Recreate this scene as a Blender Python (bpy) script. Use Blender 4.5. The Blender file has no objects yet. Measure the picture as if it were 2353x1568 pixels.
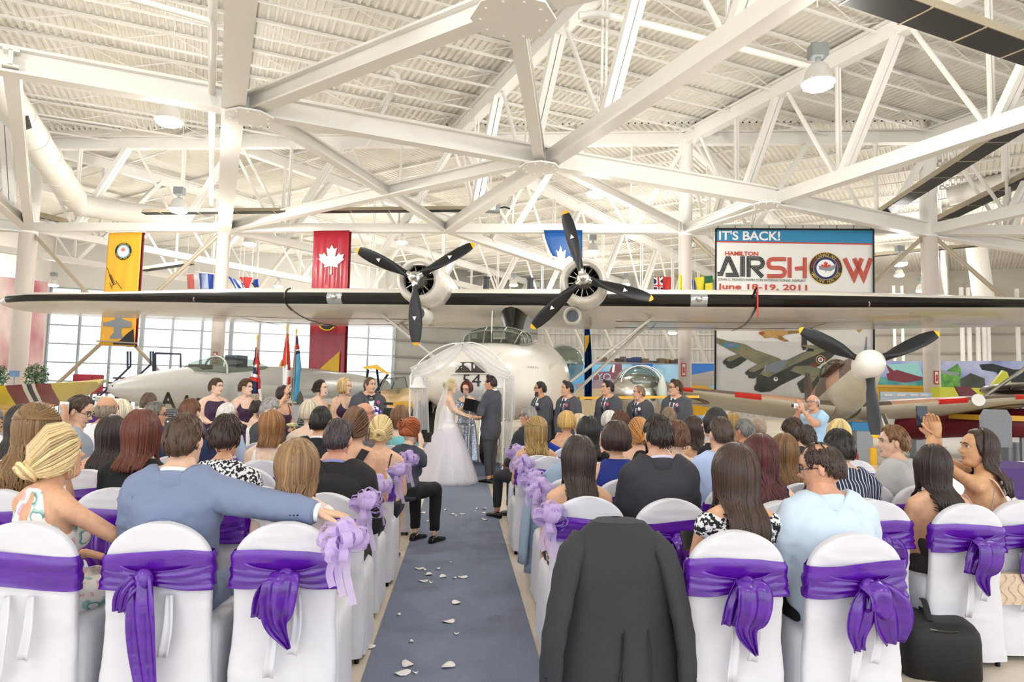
import bpy, bmesh, math, random
import numpy as np
from mathutils import Vector as V, Matrix, noise as mnoise
random.seed(7)
sc = bpy.context.scene
COL = sc.collection
PI = math.pi
R = math.radians
# ------------------------------------------------------------------ camera
F_PX = 2353*24/36
CAM_H = 1.46
_t, _r = R(4.41), R(1.4)
CF = V((0, math.cos(_t), math.sin(_t)))
_u0 = V((0, -math.sin(_t), math.cos(_t)))
_r0 = V((1, 0, 0))
CU = _u0*math.cos(_r) - _r0*math.sin(_r)
CR = _r0*math.cos(_r) + _u0*math.sin(_r)
CO = V((0, 0, CAM_H))
cam_d = bpy.data.cameras.new('camera'); cam_d.sensor_width = 36; cam_d.lens = 24
cam_d.clip_start = .05; cam_d.clip_end = 400
cam = bpy.data.objects.new('camera', cam_d); COL.objects.link(cam)
_m = Matrix((CR, CU, -CF)).transposed().to_4x4(); _m.translation = CO
cam.matrix_world = _m
sc.camera = cam
sc.view_settings.view_transform = 'Standard'
sc.view_settings.look = 'None'
sc.view_settings.gamma = 1
sc.view_settings.use_curve_mapping = False
sc.view_settings.exposure = 0.22
# ------------------------------------------------------------------ daylight (overcast sky through the open doors and glazing)
world = bpy.data.worlds.new('overcast_sky'); sc.world = world
world.use_nodes = True
_bg = world.node_tree.nodes['Background']
_bg.inputs[0].default_value = (.95, .975, 1.0, 1)
_bg.inputs[1].default_value = 2.05
sc.cycles.diffuse_bounces = 3
sc.cycles.glossy_bounces = 2
sc.cycles.max_bounces = 6
sc.cycles.use_adaptive_sampling = True
sc.cycles.adaptive_threshold = .1
sc.cycles.adaptive_min_samples = 12
sc.cycles.transparent_max_bounces = 12
sc.cycles.sample_clamp_indirect = 6
sc.cycles.caustics_reflective = False
sc.cycles.caustics_refractive = False


def ray(px, py):
    return CF + CR*((px-1176.5)/F_PX) + CU*((784-py)/F_PX)


def P(px, py, y):
    d = ray(px, py); return CO + d*(y/d.y)


def Z(px, py, z):
    d = ray(px, py); return CO + d*((z-CAM_H)/d.z)


# ------------------------------------------------------------------ materials
def lin(c):
    if isinstance(c, str):
        c = c.lstrip('#'); c = [int(c[i:i+2], 16)/255 for i in (0, 2, 4)]
    return tuple(x/12.92 if x <= .04045 else ((x+.055)/1.055)**2.4 for x in c[:3]) + (1,)


MATS = {}


def mat(name, col='#cccccc', rough=.6, metal=0, col2=None, scale=8, bump=0, bscale=None, spec=.5, stretch=None,
        sheen=0, trans=0, alpha=1, emit=None, estr=0, detail=3, ramp=(.35, .65), coat=0, kind='noise'):
    if name in MATS: return MATS[name]
    m = bpy.data.materials.new(name); m.use_nodes = True
    nt = m.node_tree; b = nt.nodes['Principled BSDF']
    b.inputs['Base Color'].default_value = lin(col)
    b.inputs['Roughness'].default_value = rough
    b.inputs['Metallic'].default_value = metal
    b.inputs['Specular IOR Level'].default_value = spec
    if sheen: b.inputs['Sheen Weight'].default_value = sheen
    if coat: b.inputs['Coat Weight'].default_value = coat
    if trans: b.inputs['Transmission Weight'].default_value = trans
    if alpha < 1: b.inputs['Alpha'].default_value = alpha
    if emit:
        b.inputs['Emission Color'].default_value = lin(emit); b.inputs['Emission Strength'].default_value = estr
    if col2 or bump:
        tc = nt.nodes.new('ShaderNodeTexCoord'); mp = nt.nodes.new('ShaderNodeMapping')
        nt.links.new(tc.outputs['Object'], mp.inputs[0])
        if stretch: mp.inputs['Scale'].default_value = stretch
        if kind == 'voronoi':
            n = nt.nodes.new('ShaderNodeTexVoronoi'); n.inputs['Scale'].default_value = scale; fo = n.outputs['Distance']
        elif kind == 'wave':
            n = nt.nodes.new('ShaderNodeTexWave'); n.inputs['Scale'].default_value = scale; n.inputs['Distortion'].default_value = 3; fo = n.outputs['Fac']
        else:
            n = nt.nodes.new('ShaderNodeTexNoise'); n.inputs['Scale'].default_value = scale; n.inputs['Detail'].default_value = detail; fo = n.outputs[0]
        nt.links.new(mp.outputs[0], n.inputs['Vector'])
        if col2:
            r = nt.nodes.new('ShaderNodeValToRGB')
            r.color_ramp.elements[0].position = ramp[0]; r.color_ramp.elements[0].color = lin(col)
            r.color_ramp.elements[1].position = ramp[1]; r.color_ramp.elements[1].color = lin(col2)
            nt.links.new(fo, r.inputs[0]); nt.links.new(r.outputs[0], b.inputs['Base Color'])
        if bump:
            n2 = n
            if bscale:
                n2 = nt.nodes.new('ShaderNodeTexNoise'); n2.inputs['Scale'].default_value = bscale; n2.inputs['Detail'].default_value = 4
                nt.links.new(mp.outputs[0], n2.inputs['Vector'])
            bp = nt.nodes.new('ShaderNodeBump'); bp.inputs['Strength'].default_value = min(1, bump); bp.inputs['Distance'].default_value = .02
            nt.links.new(n2.outputs[0], bp.inputs['Height']); nt.links.new(bp.outputs[0], b.inputs['Normal'])
    MATS[name] = m
    return m


def glass_mat(name, tint='#ffffff', mix=.12, rough=.02):
    """thin glass: mostly see-through with a glossy skin"""
    if name in MATS: return MATS[name]
    m = bpy.data.materials.new(name); m.use_nodes = True; nt = m.node_tree
    nt.nodes.remove(nt.nodes['Principled BSDF'])
    o = nt.nodes['Material Output']
    t = nt.nodes.new('ShaderNodeBsdfTransparent'); t.inputs[0].default_value = lin(tint)
    g = nt.nodes.new('ShaderNodeBsdfGlossy'); g.inputs['Roughness'].default_value = rough
    x = nt.nodes.new('ShaderNodeMixShader'); x.inputs[0].default_value = mix
    nt.links.new(t.outputs[0], x.inputs[1]); nt.links.new(g.outputs[0], x.inputs[2]); nt.links.new(x.outputs[0], o.inputs[0])
    MATS[name] = m; return m


def sheer_mat(name, col='#ffffff', opac=.55):
    """tulle / organza: translucent weave with see-through holes"""
    if name in MATS: return MATS[name]
    m = bpy.data.materials.new(name); m.use_nodes = True; nt = m.node_tree
    nt.nodes.remove(nt.nodes['Principled BSDF'])
    o = nt.nodes['Material Output']
    t = nt.nodes.new('ShaderNodeBsdfTransparent')
    d = nt.nodes.new('ShaderNodeBsdfDiffuse'); d.inputs[0].default_value = lin(col)
    l = nt.nodes.new('ShaderNodeBsdfTranslucent'); l.inputs[0].default_value = lin(col)
    a = nt.nodes.new('ShaderNodeMixShader'); a.inputs[0].default_value = .4
    x = nt.nodes.new('ShaderNodeMixShader'); x.inputs[0].default_value = opac
    nt.links.new(d.outputs[0], a.inputs[1]); nt.links.new(l.outputs[0], a.inputs[2])
    nt.links.new(t.outputs[0], x.inputs[1]); nt.links.new(a.outputs[0], x.inputs[2]); nt.links.new(x.outputs[0], o.inputs[0])
    MATS[name] = m; return m


# ------------------------------------------------------------------ mesh builder
def basis(d, up=V((0, 0, 1))):
    d = d.normalized()
    s = d.cross(up)
    if s.length < 1e-4: s = d.cross(V((0, 1, 0)))
    s.normalize(); return s, s.cross(d).normalized()


class MB:
    def __init__(self):
        self.v = []; self.f = []; self.m = []

    def add(self, vs, fs, mi=0):
        o = len(self.v); self.v += [tuple(x) for x in vs]
        self.f += [tuple(i+o for i in q) for q in fs]; self.m += [mi]*len(fs); return self

    def box(self, c, s, rz=0, mi=0, M=None):
        c = V(c); x, y, z = s[0]/2, s[1]/2, s[2]/2
        M = M or Matrix.Rotation(rz, 3, 'Z')
        vs = [c + M @ V((a*x, b*y, d*z)) for a in (-1, 1) for b in (-1, 1) for d in (-1, 1)]
        return self.add(vs, [(0, 1, 3, 2), (4, 6, 7, 5), (0, 4, 5, 1), (2, 3, 7, 6), (0, 2, 6, 4), (1, 5, 7, 3)], mi)

    def beam(self, a, b, w, h, up=V((0, 0, 1)), mi=0):
        a = V(a); b = V(b); s, u = basis(b-a, up); s = s*w/2; u = u*h/2
        vs = [a-s-u, a+s-u, a+s+u, a-s+u, b-s-u, b+s-u, b+s+u, b-s+u]
        return self.add(vs, [(3, 2, 1, 0), (4, 5, 6, 7), (0, 1, 5, 4), (1, 2, 6, 5), (2, 3, 7, 6), (3, 0, 4, 7)], mi)

    def rings(self, rs, cap=True, mi=0, closed=True, loop=False):
        n = len(rs[0]); o = len(self.v)
        for r in rs: self.v += [tuple(p) for p in r]
        k = len(rs)
        for i in range(k if loop else k-1):
            i2 = (i+1) % k
            for j in range(n if closed else n-1):
                j2 = (j+1) % n
                self.f.append((o+i*n+j, o+i*n+j2, o+i2*n+j2, o+i2*n+j)); self.m.append(mi)
        if cap and closed and not loop:
            self.f.append(tuple(o+j for j in reversed(range(n)))); self.m.append(mi)
            self.f.append(tuple(o+(k-1)*n+j for j in range(n))); self.m.append(mi)
        return self

    def tube(self, path, r, n=8, cap=True, mi=0, sy=1., up=V((0, 0, 1)), round_end=False):
        path = [V(p) for p in path]; k = len(path)
        rr = [r]*k if isinstance(r, (int, float)) else list(r)
        if round_end:
            d0 = (path[0]-path[1]).normalized(); d1 = (path[-1]-path[-2]).normalized()
            p0, p1, r0, r1 = path[0], path[-1], rr[0], rr[-1]
            a = [(p0+d0*r0*.95, r0*.25), (p0+d0*r0*.7, r0*.72)]; b = [(p1+d1*r1*.7, r1*.72), (p1+d1*r1*.95, r1*.25)]
            path = [x[0] for x in a]+path+[x[0] for x in b]; rr = [x[1] for x in a]+rr+[x[1] for x in b]; k += 4
        rs = []; s0 = None
        for i in range(k):
            d = (path[min(i+1, k-1)]-path[max(i-1, 0)])
            if d.length < 1e-7: d = V((0, 0, 1))
            d.normalize()
            if s0 is None: s, u = basis(d, up)
            else:
                s = (s0 - d*s0.dot(d)); s = s.normalized() if s.length > 1e-5 else basis(d)[0]; u = s.cross(d).normalized()
            s0 = s
            rs.append([path[i]+s*rr[i]*math.cos(2*PI*j/n)+u*rr[i]*sy*math.sin(2*PI*j/n) for j in range(n)])
        return self.rings(rs, cap, mi)

    def lathe(self, prof, c=(0, 0, 0), n=24, axis=V((0, 0, 1)), mi=0, cap=True):
        """prof: list of (radius, along-axis)"""
        c = V(c); s, u = basis(V(axis)); d = V(axis).normalized()
        return self.rings([[c+d*h+s*r*math.cos(2*PI*j/n)+u*r*math.sin(2*PI*j/n) for j in range(n)] for r, h in prof], cap, mi)

    def ell(self, c, r, nu=14, nv=9, M=None, mi=0):
        c = V(c); rs = []
        for i in range(nv):
            t = PI*(i+.5*(i == 0)*.2)/(nv-1); t = min(max(t, .06), PI-.06)
            ring = [V((r[0]*math.sin(t)*math.cos(2*PI*j/nu), r[1]*math.sin(t)*math.sin(2*PI*j/nu), -r[2]*math.cos(t))) for j in range(nu)]
            rs.append([c+(M @ p if M else p) for p in ring])
        return self.rings(rs, True, mi)

    def prism(self, poly, o, ux, uy, th, mi=0):
        """2D polygon in (ux,uy) at o, extruded by vector th"""
        o = V(o); ux = V(ux); uy = V(uy); th = V(th); n = len(poly)
        a = [o+ux*x+uy*y for x, y in poly]; b = [p+th for p in a]
        fs = [tuple(range(n-1, -1, -1)), tuple(range(n, 2*n))]
        fs += [(i, (i+1) % n, (i+1) % n+n, i+n) for i in range(n)]
        return self.add(a+b, fs, mi)

    def sheet(self, grid, mi=0):
        return self.rings(grid, False, mi, closed=False)

    def obj(self, name, mats, parent=None, smooth=None, thick=0):
        me = bpy.data.meshes.new(name); me.from_pydata(self.v, [], self.f)
        for m in (mats if isinstance(mats, (list, tuple)) else [mats]): me.materials.append(m)
        if any(self.m): me.polygons.foreach_set('material_index', self.m)
        return mkobj(name, me, parent, smooth, thick)


WORLD_T = set()


def mkobj(name, me, parent=None, smooth=None, thick=0, fixn=True):
    if fixn and smooth is not None and len(me.polygons) < 60000:
        bm = bmesh.new(); bm.from_mesh(me); bmesh.ops.recalc_face_normals(bm, faces=bm.faces); bm.to_mesh(me); bm.free()
    if smooth is not None:
        me.polygons.foreach_set('use_smooth', [True]*len(me.polygons))
        if smooth < 180: me.set_sharp_from_angle(angle=R(smooth))
    me.update()
    o = bpy.data.objects.new(name, me); COL.objects.link(o)
    if thick:
        md = o.modifiers.new('thickness', 'SOLIDIFY'); md.thickness = thick; md.offset = 0
    if parent is not None: adopt(o, parent)
    return o


def adopt(o, parent):
    o.parent = parent
    if parent.name in WORLD_T:
        o.matrix_parent_inverse = parent.matrix_basis.inverted()


def tag(o, label, cat=None, group=None, kind=None):
    o['label'] = label
    if cat: o['category'] = cat
    if group: o['group'] = group
    if kind: o['kind'] = kind
    return o


def thing(name, label, cat, loc=(0, 0, 0), rz=0, group=None, world=True, kind=None):
    """Empty at the thing's base.  world=True: parts are given in world coordinates"""
    o = bpy.data.objects.new(name, None); o.empty_display_size = .1; COL.objects.link(o)
    o.location = loc; o.rotation_euler = (0, 0, rz)
    o.matrix_basis = Matrix.Translation(V(loc)) @ Matrix.Rotation(rz, 4, 'Z')
    tag(o, label, cat, group, kind)
    if world: WORLD_T.add(o.name)
    return o


def copy_tree(o, parent=None):
    c = o.copy(); COL.objects.link(c)
    if parent is not None:
        c.parent = parent
    for ch in list(o.children): copy_tree(ch, c)
    return c


def text(name, s, size, o, ux, uy, material, parent=None, ext=.004, align='LEFT', xs=1., font=None, bold=0):
    """flat lettering: origin o, reading direction ux, up uy"""
    cu = bpy.data.curves.new(name, 'FONT'); cu.body = s; cu.size = size; cu.extrude = ext; cu.align_x = align
    cu.offset = bold
    cu.materials.append(material)
    ux = V(ux).normalized(); uy = V(uy).normalized(); n = ux.cross(uy)
    M = Matrix((ux*xs, uy, n)).transposed().to_4x4(); M.translation = V(o)
    tmp = bpy.data.objects.new(name, cu); COL.objects.link(tmp)
    dg = bpy.context.evaluated_depsgraph_get()
    me = bpy.data.meshes.new_from_object(tmp.evaluated_get(dg))
    bpy.data.objects.remove(tmp)
    me.transform(M)
    return mkobj(name, me, parent)


def smoothstep(a, b, x):
    t = min(1, max(0, (x-a)/(b-a))); return t*t*(3-2*t)


def lerp(a, b, t): return a+(b-a)*t


def spl(pts, n=8):
    """Catmull-Rom through points"""
    pts = [V(p) for p in pts]; q = [2*pts[0]-pts[1]]+pts+[2*pts[-1]-pts[-2]]; out = []
    for i in range(1, len(q)-2):
        for k in range(n):
            t = k/n; a, b, c, d = q[i-1], q[i], q[i+1], q[i+2]
            out.append(.5*((2*b)+(c-a)*t+(2*a-5*b+4*c-d)*t*t+(3*b-3*c+d-a)*t**3))
    out.append(pts[-1]); return out


# ------------------------------------------------------------------ shared materials
M_WHITE = mat('white painted steel', '#f4f2ec', .45)
M_DECK = mat('white painted roof deck', '#efece2', .55, col2='#e6e2d6', scale=.6)
M_DUCT = mat('white spiral duct', '#e9e6de', .4, metal=0, bump=.15, scale=30)
M_TAUPE = mat('taupe column paint', '#cfc4ba', .45)
M_DARK = mat('dark heater metal', '#2c2a28', .5, metal=.3)
M_TAN = mat('tan galvanised steel', '#b9ad97', .45, metal=.3)
M_GREY = mat('grey metal', '#8d8f92', .4, metal=.6)
M_LAMP = mat('lamp lens', '#ffffff', .3, emit='#fffaf0', estr=14)
M_BLACK = mat('black rubber', '#151516', .6)
M_PAINTB = mat('gloss black paint', '#0f1013', .22, coat=.4)
# ================================================================== HANGAR SHELL
HZ, TZ, DZ = 7.46, 10.75, 11.35
SP0 = V((-2.49, 24.75, 0)); SPD = V((math.sin(R(95)), math.cos(R(95)), 0))
AD = V((math.sin(R(156.5)), math.cos(R(156.5)), 0))      # front trusses run towards the viewer
BD = V((math.sin(R(66.5)), math.cos(R(66.5)), 0))
AR = V((math.sin(R(33.5)), math.cos(R(33.5)), 0))        # rear trusses, mirrored about the spine
BR = V((math.sin(R(123.5)), math.cos(R(123.5)), 0))


def up(p, z): return V((p.x, p.y, z))


def spine_at(x):
    return SP0 + SPD*((x-SP0.x)/SPD.x)


C1, C2, M0, C3, C4 = [spine_at(x) for x in (-18.9, -11.0, -2.49, 6.1, 14.35)]
N1, N2, N3, N0 = [V((x, y, 0)) for x, y in ((-5.69, 14.1), (.59, 16.87), (7.38, 19.72), (-9.62, 12.23))]
PN = V((-.1, 10.0, 0))

# floor ------------------------------------------------------------
b = MB()
M_FLOOR = mat('polished beige epoxy floor', '#dfd1be', .3, col2='#e6dbcb', scale=.45, bump=.02, bscale=3, spec=.4, coat=.06)
b.add([(-60, -14, 0), (60, -14, 0), (60, 75, 0), (-60, 75, 0)], [(0, 1, 2, 3)])
tag(b.obj('floor', M_FLOOR), 'polished beige epoxy hangar floor', 'floor', kind='structure')
# joints in the floor slab
M_JOINT = mat('floor joint', '#a5967e', .5)

# roof deck --------------------------------------------------------
ceil = thing('ceiling', 'white corrugated steel roof deck over the hangar', 'ceiling', (0, 20, DZ), kind='structure')


def deck_panels(rd, jd, sgn, length, x0, x1, j_sp, name):
    """corrugated panels between joist lines; ribs run along rd from the spine, joists along jd"""
    pitch = .21; w = pitch/4; dep = .055
    n = int((x1-x0)/(pitch/abs(SPD.cross(rd).z)))
    step = pitch/abs(SPD.cross(rd).z)
    prof = [(0, 0), (.30, 0), (.42, dep), (.88, dep), (1, 0)]
    # distance along rd measured per joist line: joists are straight lines along jd, perpendicular to rd
    t0 = min(((spine_at(x0)-SP0).dot(rd)), ((spine_at(x1)-SP0).dot(rd)))
    k = 0
    t = t0
    while t < length:
        b = MB()
        for i in range(n):
            s = spine_at(x0) + SPD*(i*step)
            tb = (s-SP0).dot(rd)
            a0 = max(t, tb); a1 = t+j_sp
            if a1 <= a0+.01: continue
            p0 = s + rd*(a0-tb); p1 = s + rd*(a1-tb)
            if p1.y < -9 and p0.y < -9: continue
            pts0 = [p0 + SPD*(step*u) for u, h in prof]; pts1 = [p1 + SPD*(step*u) for u, h in prof]
            vs = [up(q, DZ+h[1]) for q, h in zip(pts0, prof)]+[up(q, DZ+h[1]) for q, h in zip(pts1, prof)]
            m = len(prof)
            b.add(vs, [(i2, i2+1, i2+1+m, i2+m) for i2 in range(m-1)])
        if b.v: b.obj('deck_panel', M_DECK, ceil)
        t += j_sp; k += 1


deck_panels(AD, BD, 1, 38, -34, 34, 1.82, 'front')
deck_panels(AR, BR, -1, 52, -50, 40, 1.82*2, 'rear')
# opaque weather layer above the deck
b = MB(); b.box((0, 30, DZ+.25), (120, 88, .12))
tag(b.obj('roof_cover', M_DECK), 'flat roof covering above the corrugated deck', 'roof', kind='structure')

# joists -----------------------------------------------------------
joists = thing('trim_1', 'white open web roof joists under the deck', 'roof joists', (0, 20, DZ), kind='structure')


def joist(a, c, full=True, name='joist'):
    b = MB(); L = (c-a).length; d = (c-a).normalized()
    b.beam(up(a, DZ-.06), up(c, DZ-.06), .1, .07); b.beam(up(a, DZ-.52), up(c, DZ-.52), .06, .05)
    if full:
        n = max(2, int(L/1.1)); zs = (DZ-.09, DZ-.5)
        for i in range(n):
            p = a+d*(L*i/n); q = a+d*(L*(i+1)/n)
            b.beam(up(p, zs[i % 2]), up(q, zs[(i+1) % 2]), .022, .022)
    b.obj(name, M_WHITE, joists)


for i in range(0, 21):
    # front: joist line along BD crossing the A-axis from the spine
    c = SP0 + AD*(i*1.82-8)
    # clip to front of spine and a fair width
    def on(tt): return c + BD*tt
    lo, hi = -34, 34
    # spine crossing
    den = BD.cross(SPD).z; tc = (SP0-c).cross(SPD).z/den
    hi2 = min(hi, tc) if (on(tc+1)-SP0).cross(SPD).z*((V((0, 0, 0))-SP0).cross(SPD).z) < 0 else hi
    if hi2-lo < 2: continue
    joist(on(lo), on(hi2))
for i in range(0, 12):
    c = SP0 + AR*(i*3.64-12)
    den = BR.cross(SPD).z; tc = (SP0-c).cross(SPD).z/den
    lo, hi = -44, min(40, tc)
    if hi-lo < 2: continue
    joist(c+BR*lo, c+BR*hi, False)

# trusses ----------------------------------------------------------
def chord(b, a, c, w, h, z, n=1): b.beam(up(a, z), up(c, z), w, h)


def truss(a, d, length, label, nodes=3.95, off=0., w=.34, webs=True, light=False, zt=TZ):
    t = thing('roof_truss', label, 'roof truss', up(a, HZ), kind='structure')
    e = a+d*length
    b = MB(); b.beam(up(a, HZ), up(e, HZ), w, w*1.05); b.obj('bottom_chord', M_WHITE, t)
    b = MB(); b.beam(up(a, zt), up(e, zt), w*.9, .4); b.beam(up(a, zt+.24), up(e, zt+.24), w*1.3, .06); b.obj('top_chord', M_WHITE, t)
    if webs:
        k = off
        while k < length-.5:
            p = a+d*k
            for dt, kind in ((-nodes/2+.15, 'pipe'), (0, 'post'), (nodes/2-.15, 'channel')):
                q = a+d*(k+dt)
                if (k+dt) < -.2: continue
                b = MB()
                if kind == 'pipe': b.tube([up(p-d*.14, HZ+.1), up(q, zt-.1)], .06, 8)
                elif kind == 'post':
                    s = V((-d.y, d.x, 0))*.055
                    for g in (-1, 1): b.beam(up(p+s*g, HZ+.1), up(p+s*g, zt-.1), .05, .09)
                else:
                    s = V((-d.y, d.x, 0))*.09
                    for g in (-1, 1): b.beam(up(p+s*g+d*.14, HZ+.1), up(q+s*g, zt-.1), .15, .16)
                b.obj({'pipe': 'pipe_diagonal', 'post': 'web_post', 'channel': 'channel_diagonal'}[kind], M_WHITE, t)
            k += nodes
    return t


t = truss(spine_at(-44), SPD, 84, 'long white spine truss above the column row carrying the banners', 4.25, 1.6, .3)
truss(C2, AD, 33, 'white roof truss running forward from the column left of the yellow banner', 4.05, 14.6, .46)
truss(M0, AD, 33, 'white roof truss running forward above the flying boat centre', 4.05, 2.9)
truss(C3, AD, 33, 'white roof truss running forward from the column by the airshow banner', 3.95, 2.6)
truss(C4, AD, 33, 'white roof truss running forward from the rightmost column', 3.95, 2.6)
truss(C1, AD, 33, 'white roof truss running forward from the leftmost column', 3.95, 2.6)
for c, l in ((spine_at(-26), 'leftmost'), (C1, 'second'), (C2, 'third'), (M0, 'fourth'), (C3, 'fifth'), (C4, 'sixth')):
    truss(c, AR, 40, 'white rear roof truss beyond the column row, %s from the left' % l, 5.2, 2.6, .28)


def beam_thing(a, c, w, h, label, z=HZ, z2=None, round_=0, material=None):
    b = MB()
    z2 = z if z2 is None else z2
    if round_: b.tube([up(a, z), up(c, z2)], round_, 10)
    else:
        A, C = up(a, z), up(c, z2)
        # I-section: web and two flanges
        b.beam(A+V((0, 0, h/2)), C+V((0, 0, h/2)), w, .05); b.beam(A-V((0, 0, h/2)), C-V((0, 0, h/2)), w, .05); b.beam(A, C, .07 if w > .2 else w*.5, h)
    o = b.obj('roof_beam', material or M_WHITE); tag(o, label, 'roof beam', kind='structure'); return o


beam_thing(N1-BD*14, N1, .3, .46, 'deep white roof beam meeting the left truss from the upper left')
beam_thing(N1, N2, .3, .46, 'white roof beam between the left truss and the centre truss')
beam_thing(N2, N3, .3, .46, 'white roof beam from the centre truss towards the airshow banner')
beam_thing(N3, C4, .3, .46, 'white roof beam ending at the rightmost column')
b2 = .3
beam_thing(N1, PN, b2, .36, 'white diagonal roof beam rising to the gusset at the top of the picture')
beam_thing(PN, N2, .26, .3, 'steep white roof beam dropping from the gusset to the centre truss')
beam_thing(PN, PN+V((6.8, -3, 0)), .3, .36, 'white roof beam running out of the picture past the gusset')
beam_thing(N1, M0, .24, .26, 'white cross brace from the left truss to the spine above the left propeller')
beam_thing(C2, N2, .26, .3, 'white cross brace from the column behind the left wing to the centre truss')
beam_thing(C1, N0+V((.2, 0, 0)), .26, .3, 'white cross brace above the yellow banner')
beam_thing(N2, C3, .2, .22, 'slim white brace from the centre truss to the airshow column')
beam_thing(N3, C3, .2, .22, 'short white brace left of the airshow banner top')
beam_thing(C1, C1+BD*-9, .3, .4, 'white roof beam at the left edge behind the round duct')
beam_thing(N1+BD*-14, N1+BD*-14+V((4, 10, 0)), .26, .3, 'white diagonal roof beam near the left edge')
beam_thing(C4+BD*12, C4, .3, .4, 'white roof beam leaving the rightmost column')
# gusset plates
for p, s, l in ((N1, .95, 'bolted white gusset joining beams at the left truss'), (N2, .95, 'bolted white gusset on the centre truss'), (PN, 1.2, 'large bolted white gusset plate at the top of the picture'), (N3, .8, 'white gusset above the airshow banner')):
    t = thing('gusset_plate', l, 'gusset', up(p, HZ), kind='structure')
    b = MB(); b.lathe([(s*.55, HZ-.31), (s*.55, HZ-.27)], up(p, 0), 8); b.obj('plate', M_WHITE, t)
    b = MB()
    for i in range(10):
        a = i*PI/5; b.lathe([(.022, HZ-.335), (.022, HZ-.31)], (p.x+s*.42*math.cos(a), p.y+s*.42*math.sin(a), 0), 6)
    b.obj('bolts', M_WHITE, t)
# columns ----------------------------------------------------------
M_RED = mat('red sign print', '#c23a35', .5)
for c, r, top, l in ((C1, .31, TZ, 'round taupe column at the left edge in front of the window'), (C2, .235, HZ, 'round taupe column between the yellow and red banners'),
                     (C3, .235, TZ, 'round column left of the airshow banner'), (C4, .26, TZ, 'round column right of the airshow banner')):
    t = thing('column', l, 'column', (c.x, c.y, 0), kind='structure')
    b = MB(); b.lathe([(r*1.5, 0), (r*1.5, .05), (r, .06), (r, HZ-.25)], (c.x, c.y, 0), 28); b.obj('shaft', M_TAUPE, t, 40)
    b = MB(); b.lathe([(r*1.02, HZ-.25), (r*1.02, top)], (c.x, c.y, 0), 24); b.obj('upper_shaft', M_WHITE, t, 40)
# cross bracing in the spine wall plane
for a, c, l in ((C1, C2, 'left'), (C2, C1, 'left'), (C3, C4, 'right'), (C4, C3, 'right'), (C4, spine_at(22.4), 'far right')):
    e = a+(c-a)*.86
    b = MB(); b.tube([up(a+(c-a)*.03, HZ-.3), up(e, HZ-.3-(e-a).length*.92)], .075, 8)
    tag(b.obj('cross_brace', M_TAN), 'brown steel cross brace falling from the column head %s' % ('behind the yellow banner towards the window' if a is C1 else 'left of column towards the potted tree' if a is C2 else 'hidden partly by the airshow banner' if a is C3 else 'behind the airshow banner edge' if l == 'right' else 'right of the rightmost column'), 'brace', kind='structure')

# rear and side walls ------------------------------------------------
M_WALL = mat('pale grey wall cladding', '#c9c7c0', .6)
M_WALLB = mat('beige corrugated wall', '#c6c0b2', .6)
YB = 60.
def wall_quad(p, q, z0, z1, name, m, label, th=.2):
    b = MB(); d = (q-p).normalized(); n = V((-d.y, d.x, 0))*th
    b.add([up(p, z0), up(q, z0), up(q, z1), up(p, z1), up(p+n, z0), up(q+n, z0), up(q+n, z1), up(p+n, z1)],
          [(0, 1, 2, 3), (7, 6, 5, 4), (0, 4, 5, 1), (1, 5, 6, 2), (2, 6, 7, 3), (3, 7, 4, 0)])
    return tag(b.obj(name, m), label, 'wall', kind='structure')


WL0 = P(105, 800, 46); WL1 = P(905, 800, 52)
gx = lambda px, y=52: P(px, 800, y)
# glazed left rear wall: real openings, mullions, thin panes; a wall above and below
pA, pB = up(WL0, 0), up(WL1, 0)
dW = (pB-pA).normalized(); LW = (pB-pA).length
zsill, zhead = 1.9, 7.9
wall_quad(pA-dW*.3, pB+dW*.3, zhead, DZ+.3, 'wall_back_upper', M_WALL, 'pale wall above the glazed hangar doors')
wl = thing('window_1', 'tall glazed hangar doors in a steel grid at the left rear', 'window', pA, kind='structure')
M_MULL = mat('window steel', '#9aa1a3', .4, metal=.4)
M_GLASS = glass_mat('door glass', '#f4fbff', .06)
ncol, nrow = 12, 6
for i in range(ncol+1):
    p = pA+dW*(LW*i/ncol)
    b = MB(); b.beam(up(p, 0), up(p, zhead), .12 if i % 3 else .26, .16, V((0, 1, 0))); b.obj('mullion', M_MULL, wl)
for j in range(nrow+1):
    z = .3+(zhead-.3)*j/nrow
    b = MB(); b.beam(up(pA, z), up(pB, z), .1, .09); b.obj('transom', M_MULL, wl)
for i in range(ncol):
    for j in range(nrow):
        p = pA+dW*(LW*i/ncol+.06); q = pA+dW*(LW*(i+1)/ncol-.06); z0 = .3+(zhead-.3)*j/nrow+.05; z1 = .3+(zhead-.3)*(j+1)/nrow-.05
        b = MB(); b.add([up(p, z0), up(q, z0), up(q, z1), up(p, z1)], [(0, 1, 2, 3)]); b.obj('pane', M_GLASS, wl)
# left side wall with a mural
wA = P(-260, 800, 30); wB = up(pA, 0)
wall_quad(up(wA, 0), wB, 0, DZ+.3, 'wall_left', mat('off white side wall', '#e4ded6', .7), 'off white side wall left of the glazed doors')
# right rear walls
gB = up(P(905, 800, 52), 0); gC = up(P(1235, 800, 58), 0)
wall_quad(gB, gC, 0, DZ+.3, 'wall_back_centre', mat('grey rear cladding', '#9c9c96', .6), 'grey clad rear wall behind the flying boat nose')
gD = up(P(2000, 800, 52), 0); gE = up(P(2900, 800, 44), 0)
wall_quad(gC, gD, 0, DZ+.3, 'wall_back_arched', mat('grey arched wall lining', '#c4c2bb', .6), 'pale grey lined rear wall behind the blue mural')
wall_quad(gD, gE, 0, DZ+.3, 'wall_back_right', M_WALLB, 'beige rear wall behind the fighter propeller')
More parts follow.
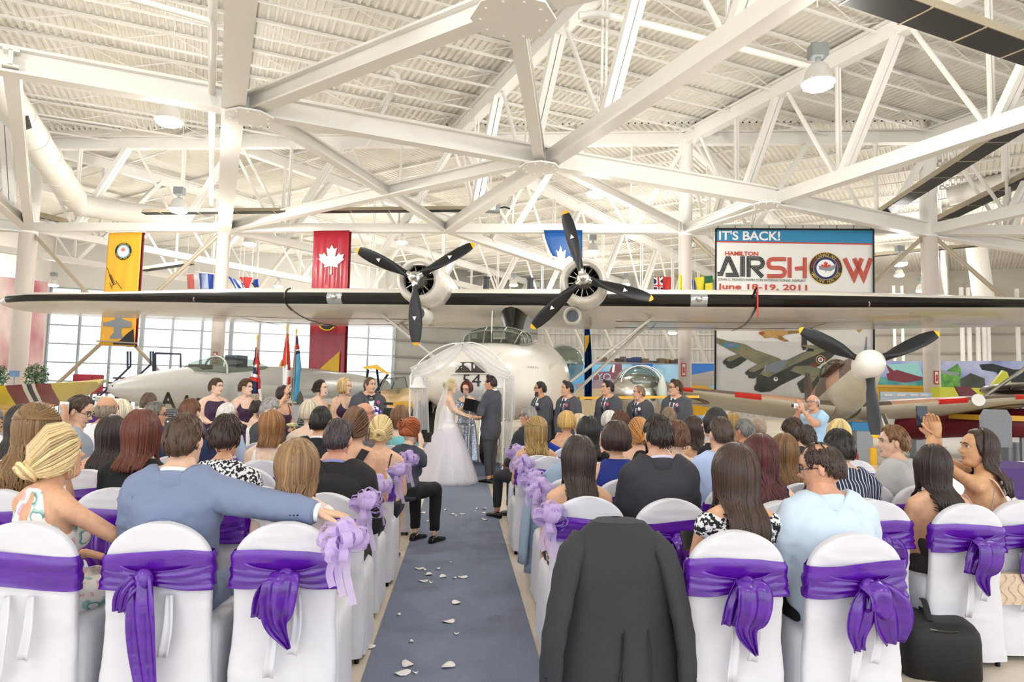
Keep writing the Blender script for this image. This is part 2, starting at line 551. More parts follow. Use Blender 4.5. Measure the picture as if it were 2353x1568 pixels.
# girts and posts on the grey rear wall, curved ribs on the arched wall, white downpipes on the beige wall
for i in range(6):
    z = 1.6+i*1.25
    b = MB(); n = V((0, -.12, 0)); b.beam(up(gB, z)+n, up(gC, z)+n, .1, .14)
    tag(b.obj('trim_2', mat('dark girt', '#7d7d77', .6)), 'grey horizontal girt on the clad rear wall', 'wall girt', 'girts on the grey rear wall', kind='structure')
for k in range(7):
    px = 1240+k*68
    b = MB(); pts = []
    for i in range(8):
        u = i/7; pts.append(P(px+46*u**.8, 738+u*106, 47.5+3*u**.6))
    b.tube(pts, .13, 6)
    tag(b.obj('trim_3', mat('grey rib', '#bdb9b0', .6)), 'white curved steel rib arching over the rear wall', 'wall rib', 'curved ribs on the arched wall', kind='structure')
b = MB(); n_ = int((gD-gC).length/.45)
for i in range(n_):
    q = gC+(gD-gC)*((i+.5)/n_)+V((0, -.04, 0)); b.beam(up(q, .1), up(q, DZ), .16, .06, V((0, 1, 0)))
o = b.obj('trim_6', mat('grey wall corrugation', '#b4b2ab', .6)); tag(o, 'vertical corrugation of the arched rear wall', 'wall cladding', kind='structure')
for z in (3.2, 4.3, 5.4, 6.6):
    b = MB(); n = V((0, -.2, 0)); b.beam(up(gC, z)+n, up(gD, z)+n, .1, .1)
    tag(b.obj('trim_4', M_WALL), 'pale horizontal rail on the arched rear wall', 'wall rail', 'rails on the arched wall', kind='structure')
for px in (2212, 2228, 2248, 2262, 2272, 2056, 2075, 2340):
    p = up(P(px, 800, 46.5), 0)
    b = MB(); b.tube([up(p, 3.9), up(p, 9.5)], .14 if px > 2200 else .1, 8)
    tag(b.obj('wall_pipe', M_WHITE), 'vertical white pipe on the beige rear wall', 'pipe', 'white pipes on the beige wall', kind='structure')
for z in (4.4, 5.2, 6.6):
    b = MB(); n = V((0, -.25, 0)); b.beam(up(gD, z)+n, up(gE, z)+n, .08, .12)
    tag(b.obj('trim_5', mat('taupe rail', '#a79f92', .6)), 'taupe horizontal rail on the beige wall', 'wall rail', 'rails on the beige wall', kind='structure')
# ================================================================== LAMPS, DUCTS, HEATERS
M_SHADE = mat('lamp shade aluminium', '#d9d8d4', .35, metal=.2)
M_BALLAST = mat('lamp ballast grey', '#8f9496', .5, metal=.3)


def lamp_proto():
    t = thing('high_bay_lamp', 'x', 'lamp', world=False)
    b = MB(); b.box((0, 0, .62), (.3, .24, .24)); b.obj('ballast_box', M_BALLAST, t)
    b = MB(); b.lathe([(.05, .36), (.05, .52)], n=12); b.obj('stem', M_BALLAST, t, 40)
    b = MB(); b.lathe([(.09, .38), (.16, .33), (.22, .22), (.25, .08), (.29, .02), (.3, 0)], n=20, cap=False); b.obj('shade', M_SHADE, t, 40, .01)
    b = MB(); b.lathe([(.29, .03), (.28, -.06), (.2, -.1), (.02, -.11)], n=8); b.obj('lens', M_LAMP, t)
    b = MB(); b.tube([(0, 0, .74), (0, 0, 2.0)], .012, 5); b.obj('hanging_cord', M_WHITE, t)
    return t


LP = lamp_proto(); _first = [True]
LAMP_W = 460


def lamp(p, label, power=1., in_view=True):
    t = copy_tree(LP)
    t.location = p; t['label'] = label; t['group'] = 'high bay lamps'
    l = bpy.data.lights.new('lamp_light', 'POINT'); l.shadow_soft_size = .22; l.energy = LAMP_W*power; l.color = (1, .965, .91)
    for c in t.children:
        if c.name.startswith('hanging_cord'): c.scale = (1, 1, (DZ-p[2])/2.0); c.location = (0, 0, .74*(1-(DZ-p[2])/2.0)) if False else (0, 0, 0)
    o = bpy.data.objects.new('lamp_light', l); COL.objects.link(o); o.parent = t; o.location = (0, 0, -.36)
    return t


for px, py, d, l in ((1880, 192, 12.3, 'large bright high bay lamp hanging at the upper right of the picture'), (388, 278, 15, 'bright high bay lamp left of the deep left truss'),
                     (410, 482, 22, 'high bay lamp in front of the long heater above the yellow banner'), (1369, 445, 20, 'high bay lamp right of the centre truss joint'),
                     (1362, 578, 30, 'high bay lamp beside the blue banner'), (573, 560, 30, 'high bay lamp just right of the second column'),
                     (2068, 606, 28, 'high bay lamp right of the airshow banner'), (640, 658, 44, 'small distant high bay lamp between column and red banner'),
                     (122, 655, 40, 'distant high bay lamp near the left column'), (1180, 655, 44, 'distant high bay lamp between the two engines'),
                     (1545, 765, 44, 'distant high bay lamp under the wing by the banner column'), (2118, 668, 38, 'distant high bay lamp at the rightmost column')):
    lamp(P(px, py, d), l)
# unseen lamps added above and behind the seats to brighten the hangar
for x, nx in ((-11, 'far left'), (-3.7, 'left'), (3.7, 'right'), (11, 'far right')):
    for y, ny in ((-3, 'behind the viewer'), (6.5, 'above the guests')):
        lamp((x, y, 9.2), 'added unseen high bay lamp %s, %s one of the four' % (ny, nx), .5)
for i_, (x, y) in enumerate(((-20, 36), (-6, 36), (9, 35), (22, 34), (-12, 47), (8, 48), (24, 42))):  # extra lamps added beyond the spine to lift the dim far end
    lamp((x, y, 9.4), 'added distant high bay lamp beyond the column row, number %s from the left' % ('one', 'three', 'four', 'six', 'two', 'five', 'seven')[i_], 1.)
for o in list(LP.children)+[LP]: bpy.data.objects.remove(o)

# round duct at the left
def duct(pts, r, name, label, cat='duct', m=None, n=20):
    b = MB(); b.tube(spl(pts, 6), r, n); return tag(b.obj(name, m or M_DUCT, None, 50), label, cat)


t = thing('air_duct', 'large round white air duct sloping down at the left edge', 'duct', P(40, 260, 19))
pts = [P(-120, 20, 14), P(40, 262, 19), P(120, 385, 22.5), P(168, 452, 25)]
b = MB(); b.tube(pts, .45, 24); b.obj('duct_run', M_DUCT, t, 50)
b = MB(); b.tube([P(168, 452, 25), P(185, 472, 25.6), P(300, 490, 27), P(420, 500, 29)], .42, 20); b.obj('duct_elbow', M_DUCT, t, 50)
for i in range(5):
    q = pts[1]+(pts[3]-pts[1])*(i/4.5); d = (pts[3]-pts[1]).normalized()
    b = MB(); b.tube([q-d*.04, q+d*.04], .47, 24); b.obj('seam_ring', M_DUCT, t, 40)
b = MB(); b.box(P(52, 278, 18.6), (.34, .1, .5), M=Matrix.Rotation(R(-20), 3, 'Y')); b.obj('duct_grille', mat('dark grille', '#4a4a48', .6), t)
duct([P(2180, 452, 30), P(2270, 428, 29), P(2420, 390, 27.5)], .42, 'air_duct', 'round grey duct high at the right edge')
duct([P(2240, 545, 40), P(2262, 700, 40)], .55, 'air_duct', 'vertical white duct right of the rightmost column')
duct([P(490, -60, 9.6), P(487, 200, 13.5), P(486, 470, 24)], .07, 'sprinkler_pipe', 'thin white pipe running beside the deep left truss', 'pipe', M_WHITE, 10)
duct([P(300, -3, 10.4), P(470, 45, 10.8), P(489, 52, 10.8)], .055, 'sprinkler_pipe', 'thin white branch pipe at the top left', 'pipe', M_WHITE, 10)
duct([P(1330, 36, 14), P(1440, 44, 14.3), P(1880, 158, 17)], .08, 'sprinkler_pipe', 'white sprinkler pipe crossing behind the centre truss', 'pipe', M_WHITE, 10)
duct([P(840, 340, 24), P(915, 185, 13)], .05, 'sprinkler_pipe', 'short white pipe between joists at upper left of centre', 'pipe', M_WHITE, 8)
duct([P(900, 165, 14.5), P(915, 185, 14), P(880, 240, 16)], .06, 'strip_light', 'short white strip fixture under the roof deck', 'light', M_WHITE, 8)


def heater(a, c, w, label):
    t = thing('radiant_heater', label, 'heater', a)
    d = (c-a); s, u = basis(d); s *= w/2; u *= w
    b = MB()
    for p0, p1 in ((-1, 1),):
        b.rings([[q-s-u*.25, q-s*.5+u*.25, q+s*.5+u*.25, q+s-u*.25] for q in (a, c)], True, 0)
    b.obj('reflector', M_TAN, t)
    b = MB(); b.beam(a-u*.27, c-u*.27, w*.92, .03); b.obj('dark_grille', M_DARK, t)
    L = d.length; n = max(2, int(L/1.3))
    for i in range(n):
        q = a+d*((i+.5)/n)
        b = MB(); b.beam(q-s*1.04-u*.29, q+s*1.04-u*.29, .04, .02); b.obj('bracket', M_TAN, t)
    return t


heater(P(1890, -62, 9.5), P(2480, 152, 12.5), .55, 'long dark radiant heater strip at the top right corner')
heater(P(2010, 498, 24), P(2420, 232, 14.5), .5, 'dark radiant heater rising to the right above the airshow banner')
heater(P(2150, 508, 25), P(2440, 365, 19), .5, 'lower dark radiant heater at the right edge')
t = heater(P(330, 486, 23.5), P(1118, 479, 23), .28, 'long thin radiant heater across the truss above the red banner')
b = MB(); b.box(P(1132, 478, 22.8), (.5, .3, .3)); b.obj('burner_box', M_BALLAST, t)
b = MB(); b.box(P(1132, 478, 22.6), (.2, .06, .14)); b.obj('data_plate', M_WHITE, t)
b = MB(); b.tube([P(1148, 478, 22.8), P(1160, 476, 22.8), P(1172, 480, 22.8)], .03, 6); b.obj('gas_hose', M_DARK, t)
heater(P(60, 488, 27), P(190, 520, 30), .5, 'short dark heater behind the leftmost column')
heater(P(330, 618, 36), P(440, 602, 34), .4, 'grey heater strip behind the banner cross brace')
heater(P(2010, 585, 30), P(2420, 545, 30), .3, 'level heater strip behind the rightmost column')
# ================================================================== BANNERS AND FLAGS
LEAF_H = [(0, 1), (.13, .76), (.30, .84), (.21, .38), (.26, .34), (.44, .56), (.50, .44), (.72, .49), (.65, .26), (.74, .2), (.36, -.12), (.40, -.27), (.03, -.2), (.05, -.66)]
LEAF = LEAF_H + [(-x, y) for x, y in reversed(LEAF_H[1:])]


class Pl:
    """a real plane in the hangar; at(px,py) finds where a sight line meets it"""
    def __init__(s, a, b, c, side=-1):
        s.o = V(a); s.n = (V(b)-s.o).cross(V(c)-s.o).normalized()
        if s.n.y > 0: s.n = -s.n

    def at(s, px, py, lift=0.):
        d = ray(px, py); t = (s.o-CO).dot(s.n)/d.dot(s.n); return CO+d*t+s.n*lift

    def poly(s, name, pts, m, parent, lift=.01, th=.006):
        b = MB(); q = [s.at(x, y, lift) for x, y in pts]; n = len(q)
        b.add(q+[p-s.n*th for p in q], [tuple(range(n)), tuple(range(2*n-1, n-1, -1))]+[(i, (i+1) % n, (i+1) % n+n, i+n) for i in range(n)])
        o = b.obj(name, m, parent)
        return o

    def disc(s, name, c, r, m, parent, lift, r2=0, n=40):
        b = MB(); c = s.at(*c); ux, uy = s.axes()
        if r2:
            b.rings([[c+s.n*lift+(ux*math.cos(2*PI*i/n)+uy*math.sin(2*PI*i/n))*rr for i in range(n)] for rr in (r, r2)], False)
        else: b.add([c+s.n*lift+(ux*math.cos(2*PI*i/n)+uy*math.sin(2*PI*i/n))*r for i in range(n)], [tuple(range(n))])
        return b.obj(name, m, parent)

    def axes(s):
        ux = V((0, 0, 1)).cross(s.n).normalized(); ux = ux if ux.x > 0 else -ux
        uy = s.n.cross(ux); return ux, (uy if uy.z > 0 else -uy)

    def leaf(s, name, c, size, m, parent, lift, th=.004):
        ux, uy = s.axes(); b = MB(); b.prism([(x*size, y*size) for x, y in LEAF], s.at(*c)+s.n*lift, ux, uy, -s.n*th)
        return b.obj(name, m, parent)

    def ringtext(s, txt, c, r, a0, a1, size, m, parent, lift, flip=False):
        ux, uy = s.axes(); c = s.at(*c)+s.n*lift
        for i, ch in enumerate(txt):
            if ch == ' ': continue
            a = R(a0+(a1-a0)*i/(len(txt)-1)); rad = ux*math.cos(a)+uy*math.sin(a); tan = (-ux*math.sin(a)+uy*math.cos(a))
            e1, e2 = (tan, -rad) if flip else (-tan, rad)
            text('letter', ch, size, c+rad*r-e1*size*.3-e2*size*.33, e1, e2, m, parent, .001)

    def cloth(s, name, pts, m, parent, amp=.03, nx=16, ny=20, waves=3):
        """four corner pixels TL TR BR BL -> gently rippled sheet"""
        a, b_, c, d = [s.at(*p) for p in pts]; b = MB(); g = []
        for j in range(ny+1):
            v = j/ny; row = []
            for i in range(nx+1):
                u = i/nx; p = (a*(1-u)+b_*u)*(1-v)+(d*(1-u)+c*u)*v
                row.append(p-s.n*(amp*(1-math.cos(u*waves*2*PI+v*1.3))*.5*min(1, v*3+.15)+.004))
            g.append(row)
        b.sheet(g); return b.obj(name, m, parent, 180, .006)


M_YEL = mat('yellow banner vinyl', '#f6b52a', .4); M_REDB = mat('red banner vinyl', '#b0122b', .3, coat=.2)
M_MAROON = mat('maroon banner vinyl', '#6d0f22', .4); M_BLUEB = mat('blue banner vinyl', '#0b4f94', .4)
M_PW = mat('printed white', '#f2f1ee', .5); M_PBLK = mat('printed black', '#17181a', .5); M_PYEL = mat('printed yellow', '#f7c51f', .4)
M_PBLU = mat('printed royal blue', '#1236a8', .4); M_PGREY = mat('printed grey', '#8a8f97', .5); M_PSKY = mat('printed sky blue', '#9fc6dc', .5)
M_PORG = mat('printed brick red', '#c4412c', .5); M_PNAVY = mat('printed navy', '#1c2c63', .5); M_GOLD = mat('printed gold', '#d9b65a', .5)
M_CORD = mat('black cord', '#111111', .7)


def hang_y(px, dy=-.35):
    x = P(px, 530, 25).x; return spine_at(x).y+dy


def plane_v(px1, px2, dy=-.35):
    """vertical plane parallel to the spine through two picture columns"""
    a = P(px1, 600, hang_y(px1, dy)); b = P(px2, 600, hang_y(px2, dy)); return Pl(a, b, a+V((0, 0, 1)))


# yellow banner
pl = plane_v(250, 330)
t = thing('hanging_banner', 'long yellow banner with round crest and grey jet print', 'banner', pl.at(290, 540))
pl.cloth('cloth', [(250, 536), (326, 534), (309, 796), (228, 793)], M_YEL, t, .03)
pl.disc('crest_ring', (284, 578), .36, M_PYEL, t, .012); pl.disc('crest_ring', (284, 578), .335, M_PBLK, t, .016); pl.disc('crest_field', (284, 578), .25, M_PSKY, t, .02); pl.disc('crest_field', (284, 578), .2, M_PW, t, .024)
pl.leaf('maple_leaf', (284, 576), .13, mat('pale red print', '#dc7a62', .5), t, .03)
pl.ringtext('CANADIAN', (284, 578), .29, 130, 50, .075, M_PYEL, t, .022); pl.ringtext('WARPLANE HERITAGE', (284, 578), .29, 195, 345, .07, M_PYEL, t, .022, True)
pl.poly('jet_print', [(266, 727), (280, 727), (281, 733), (300, 740), (301, 738), (302, 752), (281, 754), (278, 765), (283, 778), (252, 779), (252, 775), (262, 765), (262, 752), (237, 749), (238, 737), (240, 742), (264, 735)], M_PGREY, t)
pl.poly('corner_print', [(307, 756), (309, 794), (261, 792), (259, 786), (275, 784), (290, 769)], M_PBLK, t)
for a, c in (((246, 615), (262, 655)), ((251, 632), (260, 653)), ((254, 631), (264, 651)), ((256, 657), (268, 652)), ((266, 645), (280, 664)), ((252, 650), (258, 664))):
    b = MB(); b.beam(pl.at(*a, .012), pl.at(*c, .012), .02, .004, pl.n); b.obj('outline_print', M_PBLK, t)
b = MB(); b.tube([pl.at(222, 784), pl.at(316, 789)], .03, 8); b.obj('bottom_bar', M_TAN, t)
b = MB(); b.tube([pl.at(244, 532), pl.at(336, 533)], .02, 8); b.obj('top_bar', M_WHITE, t)
pl2 = plane_v(250, 330, -.15)
t = thing('hanging_banner', 'maroon banner mostly hidden behind the yellow banner', 'banner', pl2.at(330, 540))
pl2.cloth('cloth', [(300, 535), (333, 535), (315, 797), (290, 797)], M_MAROON, t, .02, 6, 12)
# red banner
pl = plane_v(722, 808)
t = thing('hanging_banner', 'long red banner with white maple leaf above yellow and blue stripe', 'banner', pl.at(765, 535))
pl.cloth('cloth', [(721, 531), (803, 530), (788, 935), (705, 938)], M_REDB, t, .05, 24, 24, 3)
pl.leaf('maple_leaf', (761, 604), .66, M_PW, t, .015)
pl.disc('crest_ring', (752, 738), .36, M_PYEL, t, .014); pl.disc('crest_field', (752, 738), .31, M_PBLK, t, .018)
pl.poly('yellow_stripe', [(709, 871), (781, 807), (779, 853), (748, 876), (738, 935), (706, 915)], M_PYEL, t, .012)
pl.poly('blue_field', [(779, 853), (775, 932), (736, 934), (748, 876)], M_PBLU, t, .014)
pl.poly('blue_field', [(706, 914), (722, 936), (705, 937)], M_PBLU, t, .016)
ux, uy = pl.axes(); text('lettering', 'bra', .52, pl.at(748, 921, .02), ux, uy, M_PYEL, t, .001, xs=.62)
b = MB(); b.tube([pl.at(718, 529), pl.at(810, 528)], .02, 8); b.obj('top_bar', M_WHITE, t)
pl2 = plane_v(722, 808, -.12)
t = thing('hanging_banner', 'dark red banner showing as a strip behind the red banner edge', 'banner', pl2.at(800, 540))
pl2.cloth('cloth', [(780, 531), (808, 530), (795, 900), (776, 905)], M_MAROON, t, .02, 6, 12)
# blue banner, twisted as it hangs
pl = plane_v(1250, 1338)
t = thing('hanging_banner', 'blue banner with white maple leaf twisting behind the right engine', 'banner', pl.at(1294, 530))
b = MB(); g = []
for j in range(25):
    v = j/24; y = 529+v*391
    xl = lerp(1250, 1343, smoothstep(0, .5, v)); xr = lerp(1338, 1360, smoothstep(.1, .8, v)); row = []
    for i in range(9):
        u = i/8; row.append(pl.at(lerp(xl, xr, u), y)-pl.n*(.55*math.sin(PI*u)*smoothstep(.1, .5, v)+.02))
    g.append(row)
b.sheet(g); b.obj('cloth', M_BLUEB, t, 180, .006)
pl.poly('leaf_print', [(1288, 565), (1293, 580), (1300, 574), (1298, 596), (1308, 588), (1316, 594), (1314, 618), (1302, 640), (1296, 628), (1284, 612), (1275, 600), (1270, 588), (1282, 592), (1278, 574), (1284, 580)], M_PW, t, .02)
pl.poly('yellow_patch', [(1344, 772), (1354, 770), (1353, 788), (1344, 812)], M_PYEL, t, .03)
b = MB(); b.tube([pl.at(1246, 527), pl.at(1342, 527)], .02, 8); b.obj('top_bar', M_WHITE, t)

# ---- airshow banner
pl = plane_v(1645, 2006, -.3); AX = pl
t = thing('airshow_banner', 'large white airshow banner with blue heading and bomber print', 'banner', pl.at(1825, 530))
M_BAN = mat('white banner mesh', '#e8e7e2', .55)
pl.cloth('cloth', [(1645, 527), (2006, 529), (2008, 915), (1643, 915)], M_BAN, t, .012, 24, 24, 4)
pl.poly('heading_band', [(1646, 528), (2005, 530), (2005, 560), (1645, 554)], mat('banner blue', '#2f86b4', .5), t, .01)
pl.poly('heading_rule', [(1645, 554), (2005, 560), (2005, 563), (1645, 557)], M_PORG, t, .012)
for a, c in (((1645, 526), (2007, 528)), ((1645, 526), (1643, 915)), ((2007, 528), (2009, 915))):
    b = MB(); b.tube([pl.at(*a), pl.at(*c)], .03, 6); b.obj('border_cord', M_CORD, t)
for i in range(10):
    b = MB(); q = pl.at(1650+i*39, 527); b.tube([q, q+V((0, 0, .14))], .012, 5); b.obj('tie', M_CORD, t)
ux = (pl.at(2005, 545)-pl.at(1646, 541)).normalized(); uy = -pl.n.cross(ux) if pl.n.cross(ux).z < 0 else pl.n.cross(ux)
K = (pl.at(2005, 545)-pl.at(1646, 541)).length/359


def btext(s, x, y, hpx, wpx, m, bold=.0):
    """baseline-left pixel (x,y), cap height hpx and total width wpx in picture pixels"""
    o = text('lettering', s, hpx*K*1.42, pl.at(x, y, .016), ux, uy, m, t, .001, bold=bold)
    xs = [ (pl.o*0+v.co).dot(ux) for v in o.data.vertices]; w = max(xs)-min(xs); x0 = min(xs); f = wpx*K/w
    for v in o.data.vertices: v.co += ux*((v.co.dot(ux)-x0)*(f-1)) + ux*(pl.at(x, y).dot(ux)-x0)
    return o


btext("IT'S BACK!", 1652, 551, 21, 142, M_PW, .01)
btext('HAMILTON', 1666, 587, 9.5, 77, M_PORG, .006)
btext('JOHN C. MUNRO HAMILTON INTERNATIONAL AIRPORT', 1650, 645, 6, 202, mat('printed charcoal', '#4a4a48', .5))
btext('June 18-19, 2011', 1648, 664, 13, 207, M_PORG, .006)


def stripes(paths, w, m, name):
    """letter drawn as a wide stroke with two fine white lines, as on the banner; pixel polylines"""
    for path in paths:
        pts = [V((x, y, 0)) for x, y in path]
        for off, ww in ((-w/3, w*.26), (0, w*.26), (w/3, w*.26)):
            L, Rr = [], []
            for sgn, arr in ((ww/2, L), (-ww/2, Rr)):
                for i, p in enumerate(pts):
                    d1 = (pts[i]-pts[i-1]).normalized() if i else (pts[1]-pts[0]).normalized()
                    d2 = (pts[i+1]-pts[i]).normalized() if i < len(pts)-1 else d1
                    n1 = V((-d1.y, d1.x, 0)); n2 = V((-d2.y, d2.x, 0)); mm = (n1+n2)
                    mm = mm/max(.35, mm.length_squared)*2
                    arr.append(p+mm*(off+sgn))
            b = MB(); n = len(pts)
            b.add([pl.at(q.x, q.y, .016) for q in L]+[pl.at(q.x, q.y, .016) for q in Rr], [(i, i+1, n+i+1, n+i) for i in range(n-1)])
            b.obj(name, m, t)


arc = lambda cx, cy, r, a0, a1, n=8: [(cx+r*math.cos(R(a0+(a1-a0)*i/n)), cy-r*math.sin(R(a0+(a1-a0)*i/n))) for i in range(n+1)]
stripes([[(1648, 630), (1657, 630), (1671, 594), (1675, 594), (1692, 632), (1667, 632)]], 10, M_PBLK, 'striped_letter')
stripes([[(1706, 589), (1706, 636)]], 11, M_PBLK, 'striped_letter')
stripes([[(1720, 637), (1720, 594)]+[(1735, 594)]+arc(1742, 605, 10.5, 90, -80)+[(1731, 615), (1752, 637)]], 10, M_PBLK, 'striped_letter')
stripes([[(1806, 596)]+arc(1775, 606, 10, 90, 270)+[(1790, 616)]+arc(1794, 626, 9, 85, -90)+[(1762, 635)]], 10, M_PORG, 'striped_letter')
stripes([[(1814, 592), (1814, 639)], [(1849, 592), (1849, 640)], [(1826, 618), (1845, 617)]], 10, M_PORG, 'striped_letter')
stripes([[(1940, 594), (1962, 640), (1980, 594)], [(1962, 594), (1984, 640), (2001, 594)]], 11, M_PORG, 'striped_letter')
cc = (1897, 617)
pl.disc('crest_ring', cc, 39*K, M_GOLD, t, .012); pl.disc('crest_ring', cc, 37*K, M_PBLK, t, .016); pl.disc('crest_ring', cc, 28*K, M_GOLD, t, .02)
pl.disc('crest_field', cc, 27*K, M_PNAVY, t, .023); pl.disc('crest_field', cc, 21*K, M_PW, t, .026); pl.leaf('maple_leaf', (1897, 616), 16*K, M_PORG, t, .03)
pl.poly('crest_plane', [(1880, 611), (1897, 616), (1913, 611), (1920, 606), (1919, 617), (1908, 624), (1893, 622), (1882, 620)], M_PGREY, t, .034, .002)
pl.ringtext('CANADIAN', cc, 32*K, 127, 53, 10*K, M_GOLD, t, .02); pl.ringtext('WARPLANE HERITAGE', cc, 32*K, 200, 340, 9*K, M_GOLD, t, .02, True)
for a in (138, 147, 156, 165, 174, 42, 33, 24, 15, 6):
    q = (cc[0]+32*math.cos(R(a)), cc[1]-32*math.sin(R(a))); pl.disc('crest_dot', q, 2.4*K, mat('dark red print', '#7c2430', .5), t, .02, n=10)
# bomber print
M_OLV = mat('olive print', '#7d8063', .55, col2='#9a9270', scale=2.2); M_DOL = mat('dark olive print', '#33362e', .55, col2='#4a4c40', scale=2); M_MUD = mat('tan print', '#c79b57', .55, col2='#8a6a35', scale=4, ramp=(.45, .55))
k = lambda x, y: (1640+x/5.8825, 740+y/5.8825)
def pp(name, pts, m, lift): pl.poly(name, [k(*p) for p in pts], m, t, lift, .002)
pp('bomber_wing_print', [(35, 210), (180, 255), (420, 300), (560, 375), (880, 490), (920, 520), (700, 590), (560, 560), (330, 440), (35, 285)], M_OLV, .012)
pp('bomber_engine_print', [(125, 530), (190, 480), (320, 435), (450, 510), (330, 595), (240, 635), (180, 620), (165, 580), (130, 570)], M_DOL, .016)
pp('bomber_engine_print', [(190, 482), (320, 437), (370, 470), (230, 535), (170, 530)], M_OLV, .02)
pp('bomber_engine_print', [(425, 680), (470, 640), (640, 545), (690, 580), (680, 640), (600, 740), (540, 770), (470, 760), (465, 725), (430, 710)], M_DOL, .016)
pp('bomber_engine_print', [(480, 640), (640, 547), (690, 580), (670, 620), (540, 680), (470, 670)], M_OLV, .02)
pp('bomber_tail_print', [(1190, 120), (1255, 130), (1262, 330), (1240, 375), (1205, 380), (1185, 330)], M_DOL, .014)
pp('bomber_tail_print', [(1190, 310), (1520, 320), (1640, 380), (1500, 420), (1200, 330)], M_OLV, .016)
pp('bomber_body_print', [(620, 720), (700, 650), (980, 520), (1200, 420), (1530, 310), (1650, 350), (1680, 400), (1560, 510), (1350, 640), (900, 860), (770, 940), (640, 955), (550, 925), (545, 880), (575, 830), (575, 760)], M_DOL, .018)
pp('bomber_body_print', [(640, 715), (700, 650), (980, 520), (1250, 410), (1550, 310), (1620, 345), (1100, 570), (740, 750)], M_OLV, .022)
pp('bomber_canopy_print', [(690, 620), (740, 570), (960, 510), (985, 540), (930, 640), (830, 690), (700, 650)], M_PGREY, .026)
pp('bomber_turret_print', [(1250, 395), (1270, 360), (1340, 365), (1350, 400)], M_PBLK, .026)
pp('bomber_wing_print', [(1030, 660), (1100, 600), (1300, 590), (1460, 640), (1420, 740), (1200, 720)], M_OLV, .026)
pp('bomber_engine_print', [(1125, 830), (1230, 750), (1420, 720), (1420, 900), (1280, 960), (1180, 960)], M_DOL, .026)
pp('bomber_engine_print', [(1230, 770), (1400, 725), (1350, 800), (1260, 850)], M_OLV, .03)
pp('wing_roundel_print', [(115, 310), (150, 283), (250, 285), (355, 325), (320, 350), (180, 348)], mat('print roundel blue', '#4f8fb5', .5), .016)
pp('wing_roundel_print', [(195, 308), (230, 298), (280, 312), (250, 328), (210, 324)], mat('print roundel pink', '#b77d8d', .5), .02)
for rr, m, lf in ((14, M_PYEL, .027), (12, M_PNAVY, .03), (8, M_PW, .033), (4, M_PORG, .036)): pl.disc('fuselage_roundel_print', k(1440, 512), rr*K*.75, m, t, lf)
pl.disc('nose_badge_print', k(836, 775), 5.2*K, M_PW, t, .03); pl.disc('nose_badge_print', k(838, 765), 2*K, M_PBLK, t, .033)
text('lettering', 'VR', 15*K, pl.at(*k(1310, 615), .03), ux, uy, M_PORG, t, .001, xs=.8); text('lettering', 'A', 13*K, pl.at(*k(1478, 520), .03), ux, uy, M_PORG, t, .001, xs=.8)
pp('fighter_print', [(608, 140), (660, 125), (860, 118), (1060, 108), (1180, 110), (1150, 150), (960, 175), (920, 200), (1020, 262), (960, 268), (790, 205), (690, 220), (640, 180)], M_MUD, .014)
pp('fighter_nose_print', [(605, 140), (680, 150), (660, 178), (620, 172)], M_PORG, .018)
pp('fin_print', [(2030, 420), (2060, 190), (2075, 210), (2070, 420)], M_PGREY, .014)
pp('small_plane_print', [(1925, 110), (2020, 90), (1990, 120), (1970, 148)], M_MUD, .014)

# ---- small flags hung from the far trusses
def flag(label, pts, cols, y, splits, fold=.05, pole=None):
    """pts: TL TR BR BL pixels at depth y; coloured vertical bands by splits"""
    t = thing('hanging_flag', label, 'flag', P(*pts[0], y), group='small flags above the wing')
    a, b_, c, d = [P(*p, y) for p in pts]; s0 = 0
    for (s1, m) in zip(splits, cols):
        b = MB(); g = []
        for j in range(9):
            v = j/8; row = []
            for i in range(7):
                u = lerp(s0, s1, i/6); p = (a*(1-u)+b_*u)*(1-v)+(d*(1-u)+c*u)*v; row.append(p+V((0, fold*math.sin(u*9+v*2), 0)))
            g.append(row)
        b.sheet(g); b.obj('cloth', m, t, 180, .004); s0 = s1
    for e_ in (a, b_):
        b = MB(); b.tube([e_, up(e_, DZ-.5)], .008, 5); b.obj('hanging_line', M_WHITE, t)
    if pole:
        b = MB(); b.tube([P(*pole[0], y), P(*pole[1], y)], .03, 6); b.obj('pole', M_WHITE, t)
    return t


M_FR = mat('flag red', '#c9302c', .6); M_FB = mat('flag blue', '#2347a8', .6); M_FW = mat('flag white', '#f2f2f2', .6); M_FY = mat('flag yellow', '#f0dc3a', .6); M_FG = mat('flag green', '#176b38', .6); M_FLB = mat('flag light blue', '#5fa8d2', .6); M_FN = mat('flag navy', '#232a5c', .6); M_FPK = mat('faded red flag', '#e98078', .6)
flag('faded red and white flag left of the second column', [(429, 631), (457, 630), (456, 664), (430, 664)], [M_FPK, M_FW], 34, [.6, 1], pole=((424, 629), (500, 631)))
flag('blue and pale grey flag hanging from a rod beside the second column', [(457, 628), (491, 630), (491, 664), (459, 664)], [M_FB, mat('flag grey blue', '#a9b6d6', .6), M_FB], 33, [.12, .62, 1], pole=((449, 625), (492, 630)))
flag('crumpled blue and white striped flag right of the second column', [(521, 633), (558, 651), (562, 662), (540, 664)], [M_FB, M_FW, M_FB, M_FW, M_FB], 33, [.2, .4, .6, .8, 1], .12)
flag('crumpled red flag right of the second column', [(550, 636), (579, 638), (575, 660), (562, 664)], [M_FR], 33.4, [1], .12)
flag('crumpled dark blue flag furthest right of the second column', [(577, 650), (592, 639), (596, 656), (585, 664)], [M_FN, M_FB], 33.6, [.5, 1], .12)
t = flag('red ensign flag left of the airshow column', [(1502, 635), (1542, 636), (1541, 666), (1503, 665)], [M_FN, M_FR], 34, [.52, 1])
e = Pl(P(1502, 635, 33.9), P(1542, 636, 33.9), P(1503, 665, 33.9))
